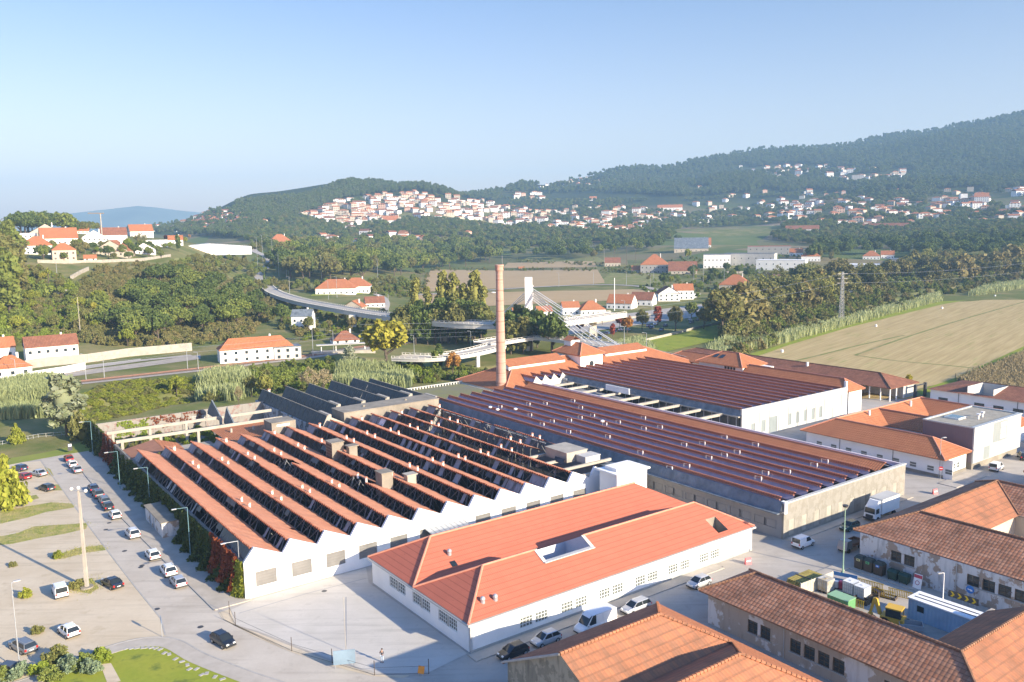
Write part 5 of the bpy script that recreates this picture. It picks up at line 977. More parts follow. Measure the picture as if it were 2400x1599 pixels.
HL = [  # px py wpx hpx label kwargs
 (62, 568, 40, 20, 'white two storey flat roofed house below the dark tree clump', dict(rt='flat', roof='w', chim=False, fl=2)),
 (108, 560, 58, 14, 'low beige gable house with wide grey eaves behind the white flat house', dict(rt='gablev', wall='c', roof='b')),
 (138, 572, 68, 13, 'long white house with straight orange gable roof on the left hilltop', dict(ang=4)),
 (88, 596, 58, 20, 'white house with broad orange hip roof beside the tall left trees', dict(rt='hip', ang=-4)),
 (150, 610, 44, 24, 'beige house with orange pyramid roof and tall chimney above the garden wall', dict(rt='hip', wall='c', ang=5)),
 (222, 574, 46, 18, 'white gable fronted house with dark red roof under the crane', dict(rt='gablev', roof='b')),
 (267, 564, 50, 13, 'white house with long red roof right of the crane', dict(ang=3, roof='b')),
 (282, 578, 34, 16, 'small white gable house half hidden behind the bare tree', dict(rt='gablev', roof='g', chim=False)),
 (268, 600, 70, 12, 'wide beige gable house with one orange slope above the wall', dict(rt='gablev', wall='c', ang=-14)),
 (338, 596, 46, 11, 'low white house with grey roof near the garden trees', dict(rt='gablev', roof='g', chim=False)),
 (190, 548, 30, 6, 'small distant house with pale red roof left of the crane', dict(roof='o')),
 (330, 556, 46, 14, 'white two storey house with red roof behind the orange tree', dict(ang=8)),
 (368, 578, 44, 16, 'white flat roofed house with dark grey slatted wing', dict(rt='flat', roof='g', chim=False)),
 (412, 572, 30, 10, 'small house with orange roof between the autumn trees on the hill', dict()),
 (212, 613, 24, 7, 'small white garden pavilion with red roof by the hillside wall', dict(chim=False)),
 (656, 584, 54, 18, 'large white house with red roof beside the climbing road', dict(rt='hip', ang=6)),
 (122, 848, 96, 38, 'two storey white and pink house with terracotta roof above the railway', dict(ang=5, fl=2, dep=.6, rr=.34, roof='b')),
 (-6, 838, 60, 22, 'white house with red roof at the left edge above the lane', dict(ang=6)),
 (26, 902, 70, 40, 'large white terraced house with orange roof at the left edge by the lane', dict(ang=10, fl=2, rt='hip')),
 (712, 772, 46, 34, 'white two storey house with grey roof under the viaduct', dict(roof='g', ang=-14, fl=2)),
 (790, 690, 90, 16, 'long white bungalow with stepped orange hip roofs above the viaduct', dict(rt='hip', ang=-8, dep=.55)),
 (836, 686, 66, 17, 'white bungalow wing with orange roof and terrace above the viaduct', dict(rt='hip', ang=-8, dep=.7)),
 (832, 728, 46, 9, 'small beige gable house with orange roof just behind the viaduct', dict(rt='gablev', wall='c', ang=-20)),
 (878, 720, 44, 11, 'small white house with red roof at the bend of the side road', dict(roof='b', ang=6)),
 (808, 806, 60, 10, 'small station building with red hip roof by the railway', dict(rt='hip', roof='b', ang=10)),
 (1222, 752, 44, 18, 'white house with orange roof immediately left of the bridge pylon', dict(ang=14)),
 (1190, 768, 26, 26, 'white three storey house beside the chimney', dict(rt='flat', fl=2, roof='o')),
 (1274, 742, 36, 14, 'white house with red roof right behind the bridge pylon', dict(ang=14)),
 (1336, 738, 40, 20, 'white house with red roof behind the bridge cables', dict(ang=10)),
 (1384, 738, 60, 14, 'white bungalow with wide red hip roof behind the viaduct end', dict(rt='hip', ang=16)),
 (1458, 724, 60, 15, 'white house with bright orange gable roof beside the tall pale pole', dict(ang=-18)),
 (1508, 716, 52, 15, 'white gable house with brown roof in the row by the lower field', dict(ang=-16, roof='b')),
 (1564, 706, 50, 20, 'white house with brown roof and cream gable in the row of houses', dict(rt='gablev', roof='b', ang=12, fl=2)),
 (1600, 702, 44, 24, 'tall white house with bright red roof at the right end of the row', dict(ang=10, fl=2)),
 (1534, 640, 64, 22, 'large square stone manor with orange hip roof in the fields', dict(rt='hip', wall='g', fl=2, dep=.9)),
 (1436, 624, 36, 9, 'small stone barn with tan roof at the field edge', dict(wall='c', roof='b', chim=False)),
 (1496, 640, 30, 8, 'small outbuilding with orange roof against the manor', dict(wall='g', chim=False)),
 (1600, 642, 64, 8, 'low open farm shed with red roof right of the manor', dict(wall='c', roof='b', chim=False)),
 (1724, 682, 68, 16, 'beige villa with wide orange hip roof near the red trees', dict(rt='hip', wall='c', ang=-6)),
 (1690, 692, 22, 8, 'tiny white kiosk with flat red roof', dict(rt='flat', roof='r', chim=False)),
 (1680, 628, 60, 34, 'white school wing with brick lower storey', dict(rt='flat', roof='g', fl=2, chim=False, cat='building')),
 (1758, 622, 112, 30, 'long cream school block with slanting roof line', dict(rt='flat', roof='g', wall='b', ang=-12, fl=2, chim=False, dep=.3, cat='building')),
 (1802, 596, 92, 20, 'grey office block with flat bright red roof', dict(rt='flat', roof='r', wall='g', fl=2, chim=False, dep=.3, cat='building')),
 (1832, 634, 106, 26, 'long white school hall with concrete end frame', dict(rt='flat', roof='w', ang=-8, fl=2, chim=False, dep=.4, cat='building')),
 (1868, 660, 120, 14, 'low white workshop range with brown flat roof', dict(rt='flat', roof='b', ang=-6, chim=False, dep=.5, cat='building')),
 (1960, 694, 110, 12, 'low grey warehouse roof behind the riverside trees', dict(rt='flat', roof='g', chim=False, dep=.6, cat='warehouse')),
 (1620, 590, 76, 8, 'low shed with pale grey gable roofs near the wood', dict(roof='g', wall='c', chim=False, cat='shed')),
 (1640, 580, 50, 6, 'house with orange roof behind the grey shed', dict()),
 (2024, 640, 72, 20, 'white cubic office block among the riverside trees', dict(rt='flat', roof='w', fl=2, chim=False, ang=-8, cat='building')),
 (1866, 600, 28, 8, 'house with orange roof right of the red roofed block', dict()),
 (1900, 612, 40, 12, 'house with terracotta hip roof right of the school', dict(rt='hip', roof='o')),
 (2042, 608, 34, 8, 'house with orange hip roof behind the white cubic office', dict(rt='hip')),
 (2080, 606, 26, 9, 'small white house left of the grey sheds', dict()),
 (2142, 616, 90, 8, 'long low grey shed roof in front of the pine wood', dict(rt='flat', roof='g', wall='g', chim=False, cat='shed')),
 (916, 524, 34, 8, 'white house with red roof poking out of the middle wood', dict()),
 (790, 552, 46, 9, 'pale flat roofed factory at the far edge of the middle wood', dict(rt='flat', roof='w', chim=False, cat='building')),
 (2075, 540, 90, 9, 'long pale row building with red roof in the pine trees', dict(roof='b', ang=-4, chim=False, dep=.2)),
 (1880, 548, 70, 11, 'long white two storey building with tiled roof on the right valley floor', dict(roof='b', chim=False, dep=.3)),
 (1655, 522, 134, 8, 'very long white greenhouse roof across the valley', dict(rt='flat', roof='w', chim=False, win=False, dep=.2, cat='greenhouse')),
 (1570, 496, 56, 10, 'terrace of white houses with orange roofs at the foot of the mountain', dict(dep=.3)),
 (2300, 476, 26, 14, 'white house with red roof on the right hillside terrace', dict()),
 (2010, 428, 24, 18, 'tall pale block above the brown sloping field', dict(rt='flat', wall='b', chim=False)),
 (1390, 470, 16, 5, 'small white chapel on the mountain foot', dict(chim=True)),
 (1222, 632, 12, 3, 'tiny white field hut', dict(chim=False, win=False)),
]
for px, py, wp, hp, lb, kw in HL: house(px, py, wp, hp, lb, **kw)
# long railway-side building and warehouse
st = house(600, 846, 160, 34, 'long white railway house with orange hip roof and many windows', ang=9, rt='hip', fl=2, dep=.28, rr=.5, roof='o', chim=True)
house(672, 842, 60, 32, 'grey flat roofed wing at the right end of the railway house', ang=9, rt='flat', roof='g', wall='b', fl=2, chim=False, dep=.7)
wh = house(490, 594, 176, 15, 'big white warehouse with shallow white gable roof on the hilltop', ang=2, rt='gablev', rr=.09, roof='w', chim=False, dep=.5, cat='warehouse', win=False)
cp_ = thing('platform_canopy', 'flat station platform canopy on white posts beside the railway', 'canopy', tuple(on(805, 826)), R(16))
b = MB(); b.box(-11, 11, -1.6, 1.6, 3.4, 3.7); b.build('roof', M['white2'], cp_)
for x in (-9, -3, 3, 9): b = MB(); b.box(x-.15, x+.15, -.15, .15, 0, 3.4); b.build('post', M['white'], cp_)
b = MB(); b.box(-13, 13, -3, 2.4, -.8, .9); b.build('platform', M['beam'], cp_)
# walls along the slope
def lwall(pts, h, m, label, th=.5, name='retaining_wall'):
    P = [Vector(on(*p)) for p in pts]; mb = MB()
    for a, c in zip(P[:-1], P[1:]):
        d = (c-a); d.z = 0; n = Vector((-d.y, d.x, 0)).normalized()*th/2; dz = Vector((0, 0, h)); k = Vector((0, 0, -1))
        mb.frustum([a-n+k, a+n+k, a+n+dz, a-n+dz], [c-n+k, c+n+k, c+n+dz, c-n+dz])
    o = mb.build(name, M[m]); return tag(o, label, 'wall')
lwall([(88, 616), (160, 618), (240, 616), (330, 612), (400, 602)], 2.0, 'beam', 'long pale wall below the hilltop houses')
lwall([(75, 700), (110, 694), (160, 692)], 3.0, 'beam', 'short pale stone terrace wall in the hillside garden')
lwall([(166, 656), (190, 642), (208, 634)], 2.4, 'beam', 'slanting stone wall piece on the slope')
lwall([(60, 866), (110, 858), (205, 850), (300, 836), (450, 822)], 3.4, 'beam', 'long beige retaining wall behind the lane')
lwall([(75, 888), (150, 876), (200, 866)], 2.6, 'white', 'white garden wall beside the lane')
lwall([(1350, 768), (1440, 752), (1530, 740)], 1.2, 'beam', 'low pale wall behind the riverside parking')
lwall([(1490, 806), (1560, 790), (1640, 770), (1725, 752)], 1.3, 'beam', 'pale balustrade along the riverside parking', .3, 'balustrade')
lwall([(1560, 700), (1640, 692), (1625, 700)], 1.2, 'white', 'white front wall of the house row')
lwall([(1690, 642), (1770, 640), (1820, 660)], 2.2, 'beam', 'pale wall below the school')
# crane, poles, lattice tower, catenary
cr = thing('tower_crane', 'thin tower crane standing between the hilltop houses', 'crane', tuple(on(240, 566))); dq = math.hypot(*on(240, 566)[:2]); hh = 58*dq/F
b = MB(); b.bar((0, 0, 0), (0, 0, hh), .55); b.build('mast', M['beam'], cr); b = MB(); b.bar((3, 0, hh), (-10, 0, hh+.3), .5); b.build('jib', plain('rusty_crane_steel', (.30, .22, .15), .7), cr)
lt = thing('lattice_pylon', 'tall grey lattice electricity pylon at the edge of the stubble field', 'pylon', tuple(on(1971, 762))); hh = 27.5
b = MB()
for a in (-1, 1):
    for c in (-1, 1): b.bar((a*1.1, c*1.1, 0), (a*.35, c*.35, hh), .13)
n = 14
for i in range(n):
    z0, z1 = hh*i/n, hh*(i+1)/n; r0, r1 = 1.1-.75*i/n, 1.1-.75*(i+1)/n
    for s in (-1, 1): b.bar((-r0, s*r0, z0), (r1, s*r1, z1), .07); b.bar((s*r0, r0, z0), (s*r1, -r1, z1), .07); b.bar((r0, s*r0, z0), (-r1, s*r1, z1), .05)
b.build('lattice_body', M['galv'], lt)
for z in (hh-1, hh-3.4, hh-5.8): b = MB(); b.bar((-2.6, 0, z), (2.6, 0, z), .16); b.build('cross_arm', M['galv'], lt)
def pole(px, py, ptop, label, r=.16, m='galv', name='lamp_post', cat='lamp post', group=None, head=True, arm=1.2):
    q = on(px, py); d = math.hypot(q[0], q[1]); h = (py-ptop)*d/F
    o = thing(name, label, cat, tuple(q), 0, group); b = MB(); b.cyl(0, 0, -.3, h, r, r*.6, 6); b.build('shaft', M[m], o)
    if head: b = MB(); b.bar((0, 0, h), (-arm, 0, h+.15), .07); b.box(-arm-.6, -arm, -.15, .15, h+.08, h+.26); b.build('lamp_head', M[m], o)
    return o
GL = 'tall street lamps across the river'
for px, py, pt in ((604, 622, 560), (617, 625, 555), (640, 628, 565), (654, 650, 600), (672, 652, 605), (754, 656, 600), (886, 672, 608), (790, 698, 650), (770, 702, 660), (680, 704, 650), (1310, 672, 640), (1391, 668, 638), (1468, 670, 638), (1524, 680, 645), (1532, 672, 640), (1626, 660, 620), (1648, 664, 632), (1697, 672, 630), (1778, 672, 625), (884, 716, 685), (911, 735, 690), (1464, 762, 705), (1528, 755, 712), (1614, 752, 724), (1674, 748, 700), (1682, 742, 690), (1722, 724, 700), (1365, 808, 775), (1400, 815, 772), (1463, 830, 765), (1515, 846, 780), (1312, 790, 735)):
    pole(px, py, pt, 'tall grey street lamp across the river', .17, group=GL)
GM = 'catenary masts along the railway'
for px, py, pt in ((40, 908, 850), (202, 892, 836), (245, 888, 838), (440, 866, 815), (465, 866, 828), (782, 828, 776), (734, 836, 768), (971, 834, 786), (1104, 822, 776)): pole(px, py, pt, 'thin grey catenary mast beside the railway', .14, group=GM, name='catenary_mast', cat='mast', arm=.8)
pole(1440, 728, 652, 'very tall pale concrete pole behind the bridge', .35, 'white', 'concrete_pole', 'pole', head=False); pole(1416, 626, 585, 'tall wooden pole near the palm trees', .2, 'beam', 'wooden_pole', 'pole', head=False)
pole(189, 790, 706, 'leaning pale wooden pole on the scrub slope', .2, 'beam', 'wooden_pole', 'pole', head=False); pole(963, 560, 536, 'pale pole rising out of the middle wood', .25, 'beam', 'wooden_pole', 'pole', head=False); pole(134, 650, 606, 'grey street lamp on the garden slope', .15)
def wires(name, label, P, sag, r=.035):
    b = MB()
    for p, q in zip(P[:-1], P[1:]):
        p, q = Vector(p), Vector(q); L_ = None
        for i in range(10):
            f_ = lambda t: p+(q-p)*t-Vector((0, 0, 4*sag*t*(1-t))); b.bar(f_(i/10), f_((i+1)/10), r, n=3)
    o = b.build(name, M['galv']); return tag(o, label, 'wires')
rz = [on(px, py) for px, py in ((-80, 918), (202, 892), (440, 866), (782, 828), (1104, 822), (1400, 815))]
for k, (z, lb) in enumerate(((8.2, 'upper catenary wire strung along the railway'), (6.4, 'lower contact wire strung along the railway'))): wires('overhead_wire', lb, [(q[0], q[1], q[2]+z) for q in rz], .5, .04)
lq = on(1971, 762)
for k, (py_, lb) in enumerate(((-1, 'top power line running off the lattice pylon'), (-5.8, 'bottom power line running off the lattice pylon'))): wires('power_line', lb, [(-60, 330, 16+py_*.5), (lq[0], lq[1], lq[2]+27.5+py_), (430, 560, 40+py_)], 6, .05)
# ------------------------------------------------------------------ far village houses (few pixels each)
def far_house(seed):
    r_ = random.Random(seed); w, d, h = r_.uniform(10, 17), r_.uniform(8, 11), r_.uniform(4.5, 8.5); b = MB(); b.box(-w/2, w/2, -d/2, d/2, -3, h); hip(b, -w/2-.4, w/2+.4, -d/2-.4, d/2+.4, h+.05, h+r_.uniform(1.8, 2.8), 'u', seed % 2 == 0, seed % 2 == 0, 1)
    if seed % 3 == 0: b.box(-w/2-5, -w/2-.003, -d/2+1, d/2-1, -3, h*.55)
    for i in range(3):
        for z in ((1, 4.3) if h > 6 else (1,)): b.box(-w*.36+i*w*.3, -w*.36+i*w*.3+1.5, -d/2-.04, -d/2+.01, z, z+1.5, 2)
    o = b.build('far_house', [M[('white', 'cream', 'white', 'white2', 'pink')[seed % 5]], M[('tile_o', 'tile_o', 'tile_brown')[seed % 3]], M['glass']]); return o
FH = [far_house(i) for i in range(8)]; used = set()
def inpoly(x, y, P):
    c = False
    for i in range(len(P)):
        (x0, y0), (x1, y1) = P[i], P[i-1]
        if (y0 > y) != (y1 > y) and x < (x1-x0)*(y-y0)/(y1-y0)+x0: c = not c
    return c
HOUSES = []
def village(poly, n, label, group, seed, mind=13):
    r_ = random.Random(seed); xs = [p[0] for p in poly]; ys = [p[1] for p in poly]; k = 0; tries = 0
    while k < n and tries < n*60:
        tries += 1; px, py = r_.uniform(min(xs), max(xs)), r_.uniform(min(ys), max(ys))
        if not inpoly(px, py, poly): continue
        q = on(px, py)
        if math.hypot(q[0], q[1]) > 4200 or q[1] < 0: continue
        if any((q[0]-h[0])**2+(q[1]-h[1])**2 < mind**2 for h in HOUSES): continue
        HOUSES.append((q[0], q[1])); i = r_.randrange(8)
        if i in used: o = FH[i].copy(); COL.objects.link(o)
        else: o = FH[i]; used.add(i)
        s = r_.uniform(1.0, 1.45); o.location = [float(c) for c in q]; o.rotation_euler = (0, 0, r_.gauss(-math.atan2(q[0], q[1])+.15, .35)); o.scale = (s, s, s); tag(o, label, 'house', group); k += 1
village([(700, 506), (790, 470), (880, 456), (980, 448), (1060, 464), (1150, 474), (1190, 492), (1180, 520), (1080, 512), (980, 500), (900, 512), (820, 530), (760, 522)], 120, 'small pale house in the dense village on the central hillside', 'houses of the hillside village', 1, 11)
village([(330, 530), (380, 506), (450, 500), (560, 500), (600, 520), (560, 532), (420, 528)], 34, 'small pale house in the village on the far left ridge', 'houses on the far left ridge', 2)
village([(1180, 500), (1330, 496), (1480, 500), (1560, 520), (1500, 546), (1360, 540), (1240, 536), (1180, 524)], 38, 'small pale house scattered on the middle valley floor', 'houses on the middle valley floor', 3)
village([(1730, 398), (1840, 392), (1960, 398), (2030, 412), (2120, 408), (2120, 420), (2000, 430), (1860, 414), (1740, 410)], 30, 'small pale house in the hamlet high on the mountain side', 'houses of the mountain hamlet', 4)
village([(1840, 470), (2010, 476), (2200, 470), (2400, 458), (2400, 500), (2240, 510), (2060, 520), (1880, 530), (1780, 512)], 52, 'small pale house scattered along the right hillside foot', 'houses at the right hillside foot', 5)
village([(1190, 456), (1290, 448), (1270, 470), (1200, 474)], 8, 'small pale house at the saddle between the two hills', 'houses at the saddle', 6)
FARPTS = []
def more_houses(poly, n, seed):
    rng = np.random.default_rng(seed); xs = [p[0] for p in poly]; ys = [p[1] for p in poly]; px = []
    while len(px) < n:
        x, y = rng.uniform(min(xs), max(xs)), rng.uniform(min(ys), max(ys))
        if inpoly(x, y, poly): px.append((x, y))
    for q in on_many(px):
        if math.hypot(q[0], q[1]) < 4200 and q[1] > 0 and all((q[0]-h[0])**2+(q[1]-h[1])**2 > 144 for h in HOUSES): HOUSES.append((q[0], q[1])); FARPTS.append(q)
more_houses([(690, 510), (800, 474), (900, 458), (1060, 466), (1190, 488), (1200, 528), (1060, 524), (940, 520), (820, 540)], 130, 11); more_houses([(1180, 486), (1500, 486), (1580, 510), (1500, 552), (1200, 530)], 70, 12)
more_houses([(1560, 440), (2000, 452), (2420, 440), (2420, 520), (2000, 536), (1560, 520)], 110, 13); more_houses([(1240, 424), (1330, 414), (1420, 420), (1380, 440), (1260, 446)], 14, 14); more_houses([(1700, 384), (2050, 396), (2180, 400), (2100, 426), (1760, 418)], 34, 15); more_houses([(160, 540), (400, 512), (600, 514), (640, 540), (300, 548)], 60, 16); more_houses([(640, 556), (1000, 548), (1180, 556), (1160, 570), (700, 576)], 16, 17)
for i in range(8):
    if i not in used: bpy.data.objects.remove(FH[i])
# ------------------------------------------------------------------ vegetation
LF = {
 'dark': leaf('dark_green_leaves', (0.066, 0.105, 0.028), (0.168, 0.211, 0.055), (0.099, 0.142, 0.039)),
 'mid': leaf('mid_green_leaves', (0.115, 0.167, 0.033), (0.262, 0.295, 0.065), (0.178, 0.210, 0.055)),
 'olive': leaf('olive_leaves', (0.125, 0.145, 0.041), (0.250, 0.249, 0.081), (0.191, 0.177, 0.062)),
 'brown': leaf('brown_green_scrub', (0.185, 0.159, 0.062), (0.340, 0.280, 0.117), (0.154, 0.176, 0.055)),
 'yellow': leaf('yellow_leaves', (0.325, 0.275, 0.025), (0.525, 0.450, 0.062), (0.250, 0.275, 0.050)),
 'ygreen': leaf('yellow_green_leaves', (0.207, 0.237, 0.026), (0.388, 0.391, 0.066), (0.166, 0.210, 0.033)),
 'gold': leaf('golden_poplar_leaves', (.21, .22, .055), (.34, .33, .095), (.25, .25, .06)),
 'orange': leaf('orange_autumn_leaves', (0.345, 0.149, 0.034), (0.483, 0.276, 0.069), (0.391, 0.184, 0.046)),
 'red': leaf('red_autumn_leaves', (0.299, 0.057, 0.040), (0.414, 0.127, 0.081), (0.345, 0.081, 0.057)),
 'wine': leaf('dark_red_leaves', (0.115, 0.034, 0.034), (0.196, 0.069, 0.057)),
 'reed': leaf('grey_green_reed', (0.260, 0.305, 0.130), (0.442, 0.468, 0.247), (0.312, 0.351, 0.156)),
 'silver': leaf('silver_green_leaves', (0.172, 0.207, 0.103), (0.460, 0.483, 0.368), (0.184, 0.218, 0.103)),
 'pine': leaf('pine_needles', (0.070, 0.104, 0.038), (0.157, 0.188, 0.070), (0.117, 0.143, 0.052)),
 'lime': leaf('bright_green_leaves', (0.160, 0.231, 0.030), (0.303, 0.353, 0.060), (0.192, 0.244, 0.030)),
 'kale': leaf('blue_green_leaves', (0.149, 0.207, 0.115), (0.287, 0.356, 0.230), (0.184, 0.241, 0.138)),
 'euca': leaf('blue_grey_forest_leaves', (0.079, 0.111, 0.049), (0.187, 0.214, 0.086), (0.128, 0.152, 0.062)),
 'creeper': leaf('red_creeper_leaves', (0.182, 0.029, 0.023), (0.312, 0.072, 0.039), (0.208, 0.078, 0.026)),
 'weed': leaf('weed_blades', (.30, .31, .08), (.46, .40, .16), (.36, .34, .10)),
 'ivy': leaf('dark_ivy_leaves', (0.048, 0.070, 0.015), (0.123, 0.145, 0.032), (0.068, 0.093, 0.026)),
 'straw': leaf('dry_straw', (0.345, 0.276, 0.149), (0.483, 0.414, 0.253)),
}
def leafquads(cent, outw, size, rng, flat=.55):
    n = len(cent); nr = rng.normal(size=(n, 3)); nr /= np.linalg.norm(nr, axis=1)[:, None]; nv = outw*(1-flat)+nr*flat; nv /= np.linalg.norm(nv, axis=1)[:, None]+1e-9
    t = np.cross(nv, rng.normal(size=(n, 3))); t /= np.linalg.norm(t, axis=1)[:, None]+1e-9; b = np.cross(nv, t); s = size*rng.uniform(.55, 1.25, n)[:, None]
    k = np.stack([cent-t*s-b*s*.6, cent+t*s-b*s*.7, cent+t*s*.7+b*s*.8, cent-t*s*.8+b*s*.6], 1); return k.reshape(-1, 3), np.arange(n*4).reshape(n, 4)
def crown(shape, seed):
    "crown for a tree 10 m tall; returns vertices and quads"
    rng = np.random.default_rng(seed); C_ = []; Rr = []
    if shape == 'broad':
        for i in range(46):
            th = rng.uniform(0, 2*math.pi); ph = math.acos(rng.uniform(-.55, 1)); rr = rng.uniform(.62, 1.0); C_.append((3.3*rr*math.sin(ph)*math.cos(th), 3.3*rr*math.sin(ph)*math.sin(th), 6.0+3.2*rr*math.cos(ph))); Rr.append(rng.uniform(.75, 1.35))
        core = [(0, 0, 6.2, 1.9, 2.0)]
    elif shape == 'wide':
        for i in range(52):
            th = rng.uniform(0, 2*math.pi); ph = math.acos(rng.uniform(-.2, 1)); rr = rng.uniform(.6, 1.0); w = 4.6*(1+.18*math.sin(3*th+seed)); C_.append((w*rr*math.sin(ph)*math.cos(th), w*rr*math.sin(ph)*math.sin(th), 5.4+3.6*rr*math.cos(ph))); Rr.append(rng.uniform(.8, 1.5))
        core = [(0, 0, 6., 2.7, 2.0)]
    elif shape == 'tall':
        for i in range(44):
            z = rng.uniform(2.6, 10.); w = 1.9*math.sin(math.pi*min(1, max(.12, (z-1.4)/9.2)))**.7*rng.uniform(.5, 1.05); th = rng.uniform(0, 2*math.pi); C_.append((w*math.cos(th), w*math.sin(th), z-.4)); Rr.append(rng.uniform(.55, 1.0))
        core = [(0, 0, 6.2, 1.2, 3.2)]
    elif shape == 'poplar':
        for i in range(60):
            z = rng.uniform(.7, 9.9); w = .98*math.sin(math.pi*min(1, (z+.35)/10.6))**.6*rng.uniform(.35, 1.); th = rng.uniform(0, 2*math.pi); C_.append((w*math.cos(th), w*math.sin(th), z)); Rr.append(rng.uniform(.42, .72))
        core = [(0, 0, 4.8, .7, 4.3)]
    elif shape == 'pine':
        for i in range(40):
            th = rng.uniform(0, 2*math.pi); rr = math.sqrt(rng.uniform(.05, 1)); C_.append((3.6*rr*math.cos(th), 3.6*rr*math.sin(th), 8.3+1.1*math.sqrt(max(0, 1-rr*rr))+rng.normal()*.25)); Rr.append(rng.uniform(.6, 1.0))
        core = [(0, 0, 8.2, 2.9, .9)]
    elif shape == 'bush':
        for i in range(26):
            th = rng.uniform(0, 2*math.pi); ph = math.acos(rng.uniform(-.1, 1)); rr = rng.uniform(.5, 1.0); C_.append((5.*rr*math.sin(ph)*math.cos(th), 5.*rr*math.sin(ph)*math.sin(th), 1.5+6.8*rr*math.cos(ph))); Rr.append(rng.uniform(1.1, 2.0))
        core = [(0, 0, 2.2, 2.6, 2.6)]
    elif shape == 'airy':
        for i in range(40):
            th = rng.uniform(0, 2*math.pi); ph = math.acos(rng.uniform(-.5, 1)); rr = rng.uniform(.55, 1.1); C_.append((3.2*rr*math.sin(ph)*math.cos(th), 3.2*rr*math.sin(ph)*math.sin(th), 5.8+3.6*rr*math.cos(ph))); Rr.append(rng.uniform(.7, 1.1))
        core = []
    C_ = np.array(C_); Rr = np.array(Rr); per = {'poplar': 60, 'airy': 34, 'bush': 60}.get(shape, 52); sz = {'poplar': .24, 'airy': .20, 'bush': .50, 'pine': .30}.get(shape, .36)
    idx = np.repeat(np.arange(len(C_)), per); dr = rng.normal(size=(len(idx), 3)); dr /= np.linalg.norm(dr, axis=1)[:, None]; rad = rng.uniform(.45, 1.05, len(idx)); pos = C_[idx]+dr*(Rr[idx]*rad)[:, None]
    v, q = leafquads(pos, dr, sz, rng)
    for (x, y, z, rw, rh) in core:
        n, m = 10, 7; a = np.linspace(0, 2*math.pi, n+1); b = np.linspace(0, math.pi, m+1); A, B = np.meshgrid(a, b); rw_ = 1+.12*np.sin(3*A+seed)+.1*np.cos(4*B); P = np.stack([x+rw*rw_*np.sin(B)*np.cos(A), y+rw*rw_*np.sin(B)*np.sin(A), z+rh*np.cos(B)], -1).reshape(-1, 3); i = np.arange((m+1)*(n+1)).reshape(m+1, n+1)
        q2 = np.stack([i[:-1, :-1], i[:-1, 1:], i[1:, 1:], i[1:, :-1]], -1).reshape(-1, 4); q = np.concatenate([q, q2+len(v)]); v = np.concatenate([v, P])
    return v, q
def trunk(shape, seed):
    r_ = random.Random(seed); b = MB(); h = {'tall': 8, 'poplar': 8.5, 'pine': 8.4, 'bush': 2.}.get(shape, 5.4); r = {'poplar': .22, 'tall': .2, 'pine': .2, 'bush': .2}.get(shape, .3)
    b.bar((0, 0, -.4), (r_.uniform(-.1, .1), r_.uniform(-.1, .1), h*.45), r, r*.75, 7); b.bar((0, 0, h*.44), (.1, .05, h), r*.75, r*.3, 7)
    nb = {'poplar': 3, 'tall': 4, 'bush': 3}.get(shape, 6)
    for i in range(nb):
        a = r_.uniform(0, 6.28); z = h*r_.uniform(.4, .85); l = {'poplar': .7, 'tall': 1.2, 'bush': 2.5}.get(shape, 2.6); b.bar((0, 0, z), (l*math.cos(a), l*math.sin(a), z+l*.8), r*.45, r*.12, 5)
        if shape in ('airy', 'broad', 'wide'):
            for j in range(3): c = a+r_.uniform(-.7, .7); b.bar((l*.8*math.cos(a), l*.8*math.sin(a), z+l*.6), (l*1.5*math.cos(c), l*1.5*math.sin(c), z+l*1.5), r*.2, .03, 4)
    return b
_cm, _tm = {}, {}
def tree_mesh(shape, col, var):
    if (shape, var) not in _tm:
        o = trunk(shape, var*7+1).build('trunk', M['trunk']); _tm[shape, var] = o.data; bpy.data.objects.remove(o)
        v, q = crown(shape, var*13+len(shape)); o = np_mesh('crown', v, q, LF[col]); _cm[shape, var] = o.data; bpy.data.objects.remove(o); _cm[shape, var, col] = _cm[shape, var]
    if (shape, var, col) not in _cm:
        me = _cm[shape, var].copy(); me.materials.clear(); me.materials.append(LF[col]); _cm[shape, var, col] = me
    return _tm[shape, var], _cm[shape, var, col]
TR = random.Random(11)
def tree(q, h, shape, col, label, group=None, name=None, wide=1., cat=None):
    var = TR.randrange(3); tm, cm = tree_mesh(shape, col, var)
    nm = name or {'poplar': 'poplar_tree', 'pine': 'pine_tree', 'bush': 'bush'}.get(shape, 'tree'); ct = cat or {'bush': 'bush'}.get(shape, 'tree')
    r = thing(nm, label, ct, tuple(q), TR.uniform(0, 6.28), group); s = h/10*(1 if shape != 'bush' else 1.2); r.scale = (s*wide*TR.uniform(.9, 1.1), s*wide*TR.uniform(.9, 1.1), s)
    for n_, me in (('trunk', tm), ('crown', cm)): o = bpy.data.objects.new(n_, me); COL.objects.link(o); o.parent = r
    return r
def scatter(poly, n, seed, mind=4., ok=None):
    r_ = random.Random(seed); xs = [p[0] for p in poly]; ys = [p[1] for p in poly]; out = []; t = 0
    while len(out) < n and t < n*40:
        t += 1; px, py = r_.uniform(min(xs), max(xs)), r_.uniform(min(ys), max(ys))
        if not inpoly(px, py, poly): continue
        q = on(px, py)
        if mind and any((q[0]-a[0])**2+(q[1]-a[1])**2 < mind*mind for a in out): continue
        out.append(q)
    return out
def grove(poly, n, hs, kinds, label, group, seed, mind=4., wide=1., name=None):
    r_ = random.Random(seed+100)
    for q in scatter(poly, n, seed, mind): s, c = r_.choice(kinds); tree(q, r_.uniform(*hs), s, c, label, group, wide=wide, name=name if s != 'bush' else None)
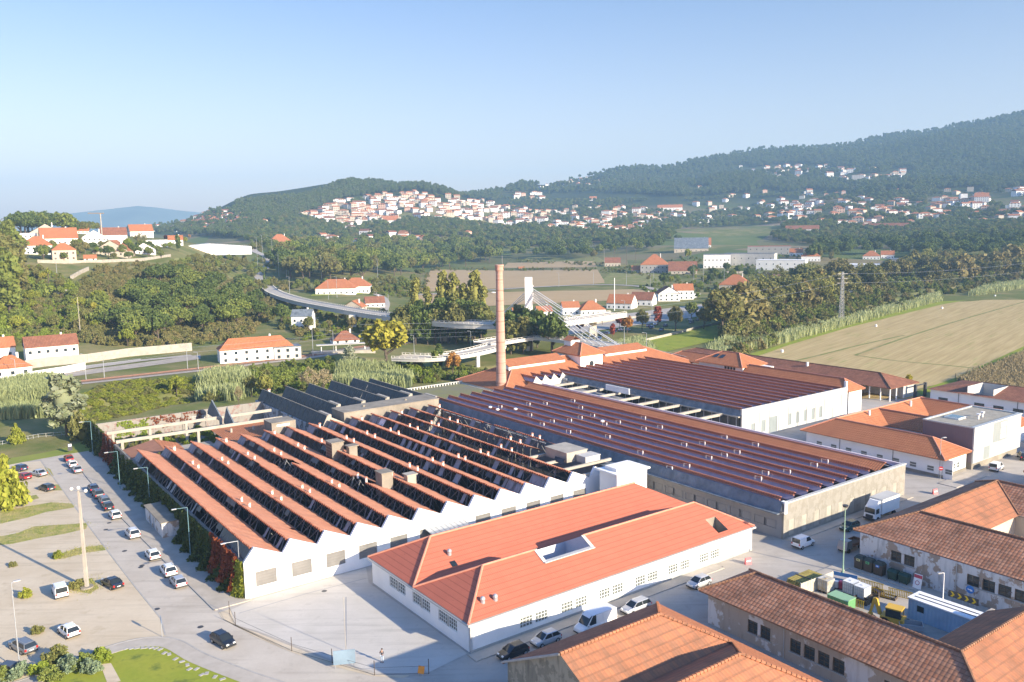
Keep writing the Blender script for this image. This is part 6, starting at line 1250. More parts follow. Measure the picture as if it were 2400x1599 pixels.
# ---- countable woods and belts
grove([(648, 640), (700, 668), (880, 664), (985, 652), (1010, 636), (1150, 622), (1150, 592), (1000, 584), (820, 586), (660, 604)], 70, (19, 26), [('broad', 'mid'), ('broad', 'olive'), ('broad', 'dark'), ('wide', 'mid'), ('wide', 'dark')], 'big green tree in the dense wood behind the chimney', 'trees of the middle wood', 21, 8)
far_wood = scatter([(1150, 612), (1390, 608), (1480, 598), (1560, 584), (1540, 574), (1350, 578), (1160, 590)], 70, 22, 8)
grove([(255, 806), (330, 806), (420, 802), (500, 776), (600, 770), (640, 742), (600, 690), (520, 655), (420, 650), (340, 660), (300, 710), (270, 760)], 62, (9, 13.5), [('wide', 'dark'), ('broad', 'dark'), ('wide', 'mid')], 'dark round oak on the scrubby hillside', 'oaks on the scrubby hillside', 23, 6, 1.1, 'oak_tree')
grove([(-90, 735), (25, 735), (48, 668), (36, 606), (-60, 600)], 22, (24, 32), [('broad', 'mid'), ('tall', 'mid'), ('broad', 'olive')], 'tall green tree in the group at the left edge of the hill', 'tall trees at the left edge', 24, 5)
grove([(44, 552), (168, 552), (164, 545), (44, 543)], 18, (17, 21), [('wide', 'dark'), ('broad', 'dark'), ('broad', 'mid')], 'dark tree in the clump above the hilltop houses', 'dark clump above the hilltop houses', 25, 7, 1.2)
grove([(-20, 830), (60, 770), (250, 790), (250, 700), (60, 640), (-20, 700)], 60, (4, 9), [('broad', 'mid'), ('wide', 'ygreen'), ('broad', 'yellow'), ('broad', 'olive'), ('bush', 'mid'), ('bush', 'lime')], 'small garden tree on the terraced slope above the pink house', 'garden trees on the terraced slope', 26, 5, 1., 'garden_tree')
grove([(80, 612), (240, 614), (380, 606), (400, 584), (240, 578), (100, 580)], 44, (5, 10), [('broad', 'mid'), ('broad', 'olive'), ('wide', 'dark'), ('broad', 'lime')], 'garden tree among the hilltop houses', 'garden trees among the hilltop houses', 27, 6, 1., 'garden_tree')
grove([(1690, 792), (1860, 742), (2000, 700), (2200, 664), (2400, 640), (2420, 612), (2150, 626), (1900, 668), (1720, 716)], 74, (14, 23), [('airy', 'olive'), ('broad', 'olive'), ('wide', 'olive'), ('bush', 'brown'), ('broad', 'brown'), ('airy', 'gold')], 'olive brown tree in the belt along the river', 'trees of the riverside belt', 28, 6, 1.1, 'riverside_tree')
right_wood = scatter([(1900, 612), (2060, 604), (2240, 610), (2440, 604), (2440, 570), (2200, 566), (1940, 580)], 110, 29, 8)
grove([(945, 812), (1130, 806), (1130, 790), (950, 794)], 15, (16, 20), [('broad', 'dark'), ('tall', 'dark'), ('broad', 'olive')], 'dark tree in front of the golden poplars', 'dark trees before the poplars', 30, 3, .95)
grove([(1180, 838), (1300, 834), (1296, 812), (1184, 812)], 9, (15, 19), [('tall', 'dark'), ('tall', 'olive'), ('broad', 'dark')], 'tall dark tree standing right of the chimney', 'tall dark trees right of the chimney', 31, 4, 1.1)
grove([(700, 800), (800, 790), (940, 770), (900, 752), (720, 770)], 14, (4, 8), [('broad', 'olive'), ('broad', 'mid'), ('bush', 'mid'), ('broad', 'brown')], 'small tree in the gardens beneath the viaduct', 'small trees beneath the viaduct', 32, 6)
grove([(1560, 668), (1700, 668), (1770, 650), (1700, 636), (1600, 646)], 14, (6, 11), [('broad', 'dark'), ('broad', 'mid'), ('wide', 'dark'), ('broad', 'ygreen')], 'tree on the slope below the school', 'trees below the school', 33, 8)
for px, h in ((976, 20), (1003, 17), (1040, 23), (1065, 22), (1087, 18), (1115, 23), (1134, 17)): tree(on(px, 772), h*1.3, 'poplar', 'gold', 'slender golden green poplar in the row left of the chimney', 'poplars left of the chimney', wide=1.05)
for px, h in ((1922, 13), (1948, 12), (2165, 17)): tree(on(px, 612 if px < 2000 else 640), h, 'tall', 'olive', 'pale slim poplar by the white cubic office', 'pale poplars by the cubic office', name='poplar_tree')
S1 = [ # px, py, h, shape, colour, label, wide
 (905, 862, 19, 'broad', 'yellow', 'big ivy clad tree with bright yellow leaves by the ramp bridge', 1.25), (157, 1022, 16.5, 'tall', 'silver', 'single white leaved poplar on the lawn by the river', 1.25),
 (14, 1190, 9.5, 'bush', 'ygreen', 'large yellow green tree at the left edge of the dirt lot', .75), (-30, 1165, 9, 'bush', 'ygreen', 'second yellow green tree behind the one at the lot edge', .9), (2215, 628, 19, 'wide', 'yellow', 'big yellow tree rising above the riverside belt', .9),
 (2290, 640, 15, 'airy', 'gold', 'bare golden tree next to the big yellow tree', 1.2), (2350, 636, 15, 'airy', 'olive', 'thin crowned tree at the right end of the river belt', 1.2), (300, 812, 8, 'wide', 'ygreen', 'yellow green tree at the foot of the oak slope', .9),
 (1470, 782, 9, 'broad', 'orange', 'orange brown tree at the left of the riverside parking', .9), (1452, 770, 7, 'broad', 'red', 'bright red tree beside the parked cars', .8), (1436, 790, 6.5, 'tall', 'red', 'small pinkish red tree in front of the parked cars', 1.), (1505, 776, 11, 'broad', 'olive', 'olive tree among the parked cars', .8), (1542, 762, 10, 'tall', 'red', 'slim red tree in the middle of the parking', 1.),
 (1583, 776, 13, 'broad', 'brown', 'brown leaved tree on the balustrade of the parking', .85), (1620, 752, 11, 'broad', 'mid', 'green tree behind the parking', .9), (1650, 772, 11, 'broad', 'brown', 'dark brown tree at the balustrade end', 1.), (1700, 724, 13, 'broad', 'orange', 'orange tree at the far end of the parking', .9), (1725, 714, 13, 'broad', 'red', 'rust red tree next to the orange one', .85), (1680, 735, 9, 'broad', 'gold', 'yellow orange young tree by the parking exit', .8),
 (1635, 702, 5, 'broad', 'lime', 'bright lime green small tree by the white house row', 1.), (1556, 672, 12, 'broad', 'dark', 'round dark green tree in front of the manor', .9), (1612, 610, 14, 'broad', 'ygreen', 'yellow green tree behind the manor', .8), (1392, 610, 13, 'broad', 'brown', 'rusty brown tree at the corner of the dark wood', 1.),
 (985, 668, 14, 'pine', 'pine', 'umbrella pine at the right edge of the middle wood', 1.), (620, 664, 10, 'poplar', 'dark', 'narrow dark cypress beside the climbing road', .8), (660, 762, 12, 'wide', 'dark', 'dark round tree left of the grey roofed house', .9), (730, 688, 7, 'broad', 'silver', 'pale olive tree left of the long bungalow', 1.), (665, 690, 8, 'wide', 'brown', 'brown shrub tree by the viaduct start', 1.),
 (418, 590, 14, 'tall', 'dark', 'dark slender tree at the hilltop', .8), (444, 562, 10, 'broad', 'orange', 'rust coloured round tree behind the warehouse', 1.), (434, 572, 7, 'broad', 'ygreen', 'yellow green tree below the rust coloured one', 1.), (390, 566, 6, 'broad', 'wine', 'small dark red tree on the hilltop', 1.), (330, 578, 11, 'airy', 'brown', 'half bare brown tree between the hilltop houses', 1.2), (200, 596, 9, 'wide', 'brown', 'wide brown tree beside the beige gable house', 1.),
 (415, 928, 7, 'broad', 'ygreen', 'round yellow green bush tree on the river bank', 1.), (1020, 872, 8, 'tall', 'mid', 'green tree under the ramp bridge', 1.), (1062, 880, 9, 'broad', 'orange', 'orange brown tree in front of the ramp bridge', .9), (820, 868, 9, 'tall', 'silver', 'grey green conifer before the yellow tree', 1.2), (1030, 862, 9, 'poplar', 'dark', 'narrow dark tree crossing the ramp bridge', 1.4),
 (620, 935, 8, 'broad', 'gold', 'golden tree behind the black glass shed', 1.1), (590, 930, 7, 'broad', 'olive', 'olive tree beside the golden tree', 1.), (672, 925, 8, 'broad', 'mid', 'green tree behind the black glass shed', 1.), (726, 925, 9, 'airy', 'straw', 'leafless pale tree behind the black glass shed', 1.), (760, 922, 8, 'airy', 'straw', 'second leafless pale tree beside the reeds', 1.), (560, 950, 6, 'airy', 'straw', 'thin bare birch by the ruin gable', .6),
 (1360, 778, 6, 'broad', 'wine', 'dark red tree under the viaduct end', 1.), (1412, 762, 6, 'broad', 'wine', 'small wine red tree by the parking wall', .9), (1306, 788, 8, 'broad', 'lime', 'light green tree beside the cable bridge', .9), (2130, 905, 4, 'broad', 'yellow', 'small yellow tree at the entrance gate', .7), (40, 1040, 5, 'bush', 'ygreen', 'yellow green bush by the river fence', .6), (196, 1032, 7, 'bush', 'olive', 'dark bush between white poplar and ruin', .7),
]
for px, py, h, s, c, lb, wd_ in S1: tree(on(px, py), h, s, c, lb, wide=wd_)
for i, px in enumerate((1022, 1036, 1052, 1068, 1084, 1098, 1112, 1126)): tree(on(px, 800+5*(i % 2)), (18, 21, 17, 20, 19, 21, 18, 19)[i], ('broad', 'tall')[i % 2], 'dark', 'dark tree in front of the golden poplars', 'dark trees before the poplars', wide=1.05)
# palms
def palm(px, py, h, label, n=20, fl=2.2):
    r = thing('palm_tree', label, 'palm', tuple(on(px, py))); b = MB(); b.bar((0, 0, -.3), (.15, 0, h), .28, .2, 7); b.build('trunk', M['trunk'], r); rng = np.random.default_rng(px); b = MB()
    for i in range(n):
        a = rng.uniform(0, 6.28); e = rng.uniform(-.5, 1.1); P = []; 
        for j in range(5): t = j/4; P.append(Vector((math.cos(a)*fl*t*math.cos(e), math.sin(a)*fl*t*math.cos(e), h+fl*t*math.sin(e)-1.3*t*t)))
        s = Vector((-math.sin(a), math.cos(a), 0))
        for j in range(4): w0, w1 = .42*(1-j/4.6), .42*(1-(j+1)/4.6); b.poly([P[j]-s*w0, P[j]+s*w0, P[j+1]+s*w1, P[j+1]-s*w1])
    b.build('fronds', LF['ygreen'], r)
palm(1440, 622, 22, 'tall palm at the left of the three palms'); palm(1468, 622, 25, 'tallest palm in the middle of the three palms'); palm(1489, 618, 23, 'tall palm at the right of the three palms')
palm(114, 664, 8, 'old garden palm with bushy crown on the terrace', 30, 2.6); palm(143, 668, 6, 'low garden palm with spreading fronds on the terrace', 30, 2.8)
# ---- uncountable masses: geometry nodes over real source crowns
def mass(name, label, pts, smin, smax, sources, seed, zs=1., kind='stuff', cat='vegetation'):
    rng = np.random.default_rng(seed); n = len(pts); me = bpy.data.meshes.new(name); me.vertices.add(n); me.vertices.foreach_set('co', np.array(pts, np.float32).ravel())
    for a, val in (('scl', rng.uniform(smin, smax, n)), ('rot', rng.uniform(0, 6.28, n))): at_ = me.attributes.new(a, 'FLOAT', 'POINT'); at_.data.foreach_set('value', val.astype(np.float32))
    at_ = me.attributes.new('pick', 'INT', 'POINT'); at_.data.foreach_set('value', rng.integers(0, len(sources), n).astype(np.int32))
    o = bpy.data.objects.new(name, me); COL.objects.link(o); ng = bpy.data.node_groups.new(name+'_nodes', 'GeometryNodeTree'); ng.interface.new_socket('Geometry', in_out='INPUT', socket_type='NodeSocketGeometry'); ng.interface.new_socket('Geometry', in_out='OUTPUT', socket_type='NodeSocketGeometry')
    N = ng.nodes; gi = N.new('NodeGroupInput'); go = N.new('NodeGroupOutput'); ip = N.new('GeometryNodeInstanceOnPoints'); gj = N.new('GeometryNodeJoinGeometry')
    for src in sources[::-1]:
        oi = N.new('GeometryNodeObjectInfo'); oi.inputs['Object'].default_value = src; oi.inputs['As Instance'].default_value = True; ng.links.new(oi.outputs['Geometry'], gj.inputs[0])
    def attr(nm, dt): q = N.new('GeometryNodeInputNamedAttribute'); q.data_type = dt; q.inputs[0].default_value = nm; return q.outputs[0]
    ng.links.new(gi.outputs[0], ip.inputs['Points']); ng.links.new(gj.outputs[0], ip.inputs['Instance']); ip.inputs['Pick Instance'].default_value = True; ng.links.new(attr('pick', 'INT'), ip.inputs['Instance Index'])
    s = attr('scl', 'FLOAT'); cx = N.new('ShaderNodeCombineXYZ'); m = N.new('ShaderNodeMath'); m.operation = 'MULTIPLY'; m.inputs[1].default_value = zs; ng.links.new(s, cx.inputs[0]); ng.links.new(s, cx.inputs[1]); ng.links.new(s, m.inputs[0]); ng.links.new(m.outputs[0], cx.inputs[2]); ng.links.new(cx.outputs[0], ip.inputs['Scale'])
    rx = N.new('ShaderNodeCombineXYZ'); ng.links.new(attr('rot', 'FLOAT'), rx.inputs[2]); ng.links.new(rx.outputs[0], ip.inputs['Rotation']); ng.links.new(ip.outputs[0], go.inputs[0])
    md = o.modifiers.new('scatter', 'NODES'); md.node_group = ng; return tag(o, label, cat, kind=kind)
def crowns(*keys):
    "existing crown objects in the scene with these shape/colour keys"
    out = []
    for s, c in keys:
        for v in range(3):
            me = _cm.get((s, v, c)); ob = next((o for o in bpy.data.objects if o.data is me), None) if me else None
            if ob: out.append(ob)
    return out
def many(poly, n, seed, mask=None, avoid=0):
    rng = np.random.default_rng(seed); xs = [p[0] for p in poly]; ys = [p[1] for p in poly]; out = []; hp = np.array(HOUSES); k = 0; px = []
    while len(px) < n*(2 if mask or avoid else 1): 
        x, y = rng.uniform(min(xs), max(xs)), rng.uniform(min(ys), max(ys))
        if inpoly(x, y, poly): px.append((x, y))
    Q = on_many(px); keep = (np.hypot(Q[:, 0], Q[:, 1]) < 4400) & (Q[:, 1] > 0)
    if mask: keep &= _noise(Q[:, 0]*mask[0], Q[:, 1]*mask[0]) > mask[1]
    if avoid: keep &= np.min((Q[:, 0, None]-hp[None, :, 0])**2+(Q[:, 1, None]-hp[None, :, 1])**2, axis=1) > avoid**2
    return list(Q[keep][:n])
e1 = [tree(on(1960, 596), 17, 'broad', 'pine', 'round dark pine at the left end of the right wood'), tree(on(2110, 590), 17, 'tall', 'pine', 'slim dark pine in the right wood')]+[tree(on(px, py), h, s, 'euca', lb) for px, py, h, s, lb in ((690, 536, 15, 'tall', 'blue green tree left of the hillside village'), (724, 540, 15, 'broad', 'round blue green tree left of the hillside village'), (652, 532, 16, 'tall', 'tall blue green tree at the edge of the ridge wood'), (780, 546, 14, 'broad', 'blue green tree under the hillside village'), (618, 536, 14, 'tall', 'blue green tree near the hilltop road'))]
FOR = crowns(('tall', 'euca'), ('broad', 'euca'), ('tall', 'pine'), ('broad', 'dark'), ('broad', 'pine'))
VAL = crowns(('broad', 'dark'), ('broad', 'mid'), ('broad', 'euca'), ('wide', 'dark'), ('broad', 'olive'))
mass('wood_fill', 'continuous lower canopy of the middle wood', many([(650, 640), (700, 660), (1000, 640), (1150, 612), (1150, 580), (1000, 570), (800, 572), (660, 588)], 300, 41), 1.2, 2.0, crowns(('broad', 'mid'), ('broad', 'dark'), ('broad', 'olive'), ('wide', 'mid')), 41)
mass('field_wood', 'dense dark wood beyond the ploughed fields', far_wood, 1.4, 1.9, crowns(('broad', 'dark'), ('wide', 'dark'), ('broad', 'mid'), ('broad', 'dark')), 22)
mass('pine_wood', 'dark pine wood at the right behind the riverside belt', right_wood, 1.4, 2.0, crowns(('broad', 'pine'), ('broad', 'dark'), ('tall', 'pine'), ('wide', 'dark')), 29)
mass('ridge_forest', 'bluish forest over the central hill crest', many([(540, 505), (556, 478), (650, 468), (720, 462), (800, 432), (905, 409), (1000, 415), (1100, 430), (1180, 450), (1160, 474), (1060, 462), (980, 447), (880, 455), (790, 470), (700, 508), (600, 524)], 4200, 1), .95, 1.7, FOR, 1)
mass('mountain_forest', 'bluish forest covering the right mountain', many([(1170, 452), (1230, 424), (1300, 409), (1500, 384), (1700, 358), (1850, 346), (2050, 325), (2200, 302), (2410, 266), (2600, 262), (2600, 462), (2300, 456), (2160, 462), (2050, 470), (1960, 450), (1800, 452), (1600, 462), (1400, 452), (1250, 456)], 14000, 2, None, 34), 1.0, 1.9, FOR, 2)
mass('valley_trees', 'scattered trees on the far valley floor and village slopes', many([(150, 536), (300, 516), (560, 512), (700, 505), (900, 455), (1100, 460), (1300, 470), (1600, 470), (1900, 455), (2200, 466), (2500, 458), (2500, 566), (2200, 566), (1950, 580), (1700, 560), (1540, 566), (1200, 584), (1000, 576), (650, 596), (560, 560), (330, 540), (170, 550)], 9000, 3, (1.3, -8.), 24), .65, 1.25, VAL, 3)
mass('ridge_trees', 'pale far trees along the left ridge', many([(160, 540), (300, 520), (400, 500), (560, 496), (640, 540), (560, 560), (300, 545)], 700, 4, None, 10), .9, 1.6, FOR, 4)
BU = [tree(on(px, py), h, 'bush', c, lb) for px, py, h, c, lb in ((236, 676, 4, 'brown', 'brown shrub at the top of the scrub slope'), (256, 700, 4, 'brown', 'round brown shrub on the scrub slope'), (296, 640, 4, 'olive', 'olive shrub near the slanting stone wall'), (306, 690, 4, 'olive', 'olive shrub amid the brown scrub'), (216, 712, 3, 'mid', 'green shrub beside the scrub slope'))]
SC = crowns(('bush', 'brown'), ('bush', 'olive'), ('bush', 'brown'))
mass('hillside_scrub', 'brown green scrub covering the left hillside', many([(165, 800), (170, 690), (230, 632), (330, 618), (480, 634), (640, 690), (650, 740), (560, 800), (420, 815), (280, 812)], 1500, 5), .22, .5, SC, 5)
mass('plateau_trees', 'trees on the plateau between the warehouse and the middle wood', many([(400, 640), (410, 612), (570, 612), (640, 600), (650, 640), (600, 650)], 90, 47)+many([(580, 590), (600, 566), (660, 580), (650, 600)], 30, 49)+many([(560, 700), (660, 676), (700, 690), (760, 684), (940, 690), (990, 660), (880, 662), (700, 668), (640, 660)], 90, 48), .35, .9, crowns(('broad', 'olive'), ('broad', 'mid'), ('bush', 'olive')), 47)
mass('slope_shrubs', 'mixed green shrubs on the garden slope and under the viaduct', many([(-40, 850), (0, 640), (90, 630), (160, 660), (165, 800), (60, 800), (-40, 860)], 420, 6)+many([(650, 770), (660, 700), (760, 730), (940, 760), (1140, 780), (1140, 800), (800, 790), (720, 800)], 260, 7)+many([(860, 690), (960, 700), (990, 660), (900, 668)], 120, 8)+many([(1500, 690), (1640, 690), (1900, 640), (1900, 600), (1600, 600), (1500, 650)], 300, 9), .16, .42, crowns(('bush', 'mid'), ('bush', 'olive'), ('bush', 'lime'), ('bush', 'brown')), 6)
for px, py, h, c, lb in ((330, 940, 2, 'ygreen', 'yellow green bramble mound on the far bank'), (260, 934, 2, 'ygreen', 'low yellow bramble mound on the far bank'), (350, 925, 2.4, 'olive', 'olive bramble mound under the railway')): tree(on(px, py), h, 'bush', c, lb)
YB_ = crowns(('bush', 'ygreen'), ('bush', 'ygreen'), ('bush', 'olive'))
mass('bank_brambles', 'yellow green brambles covering the far river bank', many([(180, 990), (186, 930), (260, 900), (440, 888), (480, 905), (470, 930), (330, 968), (230, 988)], 900, 10), .14, .30, YB_, 10, .55)
mass('river_shrubs', 'tangled green shrubs along the river behind the mill', many([(480, 905), (600, 872), (760, 850), (960, 864), (1140, 866), (1150, 890), (960, 905), (700, 915), (560, 925), (480, 950)], 520, 11), .18, .42, crowns(('bush', 'mid'), ('bush', 'olive'), ('bush', 'lime'), ('bush', 'mid')), 11)
mass('bank_shrubs', 'dense shrubs between the riverside trees and the reeds', many([(1700, 845), (1850, 796), (2000, 750), (2130, 722), (2200, 696), (2420, 660), (2420, 636), (2200, 668), (2000, 712), (1860, 750), (1700, 800)], 620, 50), .22, .62, crowns(('bush', 'brown'), ('bush', 'olive'), ('bush', 'mid')), 50)
mass('far_houses', 'many more tiny pale houses over the far slopes', FARPTS, .9, 1.4, [o for i, o in enumerate(FH) if i in used], 51, cat='houses')
mass('field_hedges', 'dark hedges along the edges of the ploughed fields', many([(1010, 635), (1400, 636), (1400, 630), (1010, 629)], 110, 43)+many([(1190, 614), (1420, 624), (1420, 618), (1190, 608)], 80, 44)+many([(985, 690), (1000, 640), (1010, 640), (995, 692)], 40, 45)+many([(1400, 640), (1540, 650), (1560, 628), (1420, 622)], 90, 46), .12, .34, crowns(('bush', 'olive'), ('bush', 'brown'), ('bush', 'mid')), 43)
mass('belt_undergrowth', 'olive undergrowth below the riverside trees', many([(1700, 800), (1860, 748), (2000, 704), (2200, 664), (2420, 634), (2420, 615), (2150, 640), (1900, 690), (1720, 744)], 1000, 12), .4, 1.0, crowns(('bush', 'brown'), ('bush', 'olive'), ('bush', 'mid')), 12)
# reeds
def reeds(poly, n, seed, h, label, col='reed', w=.14):
    rng = np.random.default_rng(seed); P = np.array(many(poly, n//2, seed)); P = np.repeat(P, 3, 0); P[:, :2] += rng.normal(size=(len(P), 2))*.9; P[:, 2] = ter(P[:, 0], P[:, 1]); n = len(P)
    a = rng.uniform(0, 6.28, n); L_ = rng.uniform(.05, .35, n); hh = h*rng.uniform(.65, 1.15, n); d = np.stack([np.cos(a), np.sin(a), 0*a], 1); b = a+rng.uniform(.8, 2.3, n); s = np.stack([np.cos(b), np.sin(b), 0*b], 1)*w
    up = np.array([0, 0, 1.])[None]; lv = []; V_ = []
    for t, ww in ((0, .8), (.5, 1.), (.85, .7), (1., .1)): c = P+up*(hh*t)[:, None]+d*(hh*L_*t*t)[:, None]; V_ += [c-s*ww, c+s*ww]
    V_ = np.stack(V_, 1).reshape(-1, 3); base = np.arange(n)[:, None]*8; q = np.concatenate([base+np.array([k, k+1, k+3, k+2])[None] for k in (0, 2, 4)]); o = np_mesh('reed_bed', V_, q, LF[col]); return tag(o, label, 'reeds', kind='stuff')
reeds([(-60, 982), (-60, 930), (60, 905), (128, 900), (150, 970), (60, 976)], 15000, 1, 4.5, 'tall pale reeds on the far bank at the left edge'); reeds([(470, 935), (484, 892), (560, 880), (590, 905), (560, 940)], 5000, 2, 4.5, 'pale reed clump behind the roofless ruin')
reeds([(780, 912), (800, 868), (880, 872), (960, 880), (955, 916), (860, 920)], 9000, 3, 4.5, 'pale reed clump behind the black glass shed'); reeds([(1600, 850), (1700, 802), (1850, 782), (1960, 752), (2000, 738), (2130, 716), (2200, 690), (2206, 706), (1990, 762), (1850, 800), (1700, 838), (1660, 852)], 16000, 4, 3.8, 'long pale reed belt between river and stubble field')
reeds([(2270, 694), (2300, 680), (2420, 655), (2420, 672), (2300, 692)], 3500, 5, 3.8, 'reed clump at the far right of the river'); reeds([(1440, 812), (1500, 800), (1530, 820), (1520, 842), (1470, 830)], 3500, 6, 3., 'reeds beside the cable bridge deck')
reeds([(2250, 896), (2420, 826), (2460, 880), (2460, 930), (2320, 925)], 14000, 7, 2.2, 'dry golden maize standing behind the white range', 'straw', .16)
def grass_tufts(polys, n, seed, h, label, col='reed', w=.05):
    pts = []
    for k, p in enumerate(polys):
        rng = np.random.default_rng(seed+k); c = np.array([at(*q)[:2] for q in p]); lo_, hi_ = c.min(0), c.max(0); t = 0
        while t < n: 
            x, y = rng.uniform(lo_, hi_); t += 1
            if inpoly(x, y, [tuple(z) for z in c]): pts.append((x, y, .03))
    rng = np.random.default_rng(seed); P = np.array(pts); n = len(P); P[:, :2] += rng.normal(size=(n, 2))*.7; a = rng.uniform(0, 6.28, n); s = np.stack([np.cos(a), np.sin(a), 0*a], 1)*w; hh = h*rng.uniform(.3, 1.2, n); l = rng.normal(size=(n, 3))*.12; l[:, 2] = 0
    V_ = np.stack([P-s, P+s, P+s*.4+l+np.array([0, 0, 1])*hh[:, None], P-s*.4+l+np.array([0, 0, 1])*hh[:, None]], 1).reshape(-1, 3); return tag(np_mesh('grass_tufts', V_, np.arange(n*4).reshape(n, 4), LF[col]), label, 'grass', kind='stuff')
WS = [[(0, 1200), (60, 1188), (120, 1178), (172, 1181), (174, 1190), (110, 1200), (60, 1215), (0, 1228)], [(-20, 1262), (40, 1250), (80, 1234), (150, 1230), (206, 1226), (202, 1240), (150, 1252), (90, 1262), (30, 1275), (-20, 1280)], [(168, 1385), (182, 1365), (215, 1355), (232, 1378), (210, 1392)], [(130, 1302), (180, 1285), (240, 1278), (248, 1290), (200, 1296), (150, 1310)]]
grass_tufts(WS, 1300, 3, .14, 'tufts of yellowing grass on the dirt lot strips', 'weed', .05)
for px, py, h, c, lb in ((136, 1308, 1.3, 'ygreen', 'weed clump alone in the middle of the dirt lot'), (60, 1400, 1.5, 'ygreen', 'weed clump left of the white van'), (180, 1380, 1.6, 'olive', 'weed clump at the foot of the floodlight mast'), (90, 1486, 1.2, 'olive', 'dry weed clump above the grey estate car'), (30, 1328, .8, 'olive', 'small dry weed at the left of the lot'),
   (130, 1556, 2.2, 'olive', 'tall leafy plant at the footway garden edge'), (160, 1572, 2., 'kale', 'blue green cabbage shrub in the corner garden'), (95, 1580, 1.8, 'lime', 'bright green shrub in the corner garden'), (195, 1566, 2., 'mid', 'dark leafed shrub in the corner garden'), (216, 1580, 1.9, 'kale', 'silver leafed shrub in the corner garden'), (238, 1552, 1.9, 'lime', 'lime hedge shrub by the corner lawn'), (40, 1590, 2, 'kale', 'blue green shrub at the bottom left'), (10, 1596, 1.8, 'mid', 'green shrub at the bottom left corner'), (120, 1596, 1.7, 'mid', 'low green shrub at the garden bottom edge')):
    tree(at(px, py), h, 'bush', c, lb, wide=1.15)
# climbing plants on the mill side wall
def climber(name, label, segs, col, n, seed, size=.30):
    rng = np.random.default_rng(seed); Q = []
    for u0, u1, z0, z1, d0, d1 in segs:
        k = int(n*(u1-u0)*(z1-z0)/sum((s[1]-s[0])*(s[3]-s[2]) for s in segs)); u = rng.uniform(u0, u1, k); z = z0+(z1-z0)*rng.uniform(0, 1, k)**.9; edge = .5+.5*np.sin(u*.9+seed)*np.sin(u*.37+2*seed); z = np.minimum(z, z1-1.2*edge*rng.uniform(0, 1, k)); t = 1-(z-z0)/max(.1, z1-z0); v = -(d0+(d1-d0)*t**2)*rng.uniform(.5, 1.05, k)*(.75+.35*np.sin(u*1.3+seed))-.06
        Q.append(np.stack([O[0]+U[0]*u+V[0]*v, O[1]+U[1]*u+V[1]*v, np.maximum(z, .05)], 1))
    P = np.concatenate(Q); ow = np.tile(np.array([-V[0], -V[1], .35]), (len(P), 1)); v, q = leafquads(P, ow, size, rng, .5); return tag(np_mesh(name, v, q, LF[col]), label, 'climbing plant')
climber('ivy', 'dark green ivy hanging down the far half of the mill side wall', [(-117, -99, 0, 5.9, .3, 2.4), (-86, -47, 0, 5.2, .3, 2.6), (-47, -31, 3.1, 5.2, .2, .6)], 'ivy', 12000, 1)
climber('ivy', 'dark green ivy on the near half of the mill side wall', [(-31.5, -14, 0, 5.3, .3, 2.6), (-14, -3, 0, 2.6, .5, 2.6)], 'ivy', 7000, 2)
climber('red_creeper', 'red creeper patch on the far part of the mill side wall', [(-99, -86, .5, 5.7, .3, 1.6)], 'creeper', 3400, 3); climber('red_creeper', 'deep red creeper covering the near end of the mill side wall', [(-15, -2.2, .8, 5.7, .4, 1.8)], 'creeper', 4200, 4)
climber('ivy', 'yellow green ivy at the white corner of the mill', [(-2.8, -.3, 0, 5.4, .4, 1.3)], 'ygreen', 900, 5); climber('creeper', 'green creeper spilling over the ruin back wall', [(-113, -111, 1.5, 5, .3, .6)], 'lime', 250, 6)

def wall_vine(label, us, v0, v1, z0, z1, col, n, seed):
    rng = np.random.default_rng(seed); v = rng.uniform(v0, v1, n); z = rng.uniform(z0, z1, n); k = np.sin(v*1.7+seed)+np.sin(z*2.3+v*.6) > -.5; v, z = v[k], z[k]; u = us+rng.uniform(.02, .3, len(v))
    P = np.stack([O[0]+U[0]*u+V[0]*v, O[1]+U[1]*u+V[1]*v, z], 1); vv, q = leafquads(P, np.tile(np.array([U[0], U[1], .3]), (len(P), 1)), .22, rng, .5); tag(np_mesh('climbing_vine', vv, q, LF[col]), label, 'climbing plant')
wall_vine('bright green vine on the roofless ruin back wall', -111.75, 5, 13, 1.5, 5.2, 'lime', 700, 1); wall_vine('red vine running along the roofless ruin back wall', -111.75, 12, 26, 2.2, 5.3, 'creeper', 450, 2)
_r = np.random.default_rng(5); mass('ruin_weeds', 'weeds growing on the floor of the roofless ruin', [W(_r.uniform(-111, -90), _r.uniform(.5, 26), .2) for i in range(120)], .08, .22, crowns(('bush', 'lime'), ('bush', 'olive')), 42)
# ------------------------------------------------------------------ vehicles
PAINT = {}
def paint(k):
    C = dict(white=(.78, .78, .77), silver=(.50, .51, .53), grey=(.20, .21, .22), black=(.012, .013, .016), navy=(.03, .045, .10), red=(.30, .02, .02), green=(.012, .07, .06), offwhite=(.66, .66, .66), darkgrey=(.07, .075, .08), blue=(.04, .09, .22))
    if k not in PAINT:
        N = NT('car_paint_'+k); N.b.inputs['Coat Weight'].default_value = .6; N.b.inputs['Coat Roughness'].default_value = .05; PAINT[k] = N.fin(C[k], .3, .35 if k in ('silver', 'grey', 'darkgrey') else 0, .5)
    return PAINT[k]
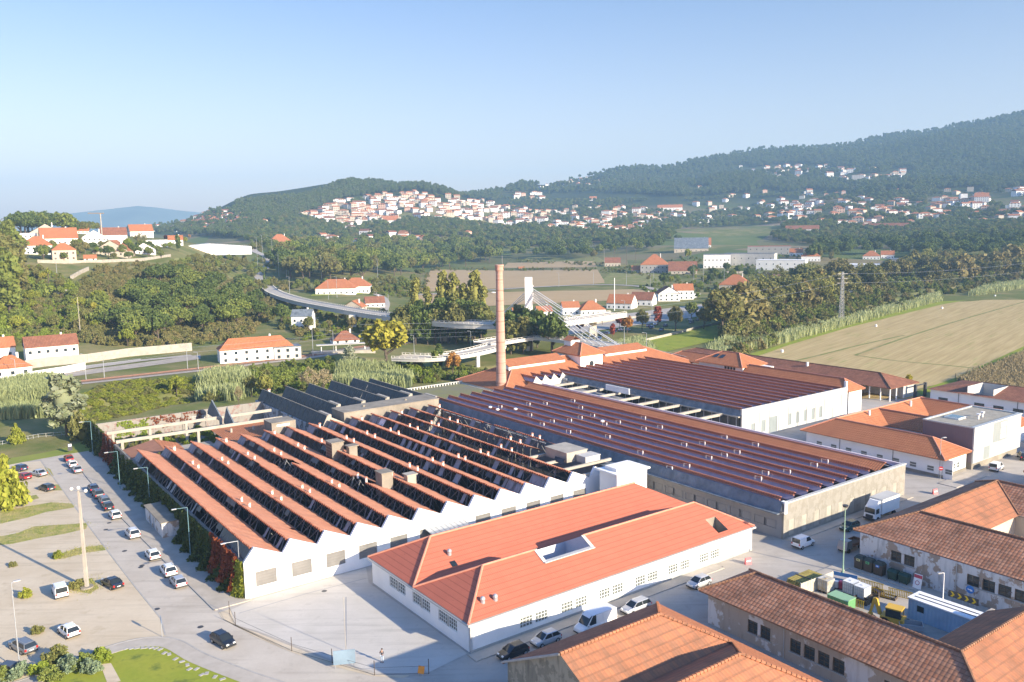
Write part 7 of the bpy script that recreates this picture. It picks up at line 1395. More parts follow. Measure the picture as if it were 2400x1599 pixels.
# kind: L, W, H, wheelbase; body stations (x, zbelt, half width); cabin (rear base, rear top, front top, front base), zbelt
CARS = {
 'hatch': dict(L=3.95, W=1.72, H=1.47, wb=2.5, st=[(-1.97, .72, .74), (-1.85, .93, .82), (-1.0, .97, .86), (.55, .95, .86), (.95, .93, .85), (1.6, .80, .80), (1.90, .68, .72), (1.98, .55, .64)], cab=(-1.88, -1.45, .25, 1.05), zb=.94),
 'suv': dict(L=4.2, W=1.80, H=1.62, wb=2.6, st=[(-2.1, .80, .78), (-2.0, 1.02, .86), (-1.0, 1.06, .90), (.6, 1.04, .90), (1.0, 1.02, .89), (1.7, .92, .85), (2.0, .78, .78), (2.1, .6, .7)], cab=(-2.0, -1.6, .35, 1.1), zb=1.03),
 'estate': dict(L=4.55, W=1.76, H=1.48, wb=2.7, st=[(-2.27, .70, .76), (-2.15, .94, .83), (-1.0, .97, .88), (.7, .94, .88), (1.1, .92, .86), (1.9, .80, .81), (2.2, .66, .73), (2.28, .52, .66)], cab=(-2.2, -1.9, .4, 1.2), zb=.94),
 'sedan': dict(L=4.5, W=1.76, H=1.43, wb=2.68, st=[(-2.25, .70, .72), (-2.1, .92, .80), (-1.4, .96, .86), (.6, .94, .87), (1.05, .92, .86), (1.9, .78, .81), (2.18, .64, .73), (2.26, .5, .65)], cab=(-1.65, -1.0, .3, 1.15), zb=.94),
 'minivan': dict(L=4.15, W=1.76, H=1.82, wb=2.7, st=[(-2.07, .80, .80), (-2.03, 1.08, .86), (-1.0, 1.10, .88), (.6, 1.06, .88), (1.05, 1.02, .87), (1.7, .92, .82), (2.0, .74, .75), (2.08, .58, .68)], cab=(-2.04, -1.95, .5, 1.25), zb=1.05, van=True),
 'bigvan': dict(L=6.0, W=2.05, H=2.55, wb=4.0, st=[(-3.0, 1.0, .98), (-2.95, 1.25, 1.01), (-1.0, 1.3, 1.02), (1.4, 1.3, 1.02), (1.9, 1.25, 1.0), (2.5, 1.12, .96), (2.9, .85, .90), (3.0, .6, .84)], cab=(-2.97, -2.9, 1.2, 2.1), zb=1.28, van=True),
}
PROTO = {}
def build_car(kind, mir=True):
    c = CARS[kind]; r = thing('parked_car', '', 'car'); b = MB(); zb0 = .24; st = c['st']; rings = []
    for x, zt, w in st: k = .10 if abs(x) > c['L']*.45 else 0; rings.append([(x, -w*.90, zb0+k), (x, -w, zb0+.22), (x, -w, zt-.16), (x, -w*.93, zt-.03), (x, -w*.8, zt), (x, w*.8, zt), (x, w*.93, zt-.03), (x, w, zt-.16), (x, w, zb0+.22), (x, w*.90, zb0+k)])
    for A, B_ in zip(rings[:-1], rings[1:]): 
        for i in range(10): j = (i+1) % 10; b.poly((A[i], A[j], B_[j], B_[i]), 0, True)
    b.poly(rings[0][::-1], 0); b.poly(rings[-1], 0)
    r0, r1, f1, f0 = c['cab']; zb, zt = c['zb']-.02, c['H']; w0 = c['W']/2*.93; w1 = c['W']/2*.74 if not c.get('van') else c['W']/2*.90
    lo_ = [(r0, -w0, zb), (f0, -w0*.96, zb), (f0, w0*.96, zb), (r0, w0, zb)]; hi_ = [(r1, -w1, zt-.07), (f1, -w1*.97, zt-.07), (f1, w1*.97, zt-.07), (r1, w1, zt-.07)]; rt = [(r1+.12, -w1*.86, zt), (f1-.12, -w1*.84, zt), (f1-.12, w1*.84, zt), (r1+.12, w1*.86, zt)]
    b.frustum(hi_, rt, 0)
    for i in range(4): b.bar(lo_[i], hi_[i], .065, .05, 4, 0)
    xm = (r0+f0)/2-.1
    for s in (-1, 1): b.bar((xm, s*w0, zb), (xm+.05, s*w1, zt-.07), .05, n=4)
    if c.get('van'):
        xa = f1-.55 if kind == 'bigvan' else f1-.85; t = lambda s: [(r0, s*(w0+.012), zb), (xa, s*(w0+.012), zb), (xa, s*(w1+.012), zt-.07), (r1, s*(w1+.012), zt-.07)]; b.poly(t(-1)); b.poly(t(1)); 
        if kind == 'bigvan': b.poly([(r0-.012, -w0, zb), (r1-.012, -w1, zt-.07), (r1-.012, w1, zt-.07), (r0-.012, w0, zb)]); b.frustum([(f1-.1, -w1*.8, zt-.05), (f1+.45, -w1*.8, zt-.33), (f1+.45, w1*.8, zt-.33), (f1-.1, w1*.8, zt-.05)], [(f1-.1, -w1*.75, zt+.02), (f1+.3, -w1*.75, zt-.2), (f1+.3, w1*.75, zt-.2), (f1-.1, w1*.75, zt+.02)])
        else:
            for s in (-1, 1): b.poly([(r0-.012, s*.06, zb), (r1-.012, s*.06, zt-.07), (r1-.012, s*w1, zt-.07), (r0-.012, s*w0, zb)]) if 0 else None
    body = b.build('body', paint('white'), r); g = MB(); g.frustum(lo_, hi_, 0, False); g.build('windows', M['carglass'], r)
    p = MB(); x0, x1 = st[0][0], st[-1][0]; p.box(x0-.03, x0+.25, -c['W']*.44, c['W']*.44, .28, .46); p.box(x1-.22, x1+.03, -c['W']*.40, c['W']*.40, .28, .44); p.build('bumper', M['plastic'], r)
    wr = .31 if kind != 'bigvan' else .36
    for x in (-c['wb']/2-.05, c['wb']/2-.05):
        for s in (-1, 1):
            w = MB(); n = 14; y0, y1 = s*(c['W']/2-.20), s*(c['W']/2+.015)
            A = [(x+wr*math.cos(2*math.pi*i/n), y0, wr+wr*math.sin(2*math.pi*i/n)) for i in range(n)]; B_ = [(q[0], y1, q[2]) for q in A]; w.frustum(A, B_); wo = w.build('wheel', M['rubber'], r)
            h = MB(); h.poly([(x+wr*.62*math.cos(2*math.pi*i/n), y1+s*.006, wr+wr*.62*math.sin(2*math.pi*i/n)) for i in range(n)]); h.build('rim', M['rim'], wo)
    hw = st[-2][2]
    for s in (-1, 1):
        h = MB(); h.box(x1-.20, x1-.02, s*hw*.62-.16, s*hw*.62+.16, .60, .74); h.build('headlight', M['lamp'], r)
        t = MB(); zz_ = c['zb']; t.box(x0-.015, x0+.14, s*c['W']*.40-.11, s*c['W']*.40+.11, zz_-.32, zz_-.06); t.build('tail_light', M['redlight'], r)
        m = MB(); m.box(f0-.35, f0-.2, s*(w0+.04)-.08, s*(w0+.04)+.08, zb+.02, zb+.16); m.build('wing_mirror', paint('white'), r)
    q = MB(); q.box(x0-.04, x0-.018, -.26, .26, .55, .66); q.build('licence_plate', M['plate'], r)
    if kind in ('estate', 'suv'):
        for s in (-1, 1): q = MB(); q.bar((r1+.2, s*w1*.8, zt+.04), (f1-.2, s*w1*.8, zt+.04), .025); q.build('roof_rail', M['galv'], r)
    return r
def car(kind, color, px, py, head, label, group=None, cat='car', name='parked_car', pos=None):
    q = at(px, py, .75) if pos is None else pos
    if kind not in PROTO: PROTO[kind] = build_car(kind); o = PROTO[kind]
    else: o = dup(PROTO[kind])
    o.name = name; o.location = (float(q[0]), float(q[1]), .02 if pos is None else float(q[2])+.1); o.rotation_euler = (0, 0, R(head)); tag(o, label, cat)
    if group: o['group'] = group
    elif 'group' in o: del o['group']
    for ch in o.children:
        if ch.name.startswith(('body', 'wing_mirror')): ch.material_slots[0].link = 'OBJECT'; ch.material_slots[0].material = paint(color)
    return o
RD = 126
CARL = [('hatch', 'red', 160.7, 1073, RD, 'dark red hatchback at the far end of the parked row by the lawn'), ('hatch', 'white', 168.4, 1086, RD+2, 'white hatchback second in the parked row by the lawn'), ('sedan', 'silver', 180, 1098, RD, 'silver sedan third in the parked row by the lawn'),
 ('hatch', 'navy', 218, 1142, RD, 'navy hatchback first of the shaded parked group'), ('suv', 'darkgrey', 229.6, 1156, RD, 'dark grey car second of the shaded parked group'), ('estate', 'grey', 243.6, 1170, RD, 'grey estate with pale roof rails in the shaded parked group'), ('hatch', 'black', 252, 1184, RD, 'black hatchback behind the white one in the shaded group'), ('hatch', 'white', 269, 1204, RD, 'white hatchback at the near end of the shaded parked group'),
 ('suv', 'offwhite', 310, 1248, RD+2, 'pale silver hatchback parked alone opposite the annex'), ('hatch', 'white', 357, 1297, RD+1, 'white hatchback with red tail lamps in the sun by the footway'), ('suv', 'white', 394, 1334, RD, 'white crossover with black roof by the footway'), ('hatch', 'silver', 417, 1360, RD+1, 'silver hatchback nearest the corner of the footway'),
 ('sedan', 'silver', 89.3, 1107, 150, 'silver sedan parked askew at the top of the dirt lot'), ('hatch', 'darkgrey', 108.4, 1141, 148, 'dark hatchback with pale tail in the dirt lot'), ('hatch', 'red', 54, 1115, 150, 'bright red hatchback half behind the yellow green tree'), ('hatch', 'navy', 46, 1095, 150, 'dark blue car behind the yellow green tree'),
 ('sedan', 'black', 262, 1363, 140, 'black sedan right of the floodlight mast'), ('minivan', 'white', 140, 1383, RD, 'white panel van in the middle of the dirt lot'), ('hatch', 'white', 160, 1474, 138, 'white hatchback alone in the lower dirt lot'), ('estate', 'grey', 52.3, 1510, 146, 'grey estate car at the lower left of the lot'), ('hatch', 'darkgrey', 12, 1566, 165, 'black car cut by the left frame edge'),
 ('hatch', 'black', 523, 1497, -42, 'black hatchback driving on the open street'), ('hatch', 'black', 1202, 1524, 216, 'black hatchback at the near end of the street row'), ('hatch', 'silver', 1279, 1494, 216, 'silver hatchback behind the black one in the street row'), ('bigvan', 'white', 1395, 1462, 216, 'large white high roof van in the street row'), ('estate', 'silver', 1490, 1419, 216, 'silver estate ahead of the big van'), ('hatch', 'silver', 1638, 1362, 216, 'small silver hatchback in the sun beyond the flaking building'),
 ('minivan', 'white', 1883, 1270, 36, 'small white van crossing the street junction'), ('hatch', 'green', 1991, 1231, 216, 'dark green hatchback along the concrete hall wall'), ('minivan', 'offwhite', 2336, 1094, 40, 'white van parked before the grey cube'), ('suv', 'black', 2398, 1068, 70, 'black car at the right edge by the cube')]
for k, c, px, py, hd, lb in CARL: car(k, c, px, py, hd, lb, cat='van' if 'van' in k and 'van' in lb else 'car', name='parked_van' if 'van' in lb else 'parked_car')
rp = random.Random(9)
for i, (px, py) in enumerate([(1392, 790), (1404, 796), (1412, 786), (1424, 784), (1440, 780), (1456, 776), (1472, 776), (1520, 766), (1528, 770), (1536, 762), (1550, 776), (1560, 766), (1620, 758), (1636, 752), (1618, 752), (1716, 732), (1740, 728), (1700, 734)]): car(rp.choice(['hatch', 'sedan', 'suv']), rp.choice(['white', 'silver', 'navy', 'grey', 'black', 'blue']), px, py, rp.choice([60, 240])+rp.uniform(-6, 6), 'car in the riverside parking beneath the red trees', 'cars in the riverside parking', pos=on(px, py))
car('minivan', 'white', 746, 750, 0, 'white van parked under the viaduct beside the grey roofed house', pos=on(746, 752)); car('hatch', 'white', 1158, 688, 0, 'tiny white car on the road between the fields', pos=on(1158, 688))
# box truck
tk = thing('box_truck', 'white box truck parked along the concrete hall wall', 'truck', tuple(at(2066, 1211)), R(216)); b = MB(); b.box(-3.6, 2.0, -1.25, 1.25, 1.15, 3.75); b.box(-3.62, 2.02, -1.27, 1.27, 3.753, 3.82, 1); b.build('cargo_box', [M['white'], M['white2']], tk)
b = MB(); b.frustum([(2.2, -1.1, .6), (4.0, -1.1, .6), (4.0, 1.1, .6), (2.2, 1.1, .6)], [(2.2, -1.05, 2.55), (3.75, -1.0, 2.55), (3.75, 1.0, 2.55), (2.2, 1.05, 2.55)]); b.frustum([(2.15, -1.0, 2.56), (3.6, -.95, 2.56), (3.6, .95, 2.56), (2.15, 1.0, 2.56)], [(2.15, -.95, 3.6), (2.6, -.9, 3.6), (2.6, .9, 3.6), (2.15, .95, 3.6)]); b.build('cab', M['white'], tk)
b = MB(); b.poly([(3.93, -.95, 1.5), (3.93, .95, 1.5), (3.80, .92, 2.4), (3.80, -.92, 2.4)]); b.poly([(4.0+.01, -.7, .75), (4.01, .7, .75), (3.97, .7, 1.25), (3.97, -.7, 1.25)])
for s in (-1, 1): b.poly([(2.7, s*1.105, 1.5), (3.7, s*1.095, 1.5), (3.6, s*1.07, 2.35), (2.7, s*1.09, 2.35)])
b.build('windows', M['carglass'], tk); b = MB(); b.box(-3.6, 4.05, -.5, .5, .55, 1.1); b.box(3.9, 4.12, -1.1, 1.1, .4, .7); b.build('chassis', M['darkmetal'], tk)
for x in (-2.3, 3.1):
    for s in (-1, 1): b = MB(); n = 14; A = [(x+.46*math.cos(2*math.pi*i/n), s*.75, .46+.46*math.sin(2*math.pi*i/n)) for i in range(n)]; b.frustum(A, [(q[0], s*1.15, q[2]) for q in A]); b.build('wheel', M['rubber'], tk)
# flatbed
fbk = thing('flatbed_pickup', 'brown flatbed pickup half hidden by the peeling wall corner', 'pickup', tuple(at(1992, 1288)), R(216)); b = MB(); b.box(-2.6, .6, -.95, .95, .85, .95); 
for q in ((-2.6, .6, -.98, -.92), (-2.6, .6, .92, .98), (-2.6, -2.54, -.92, .92)): b.box(*q, .953, 1.35)
b.build('cargo_bed', plain('brown_bed_boards', (.22, .11, .06), .8), fbk); b = MB(); b.frustum([(.7, -.85, .5), (2.4, -.85, .5), (2.4, .85, .5), (.7, .85, .5)], [(.75, -.8, 1.95), (1.9, -.75, 1.95), (1.9, .75, 1.95), (.75, .8, 1.95)]); b.build('cab', paint('grey'), fbk)
for x in (-1.6, 1.6):
    for s in (-1, 1): b = MB(); n = 12; A = [(x+.36*math.cos(2*math.pi*i/n), s*.6, .36+.36*math.sin(2*math.pi*i/n)) for i in range(n)]; b.frustum(A, [(q[0], s*.9, q[2]) for q in A]); b.build('wheel', M['rubber'], fbk)
# ------------------------------------------------------------------ street lamps, mast, fence, signs
def street_lamp(px, py, h, label, m='teal', ang=216, arm=1.8, group=None, base=None):
    q = at(px, py) if base is None else base; o = thing('street_lamp', label, 'street lamp', (q[0], q[1], 0), R(ang), group); b = MB(); b.cyl(0, 0, 0, .9, .11, .10, 8); b.cyl(0, 0, .9, h, .075, .05, 8); b.build('post', M[m], o)
    b = MB(); b.bar((0, 0, h), (arm, 0, h+.12), .04, n=6); b.build('arm', M[m], o); b = MB(); b.box(arm-.1, arm+.65, -.14, .14, h+.06, h+.2); b.build('lamp_head', M['galv'], o); return o
for (px, py, tp), lb in zip(((281.9, 1146.7, 1053), (352, 1190, 1116), (446.4, 1300, 1184), (565, 1392, 1272), (218, 1064, 1000)), ('teal street lamp by the shaded parked group', 'teal street lamp at the ivy beside the annex', 'teal street lamp between the annex and the red creeper', 'pale street lamp at the white corner of the mill', 'far teal street lamp by the end of the ivy wall')):
    q = at(px, py); d = math.hypot(q[0], q[1]); street_lamp(px, py, 8., lb, 'teal' if 'teal' in lb else 'galv', 216)
ms = thing('floodlight_mast', 'tall pale concrete mast with three round floodlights on the dirt lot', 'mast', tuple(at(204, 1378))); b = MB(); b.frustum([(-.25, -.2, 0), (.25, -.2, 0), (.25, .2, 0), (-.25, .2, 0)], [(-.13, -.11, 15), (.13, -.11, 15), (.13, .11, 15), (-.13, .11, 15)]); b.build('shaft', M['beam'], ms); b = MB(); b.cyl(0, 0, -.1, .25, 1.0, .9, 12); b.build('footing', M['concrete'], ms)
b = MB(); b.bar((-1.3, .5, 14.9), (1.3, -.5, 14.9), .06); b.build('cross_arm', M['galv'], ms)
for x, y, z in ((-1.3, .5, 15.1), (1.3, -.5, 15.1), (0, 0, 15.4)): b = MB(); b.sphere((x, y, z), .26, 8, 6); b.build('floodlight', M['lampglass'], ms)
street_lamp(47.2, 1574, 11.2, 'slender grey lamp post at the lower left of the lot', 'galv', 36, .3)
gl_ = thing('tall_green_lamp', 'tall pale green lamp post standing in the builders yard corner', 'street lamp', tuple(at(1975.5, 1342))); b = MB(); b.cyl(0, 0, 0, 1.2, .16, .13, 8); b.cyl(0, 0, 1.2, 10.2, .11, .07, 8); b.build('post', M['greenpole'], gl_); b = MB(); b.cyl(0, 0, 10.2, 10.5, .35, .45, 10); b.build('lamp_head', M['darkmetal'], gl_)
street_lamp(2201, 1120, 8.3, 'grey lamp post at the corner of the u shaped building', 'galv', 10, .5)
fpt = [at(*p) for p in ((538, 1440), (552, 1466), (684, 1527), (778.6, 1555), (878, 1584), (1005, 1580))]
fn = thing('wire_fence', 'low wire fence with thin posts along the forecourt edge', 'fence', tuple(fpt[0]))
for q in fpt: b = MB(); b.bar((q[0]-fpt[0][0], q[1]-fpt[0][1], 0), (q[0]-fpt[0][0], q[1]-fpt[0][1], 1.9), .045); b.build('post', M['wood'], fn)
b = MB()
for p, q in zip(fpt[:-1], fpt[1:]):
    for z in (.12, 1.0): b.bar((p[0]-fpt[0][0], p[1]-fpt[0][1], z), (q[0]-fpt[0][0], q[1]-fpt[0][1], z), .022, n=3)
b.build('wire', M['darkmetal'], fn)
mp_ = thing('thin_white_pole', 'thin white flag pole on the concrete forecourt', 'pole', tuple(at(811, 1528))); b = MB(); b.cyl(0, 0, 0, 7.2, .04, .03, 6); b.build('shaft', M['beam'], mp_)
q = at(808, 1566); sg = thing('site_board', 'pale blue site board seen from behind at the forecourt fence', 'sign board', (q[0], q[1], 0), R(10)); b = MB(); b.box(-1.3, 1.3, -.03, .03, .5, 2.3); b.build('board', rib('pale_blue_board', (.20, .28, .36), .45, .1, .5, axis=1), sg)
for x in (-1.1, 1.1): b = MB(); b.bar((x, .08, 0), (x, .08, 2.3), .04); b.build('leg', M['galv'], sg)
q = at(380, 1493); sg = thing('parking_sign', 'blue parking sign on a grey post at the lot corner', 'sign', (q[0], q[1], 0), R(115)); b = MB(); b.cyl(0, 0, 0, 2.9, .045, .045, 8); b.build('post', M['galv'], sg); b = MB(); b.box(-.35, .35, -.03, .0, 2.0, 2.85); b.build('plate', flat('blue_sign', (.04, .16, .42), .4), sg)
q = at(165, 1062); sg = thing('info_sign', 'small dark and white sign at the lawn end of the road', 'sign', (q[0], q[1], 0), R(40)); b = MB(); b.box(-.5, .5, -.05, .05, .6, 2.4); b.build('plate', M['darkmetal'], sg); b = MB(); b.box(-.35, .35, -.06, -.053, 1.6, 2.2); b.build('poster', M['white'], sg)
q = at(986, 1584); sg = thing('orange_sign', 'small orange work sign leaning by the fence end', 'sign', (q[0], q[1], 0), R(-20)); b = MB(); b.poly([(-.4, 0, .25), (.4, 0, .25), (.4, .3, 1.05), (-.4, .3, 1.05)]); b.poly([(-.4, .03, .25), (.4, .03, .25), (.4, .33, 1.05), (-.4, .33, 1.05)]); b.build('plate', flat('orange_sign', (.65, .26, .03), .5), sg)
for s in (-.3, .3): b = MB(); b.bar((s, 0, .25), (s, -.1, 0), .03); b.bar((s, .3, 1.0), (s, .6, 0), .03); b.build('leg', M['galv'], sg)
def noentry(px, py, label):
    q = at(px, py); o = thing('no_entry_sign', label, 'sign', (q[0], q[1], 0), R(-20)); b = MB(); b.cyl(0, 0, 0, 2.9, .04, .04, 8); b.build('post', M['galv'], o); n = 20; b = MB(); A = [(.42*math.cos(2*math.pi*i/n), -.06, 2.5+.42*math.sin(2*math.pi*i/n)) for i in range(n)]; b.frustum(A, [(p[0], -.04, p[2]) for p in A]); b.build('disc', flat('red_sign', (.55, .03, .03), .4), o); b = MB(); b.box(-.3, .3, -.075, -.062, 2.43, 2.57); b.build('white_bar', M['white'], o)
noentry(2204, 1126, 'red no entry sign at the corner of the u shaped building')
cn = 0
for px, py, lb in ((1753, 1322, 'red plastic barrier on the pavement by the white hall door'), (2191, 1158, 'red plastic barrier standing alone in the side street')):
    q = at(px, py); o = thing('plastic_barrier', lb, 'barrier', (q[0], q[1], 0), R(20)); b = MB(); b.frustum([(-.55, -.25, 0), (.55, -.25, 0), (.55, .25, 0), (-.55, .25, 0)], [(-.5, -.08, 1.0), (.5, -.08, 1.0), (.5, .08, 1.0), (-.5, .08, 1.0)]); b.build('body', flat('pinkish_red_plastic_%d' % px, (.62, .16, .17), .5), o); b = MB(); b.box(-.4, .4, -.2, -.17, .45, .65); b.build('stripe', M['white'], o)
for px, py, lb in ((1737, 1214, 'white board leaning against the hall side wall'), (1761, 1224, 'second white board leaning near the hall corner')):
    q = at(px, py); o = thing('leaning_board', lb, 'board', (q[0], q[1], 0), YA); b = MB(); b.frustum([(-.6, 0, 0), (.6, 0, 0), (.6, .05, 0), (-.6, .05, 0)], [(-.6, .5, 1.5), (.6, .5, 1.5), (.6, .55, 1.5), (-.6, .55, 1.5)]); b.build('panel', M['white'], o); b = MB(); b.box(-.5, .5, .54, .6, 0, .12); b.build('batten', M['wood'], o)
rf = thing('river_fence', 'thin railing between the lawn and the river', 'fence', tuple(at(-30, 1052))); o0 = at(-30, 1052); b = MB(); ln = [at(*p) for p in ((-30, 1052), (30, 1040), (90, 1028), (180, 1020))]
for p, q in zip(ln[:-1], ln[1:]):
    for z in (.5, 1.2): b.bar((p[0]-o0[0], p[1]-o0[1], z), (q[0]-o0[0], q[1]-o0[1], z), .04, n=4)
b.build('rail', M['galv'], rf)
for p, q in zip(ln[:-1], ln[1:]):
    for i in range(5): c = p+(q-p)*i/5; b = MB(); b.bar((c[0]-o0[0], c[1]-o0[1], 0), (c[0]-o0[0], c[1]-o0[1], 1.25), .05); b.build('post', M['galv'], rf)
# ------------------------------------------------------------------ builders yard
def yard(name, label, cat, px, py, zt, ang=0., group=None):
    q = at(px, py, zt); return thing(name, label, cat, (q[0], q[1], .02), YA+R(ang), group)
def ibc(px, py, label, dirty=False):
    o = yard('ibc_tank', label, 'tank', px, py, 1.16); b = MB(); b.box(-.5, .5, -.6, .6, .18, 1.15); b.cyl(0, 0, 1.15, 1.2, .12, .12, 8); b.build('tank', plain('white_tank_plastic%d' % px, (.72, .72, .70), .5, .06, 1., c2=(.40, .30, .14) if dirty else None), o); b = MB()
    for i in range(6): t = -.5+i*.2; b.bar((t, -.62, .15), (t, -.62, 1.17), .014); b.bar((t, .62, .15), (t, .62, 1.17), .014)
    for i in range(7): t = -.6+i*.2; b.bar((-.52, t, .15), (-.52, t, 1.17), .014); b.bar((.52, t, .15), (.52, t, 1.17), .014)
    for z in (.25, .55, .85, 1.15):
        for p, q in (((-.52, -.62), (.52, -.62)), ((.52, -.62), (.52, .62)), ((.52, .62), (-.52, .62)), ((-.52, .62), (-.52, -.62))): b.bar((*p, z), (*q, z), .014)
    b.build('cage', M['galv'], o); b = MB()
    for x in (-.4, 0, .4): b.box(x-.07, x+.07, -.6, .6, 0, .16)
    b.build('pallet', M['wood'], o); o.scale = (1.55, 1.45, 1.7)
ibc(1936, 1368, 'dirty white caged tank beside the pale fence panel', True); ibc(1995, 1374, 'white caged tank in the middle of the yard'); ibc(2021, 1385, 'white caged tank closest to the yellow excavator')
o = yard('green_container', 'small green steel container with ribbed sides in the yard', 'container', 1972, 1398, 1.7); b = MB(); b.box(-1.5, 1.5, -1.0, 1.0, .05, 1.7)
for i in range(8): b.box(-1.4+i*.38, -1.25+i*.38, -1.05, -1.003, .1, 1.6)
b.build('body', flat('green_container_paint', (.12, .30, .12), .6), o); b = MB(); b.box(-1.55, 1.55, -1.05, 1.05, 1.703, 1.78); b.build('lid', flat('pale_green_lid', (.25, .42, .25), .6), o)
o = yard('fence_panel', 'long cream steel sheet fence panel at the street end of the yard', 'fence', 1915, 1363, 1.0, 0); Lp = uv_of(at(1877, 1370, 1.8)); Rp = uv_of(at(1953, 1341, 1.8)); d_ = math.hypot(Rp[0]-Lp[0], Rp[1]-Lp[1]); a_ = math.atan2(Rp[1]-Lp[1], Rp[0]-Lp[0]); o.location = W(*Lp, .02); o.rotation_euler = (0, 0, YA+a_)
b = MB(); b.box(0, d_, -.04, .04, .1, 1.9); b.build('sheet', rib('cream_ribbed_sheet', (.62, .58, .46), .35, .9, .6, d=.08), o)
for i in range(4): b = MB(); b.bar((d_*i/3, .08, 0), (d_*i/3, .08, 2.), .05); b.build('post', M['galv'], o)
o = yard('steel_decking_stack', 'stack of mossy yellow ribbed sheets beside the cream fence panel', 'sheet stack', 1885, 1353, .9); b = MB()
for i in range(7):
    for j in range(3): b.box(-2.6+j*.2, 2.6+j*.2, -1.4+i*.4, -1.1+i*.4, .0+j*.3, .28+j*.3)
b.build('sheets', plain('mossy_yellow_steel', (.36, .29, .08), .8, .25, 1.), o); b = MB(); b.box(-.1, .1, -1.5, 1.5, .9, .96); b.build('strap', M['darkmetal'], o); o.rotation_euler = (0, 0, YA+R(90))
o = yard('blue_sign_panel', 'blue and white sign panel leaning in the yard corner', 'sign', 1980, 1352, 1.2, 20); b = MB(); b.box(-1.7, 1.7, -.04, .04, .3, 1.7); b.build('panel', flat('blue_panel', (.03, .14, .36), .5), o); b = MB(); b.box(-1.5, 1.5, -.06, -.045, .8, 1.15); b.build('white_band', M['white'], o)
for k, (px, py, an, lb) in enumerate(((2004, 1413, 10, 'yellow steel barrier in front of the green container'), (2058, 1388, 15, 'long yellow steel barrier stack behind the excavator'), (2030, 1368, 12, 'dull yellow board fence along the yard edge'), (2110, 1392, 15, 'yellow mesh barrier next to the blue cabin'))):
    o = yard('yellow_barrier', lb, 'barrier', px, py, .7, an); b = MB(); w = (1.2, 2.2, 2.4, 1.6)[k]; b.box(-w, w, -.03, .03, 1.15, 1.25); b.box(-w, w, -.03, .03, .2, .28); b.build('frame', flat('yellow_paint_%d' % k, (.52, .34, .03), .6), o); b = MB()
    for i in range(int(w*9)): x = -w+(i+.5)*2*w/int(w*9); b.box(x-.05, x+.05, -.02, .02, .28, 1.15)
    b.build('bars', bpy.data.materials['yellow_paint_%d' % k], o)
o = yard('red_white_barrier', 'pile of red and white plastic barriers at the back of the yard', 'barrier', 1960, 1364, .9, 20); b = MB()
for i in range(3): b.box(-1.+i*.7, -.4+i*.7, -.3, .3, .1, .9+.1*i, i % 2)
b.build('blocks', [flat('magenta_red_plastic', (.5, .07, .12), .5), M['white']], o); b = MB(); b.box(-1.1, 1.2, -.4, .4, 0, .1); b.build('base', M['wood'], o)
cbn = yard('site_cabin', 'pale blue steel cabin with white painted roof in the yard', 'cabin', 2213, 1412, 2.8); cs = [uv_of(at(x, y, 2.8)) for x, y in ((2127, 1400), (2158, 1387), (2310, 1434), (2283, 1451))]; cu0, cv0 = cs[0]; cu1, cv1 = cs[2]
cbn.location = W(cu0, cv0, .02); Lc, Wc = cu1-cu0, max(3.0, cs[1][1]-cs[0][1]); b = MB(); b.box(.1, Lc, .1, Wc-.1, 0, 2.7); b.build('wall', rib('blue_ribbed_cabin_wall', (.30, .44, .56), .5, .5, .5), cbn); b = MB(); b.box(0, Lc+.1, 0, Wc, 2.703, 2.85); b.build('roof', M['white'], cbn)
for y in (.9, 1.9): b = MB(); b.bar((.5, y, 2.9), (Lc, y+.2, 2.9), .05); b.build('roof_pipe', M['darkmetal'], cbn)
b = MB(); b.box(1.3, 2.2, .05, .095, 1.3, 2.1); b.build('window', M['glass'], cbn)
# excavator
ex = yard('excavator', 'yellow backhoe excavator with folded arm in the yard', 'excavator', 2098, 1424, 2.6, 15); Y_ = flat('machine_yellow', (.62, .38, .05), .5); b = MB(); b.box(-1.6, 1.2, -.9, .9, .6, 1.4); b.build('chassis', Y_, ex); b = MB(); b.box(-1.0, 1.0, -.85, .85, 2.5, 2.66); b.build('cab_roof', Y_, ex)
b = MB()
for x in (-.9, .9):
    for y in (-.78, .78): b.bar((x, y, 1.4), (x, y, 2.5), .06)
b.build('cab_pillar', M['darkmetal'], ex); b = MB(); b.box(-.85, .85, -.74, .74, 1.4, 2.45); b.build('cab_glass', M['carglass'], ex); b = MB(); b.frustum([(-2.0, -.3, 1.2), (-1.6, -.3, 1.2), (-1.6, .3, 1.2), (-2.0, .3, 1.2)], [(-2.6, -.2, 3.1), (-2.2, -.2, 3.2), (-2.2, .2, 3.2), (-2.6, .2, 3.1)]); b.build('boom', Y_, ex)
b = MB(); b.frustum([(-2.7, -.2, 3.2), (-2.3, -.2, 3.3), (-2.3, .2, 3.3), (-2.7, .2, 3.2)], [(-3.2, -.15, 1.0), (-2.9, -.15, 1.0), (-2.9, .15, 1.0), (-3.2, .15, 1.0)]); b.build('dipper_arm', Y_, ex); b = MB(); b.frustum([(-3.4, -.4, .2), (-2.7, -.4, .1), (-2.7, .4, .1), (-3.4, .4, .2)], [(-3.3, -.4, 1.0), (-2.8, -.4, 1.0), (-2.8, .4, 1.0), (-3.3, .4, 1.0)]); b.build('bucket', Y_, ex)
for x, r_ in ((-1.0, .65), (1.3, .5)):
    for s in (-1, 1): b = MB(); n = 14; A = [(x+r_*math.cos(2*math.pi*i/n), s*.75, r_+r_*math.sin(2*math.pi*i/n)) for i in range(n)]; b.frustum(A, [(q[0], s*1.15, q[2]) for q in A]); b.build('wheel', M['rubber'], ex)
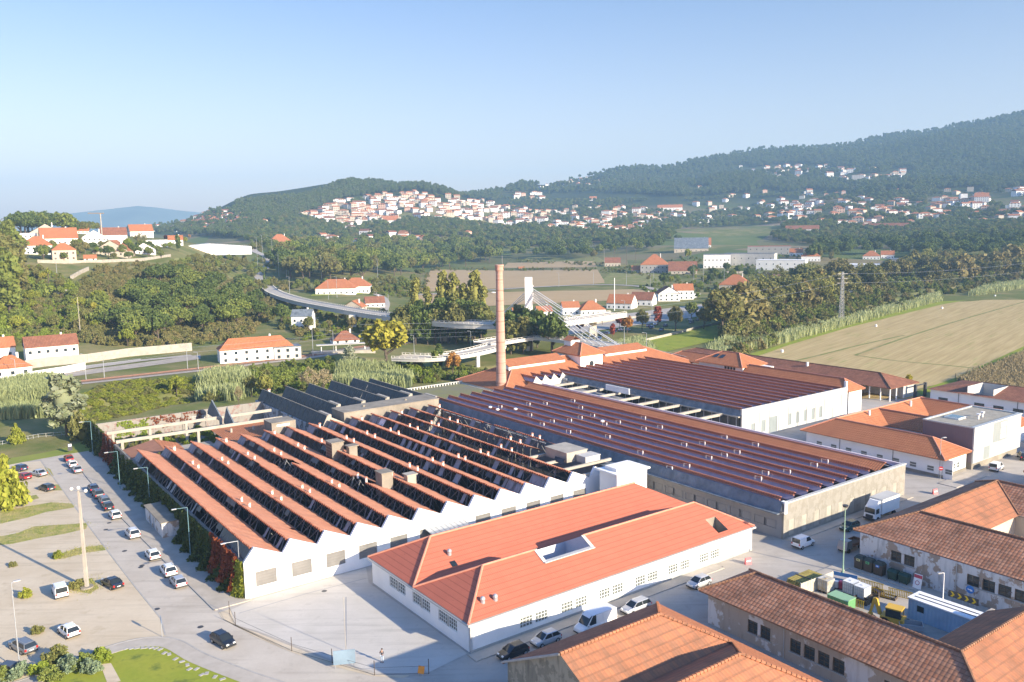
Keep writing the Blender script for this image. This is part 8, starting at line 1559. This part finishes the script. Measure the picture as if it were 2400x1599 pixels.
tp = yard('tipped_trailer', 'grey mesh sided trailer standing beside the cabin', 'trailer', 2135, 1460, 1.3, 35); b = MB(); b.box(-1.4, 1.4, -.8, .8, .6, .68); b.build('floor', M['steel'], tp); b = MB()
for q in ((-1.4, 1.4, -.8, -.75), (-1.4, 1.4, .75, .8), (-1.4, -1.35, -.75, .75), (1.35, 1.4, -.75, .75)): b.box(*q, .683, 1.3)
b.build('side_panel', M['galv'], tp)
for s in (-1, 1): b = MB(); n = 10; A = [(.3*math.cos(2*math.pi*i/n), s*.82, .3+.3*math.sin(2*math.pi*i/n)) for i in range(n)]; b.frustum(A, [(q[0], s*1., q[2]) for q in A]); b.build('wheel', M['rubber'], tp)
# bins along the peeling wall
DG_ = flat('dark_recycling_bin', (.035, .05, .045), .5)
for i, (u, lb, c) in enumerate(((47.6, 'dark recycling bin with yellow slot at the wall corner', (.6, .55, .25)), (49.1, 'dark recycling bin with green slot between two others', (.12, .5, .2)), (50.7, 'dark recycling bin with blue badge, third from the corner', (.04, .2, .6)))):
    o = thing('recycling_bin', lb, 'bin', W(u, 78.0, .13), YA); b = MB(); b.frustum([(-.65, -.6, 0), (.65, -.6, 0), (.65, .6, 0), (-.65, .6, 0)], [(-.7, -.65, 1.6), (.7, -.65, 1.6), (.7, .65, 1.6), (-.7, .65, 1.6)]); b.build('body', plain('brown_bin_body%d' % i, (.085, .065, .05), .6), o); b = MB(); b.frustum([(-.72, -.67, 1.603), (.72, -.67, 1.603), (.72, .67, 1.603), (-.72, .67, 1.603)], [(-.5, -.4, 2.0), (.5, -.4, 2.0), (.5, .4, 2.0), (-.5, .4, 2.0)]); b.build('lid', DG_, o)
    b = MB(); b.box(-.28, .28, -.70, -.66, 1.25, 1.6); b.build('badge', flat('bin_badge%d' % i, c, .5), o); b = MB(); b.box(-.14, .14, -.72, -.703, 1.36, 1.5); b.build('slot', M['dark'] if i < 2 else M['white'], o)
for u, lb in ((52.9, 'dark green wheeled bin next to the recycling bins'), (54.6, 'dark green wheeled bin beside the white poster board')):
    o = thing('wheeled_bin', lb, 'bin', W(u, 77.9, .13), YA); b = MB(); b.frustum([(-.6, -.45, .15), (.6, -.45, .15), (.6, .45, .15), (-.6, .45, .15)], [(-.72, -.55, 1.2), (.72, -.55, 1.2), (.72, .55, 1.2), (-.72, .55, 1.2)]); b.build('body', flat('dark_green_plastic%d' % u, (.02, .055, .04), .5), o); b = MB(); b.frustum([(-.74, -.57, 1.203), (.74, -.57, 1.203), (.74, .57, 1.203), (-.74, .57, 1.203)], [(-.7, -.2, 1.5), (.7, -.2, 1.5), (.7, .4, 1.5), (-.7, .4, 1.5)]); b.build('lid', bpy.data.materials['dark_green_plastic%d' % u], o)
    for s in (-.5, .5): b = MB(); b.cyl(s, -.4, 0, .15, .09, .09, 8); b.build('castor', M['rubber'], o)
o = thing('poster_board', 'white poster board with red heading leaning by the bins', 'board', W(56.6, 77.6, .13), YA); b = MB(); b.frustum([(-.6, -.1, 0), (.6, -.1, 0), (.6, -.05, 0), (-.6, -.05, 0)], [(-.6, .35, 2.0), (.6, .35, 2.0), (.6, .4, 2.0), (-.6, .4, 2.0)]); b.build('panel', M['white'], o); b = MB(); t = lambda x, z: (x, -.112+.225*z, z); b.poly([t(-.58, 1.45), t(.58, 1.45), t(.58, 1.9), t(-.58, 1.9)]); b.build('heading', flat('red_heading', (.45, .05, .08), .5), o)
b = MB(); n = 16
for i in range(n): a, c = 2*math.pi*i/n, 2*math.pi*(i+1)/n; b.poly([t(.32*math.cos(a), .8+.32*math.sin(a)), t(.32*math.cos(c), .8+.32*math.sin(c)), t(.24*math.cos(c), .8+.24*math.sin(c)), t(.24*math.cos(a), .8+.24*math.sin(a))])
b.build('ring_mark', flat('red_ring', (.4, .08, .1), .5), o)
cv = thing('chevron_board', 'black board with four yellow chevrons on trestle legs', 'sign', W(63.4, 76.9, 0), YA); b = MB(); b.box(-2.0, 2.0, -.04, .04, .9, 1.8); b.build('board', M['darkmetal'], cv)
for i in range(4):
    b = MB(); x = -1.75+i*.95; y = -.05
    b.poly([(x, y, 1.72), (x+.3, y, 1.72), (x+.62, y, 1.35), (x+.3, y, .98), (x, y, .98), (x+.32, y, 1.35)]); b.build('chevron', flat('chevron_yellow%d' % i, (.7, .48, .02), .5), cv)
for x in (-1.6, 0, 1.6): b = MB(); b.bar((x, -.3, 0), (x, .04, 1.0), .03); b.bar((x, .4, 0), (x, .04, 1.0), .03); b.build('leg', M['galv'], cv)
bs = thing('blue_arrow_sign', 'round blue sign with a white right arrow above the chevron board', 'sign', W(63.9, 77.6, 0), YA); b = MB(); b.cyl(0, .05, 0, 2.9, .04, .04, 8); b.build('post', M['galv'], bs); b = MB(); n = 20; A = [(.55*math.cos(2*math.pi*i/n), -.03, 2.5+.55*math.sin(2*math.pi*i/n)) for i in range(n)]; b.frustum(A, [(p[0], 0, p[2]) for p in A]); b.build('disc', flat('blue_disc', (.02, .16, .5), .4), bs)
b = MB(); y = -.036; b.poly([(-.32, y, 2.57), (.08, y, 2.51), (.08, y, 2.39), (-.32, y, 2.45)]); b.poly([(.06, y, 2.62), (.36, y, 2.40), (.06, y, 2.26)]); b.build('arrow', M['white'], bs)
o = street_lamp(0, 0, 4.6, 'short white lamp post behind the site cabin', 'white', 200, .5, base=W(61.4, 75.4))
o = thing('yard_pipe_rail', 'long white pipe lying along the yard edge below the chevrons', 'pipe', W(58.5, 75.8, .6), YA); b = MB(); b.bar((0, 0, 0), (16, .2, .1), .09, n=8); b.build('pipe', M['white'], o)
for x in (1, 8, 15): b = MB(); b.box(x-.1, x+.1, -.2, .3, -.6, -.09); b.build('support', M['wood'], o)
rng_ = random.Random(4)
for i in range(14):
    u, v = rng_.uniform(49, 66), rng_.uniform(58, 73); o = thing('rubble_crate', 'broken crate of scrap among the yard clutter', 'scrap', W(u, v, .02), rng_.uniform(0, 3), 'scrap lying in the builders yard'); b = MB(); w, h = rng_.uniform(.4, 1.1), rng_.uniform(.25, .8)
    for q in ((-w, w, -.5, -.44), (-w, w, .44, .5), (-w, -w+.06, -.44, .44), (w-.06, w, -.44, .44)): b.box(*q, 0, h)
    b.box(-w+.07, w-.07, -.43, .43, 0, h*.6, 1); b.build('crate', [M['wood'], [M['wood'], M['steel'], M['concrete'], flat('scrap_blue%d' % i, (.05, .12, .3), .6)][i % 4]], o)
# ------------------------------------------------------------------ standing person
def person(px, py, ang):
    q = at(px, py); r = thing('person', 'person in light jeans and dark patterned jacket standing on the forecourt with hands raised', 'person', (q[0], q[1], .035), R(ang))
    def skin(name, verts, edges, rad, mat):
        me = bpy.data.meshes.new(name); me.from_pydata(verts, edges, []); me.materials.append(mat); o = bpy.data.objects.new(name, me); COL.objects.link(o); o.parent = r; m = o.modifiers.new('skin', 'SKIN'); s = o.modifiers.new('smooth', 'SUBSURF'); s.levels = s.render_levels = 1; m.use_smooth_shade = True
        if not me.skin_vertices: me.skin_vertices.new(name='')
        for i, v in enumerate(me.skin_vertices[0].data): v.radius = rad[i] if isinstance(rad[i], tuple) else (rad[i], rad[i]); v.use_root = (i == 0)
        return o
    v = [(0, 0, .95), (0, 0, 1.15), (0, 0, 1.38), (0, .01, 1.50), (0, .0, 1.60), (0, .01, 1.74)]; e = [(0, 1), (1, 2), (2, 3), (3, 4), (4, 5)]; rd = [(.14, .10), (.13, .095), (.15, .10), .055, (.085, .10), (.07, .085)]
    for s in (-1, 1):
        n = len(v); v += [(s*.10, 0, .90), (s*.11, .02, .50), (s*.12, -.02, .08), (s*.13, .14, .04)]; e += [(0, n), (n, n+1), (n+1, n+2), (n+2, n+3)]; rd += [.09, .062, .045, .04]
        n = len(v); v += [(s*.19, 0, 1.40), (s*.26, .10, 1.16), (s*.12, .26, 1.42), (s*.09, .29, 1.50)]; e += [(2, n), (n, n+1), (n+1, n+2), (n+2, n+3)]; rd += [.055, .045, .033, (.022, .035)]; h = n+3
        for k in range(4): n = len(v); y = .27+k*.018; v += [(s*(.075-.006*k), y, 1.555), (s*(.05-.006*k), y+.012, 1.59-.004*abs(k-1))]; e += [(h, n), (n, n+1)]; rd += [.009, .008]
        n = len(v); v += [(s*.06, .27, 1.49), (s*.035, .29, 1.52)]; e += [(h, n), (n, n+1)]; rd += [.010, .009]
    skin('body', v, e, rd, flat('skin_tone', (.45, .28, .20), .6))
    v = [(0, 0, .88), (0, 0, 1.15), (0, 0, 1.40)]; e = [(0, 1), (1, 2)]; rd = [(.175, .135), (.165, .125), (.18, .13)]
    for s in (-1, 1): n = len(v); v += [(s*.195, 0, 1.40), (s*.265, .10, 1.16), (s*.14, .235, 1.38)]; e += [(2, n), (n, n+1), (n+1, n+2)]; rd += [.08, .068, .055]
    skin('jacket', v, e, rd, plain('patterned_jacket', (.10, .10, .14), .9, .6, 9., c2=(.35, .33, .36)))
    v = [(0, 0, .93)]; e = []; rd = [(.165, .125)]
    for s in (-1, 1): n = len(v); v += [(s*.10, 0, .86), (s*.11, .02, .50), (s*.12, -.02, .10)]; e += [(0, n), (n, n+1), (n+1, n+2)]; rd += [.105, .082, .068]
    skin('trousers', v, e, rd, plain('light_jeans', (.42, .50, .60), .9, .1, 6.))
    for s in (-1, 1): b = MB(); b.frustum([(s*.12-.05, -.09, 0), (s*.12+.05, -.09, 0), (s*.13+.05, .19, 0), (s*.13-.05, .19, 0)], [(s*.12-.045, -.08, .09), (s*.12+.045, -.08, .09), (s*.13+.035, .16, .06), (s*.13-.035, .16, .06)]); b.build('shoe', M['darkmetal'], r)
    b = MB(); b.sphere((0, -.015, 1.70), .108, 10, 7); b.build('hair', flat('dark_brown_hair', (.03, .02, .015), .7), r); b = MB(); b.box(-.02, .02, .085, .125, 1.62, 1.67); b.build('nose', bpy.data.materials['skin_tone'], r)
    for s in (-1, 1): b = MB(); b.sphere((s*.035, .088, 1.675), .012, 6, 4); b.build('eye', M['dark'], r)
    b = MB(); b.box(-.03, .03, .09, .10, 1.575, 1.585); b.build('mouth', flat('lips', (.35, .12, .1), .6), r)
    ph = thing('camera', 'small dark camera held up by the person on the forecourt', 'camera', (q[0], q[1], .035), R(ang)); b = MB(); b.box(-.06, .06, .30, .35, 1.55, 1.63); b.build('body', M['plastic'], ph); b = MB(); b.bar((0, .35, 1.59), (0, .40, 1.59), .03, n=8); b.build('lens', M['carglass'], ph)
person(896, 1553, 160)
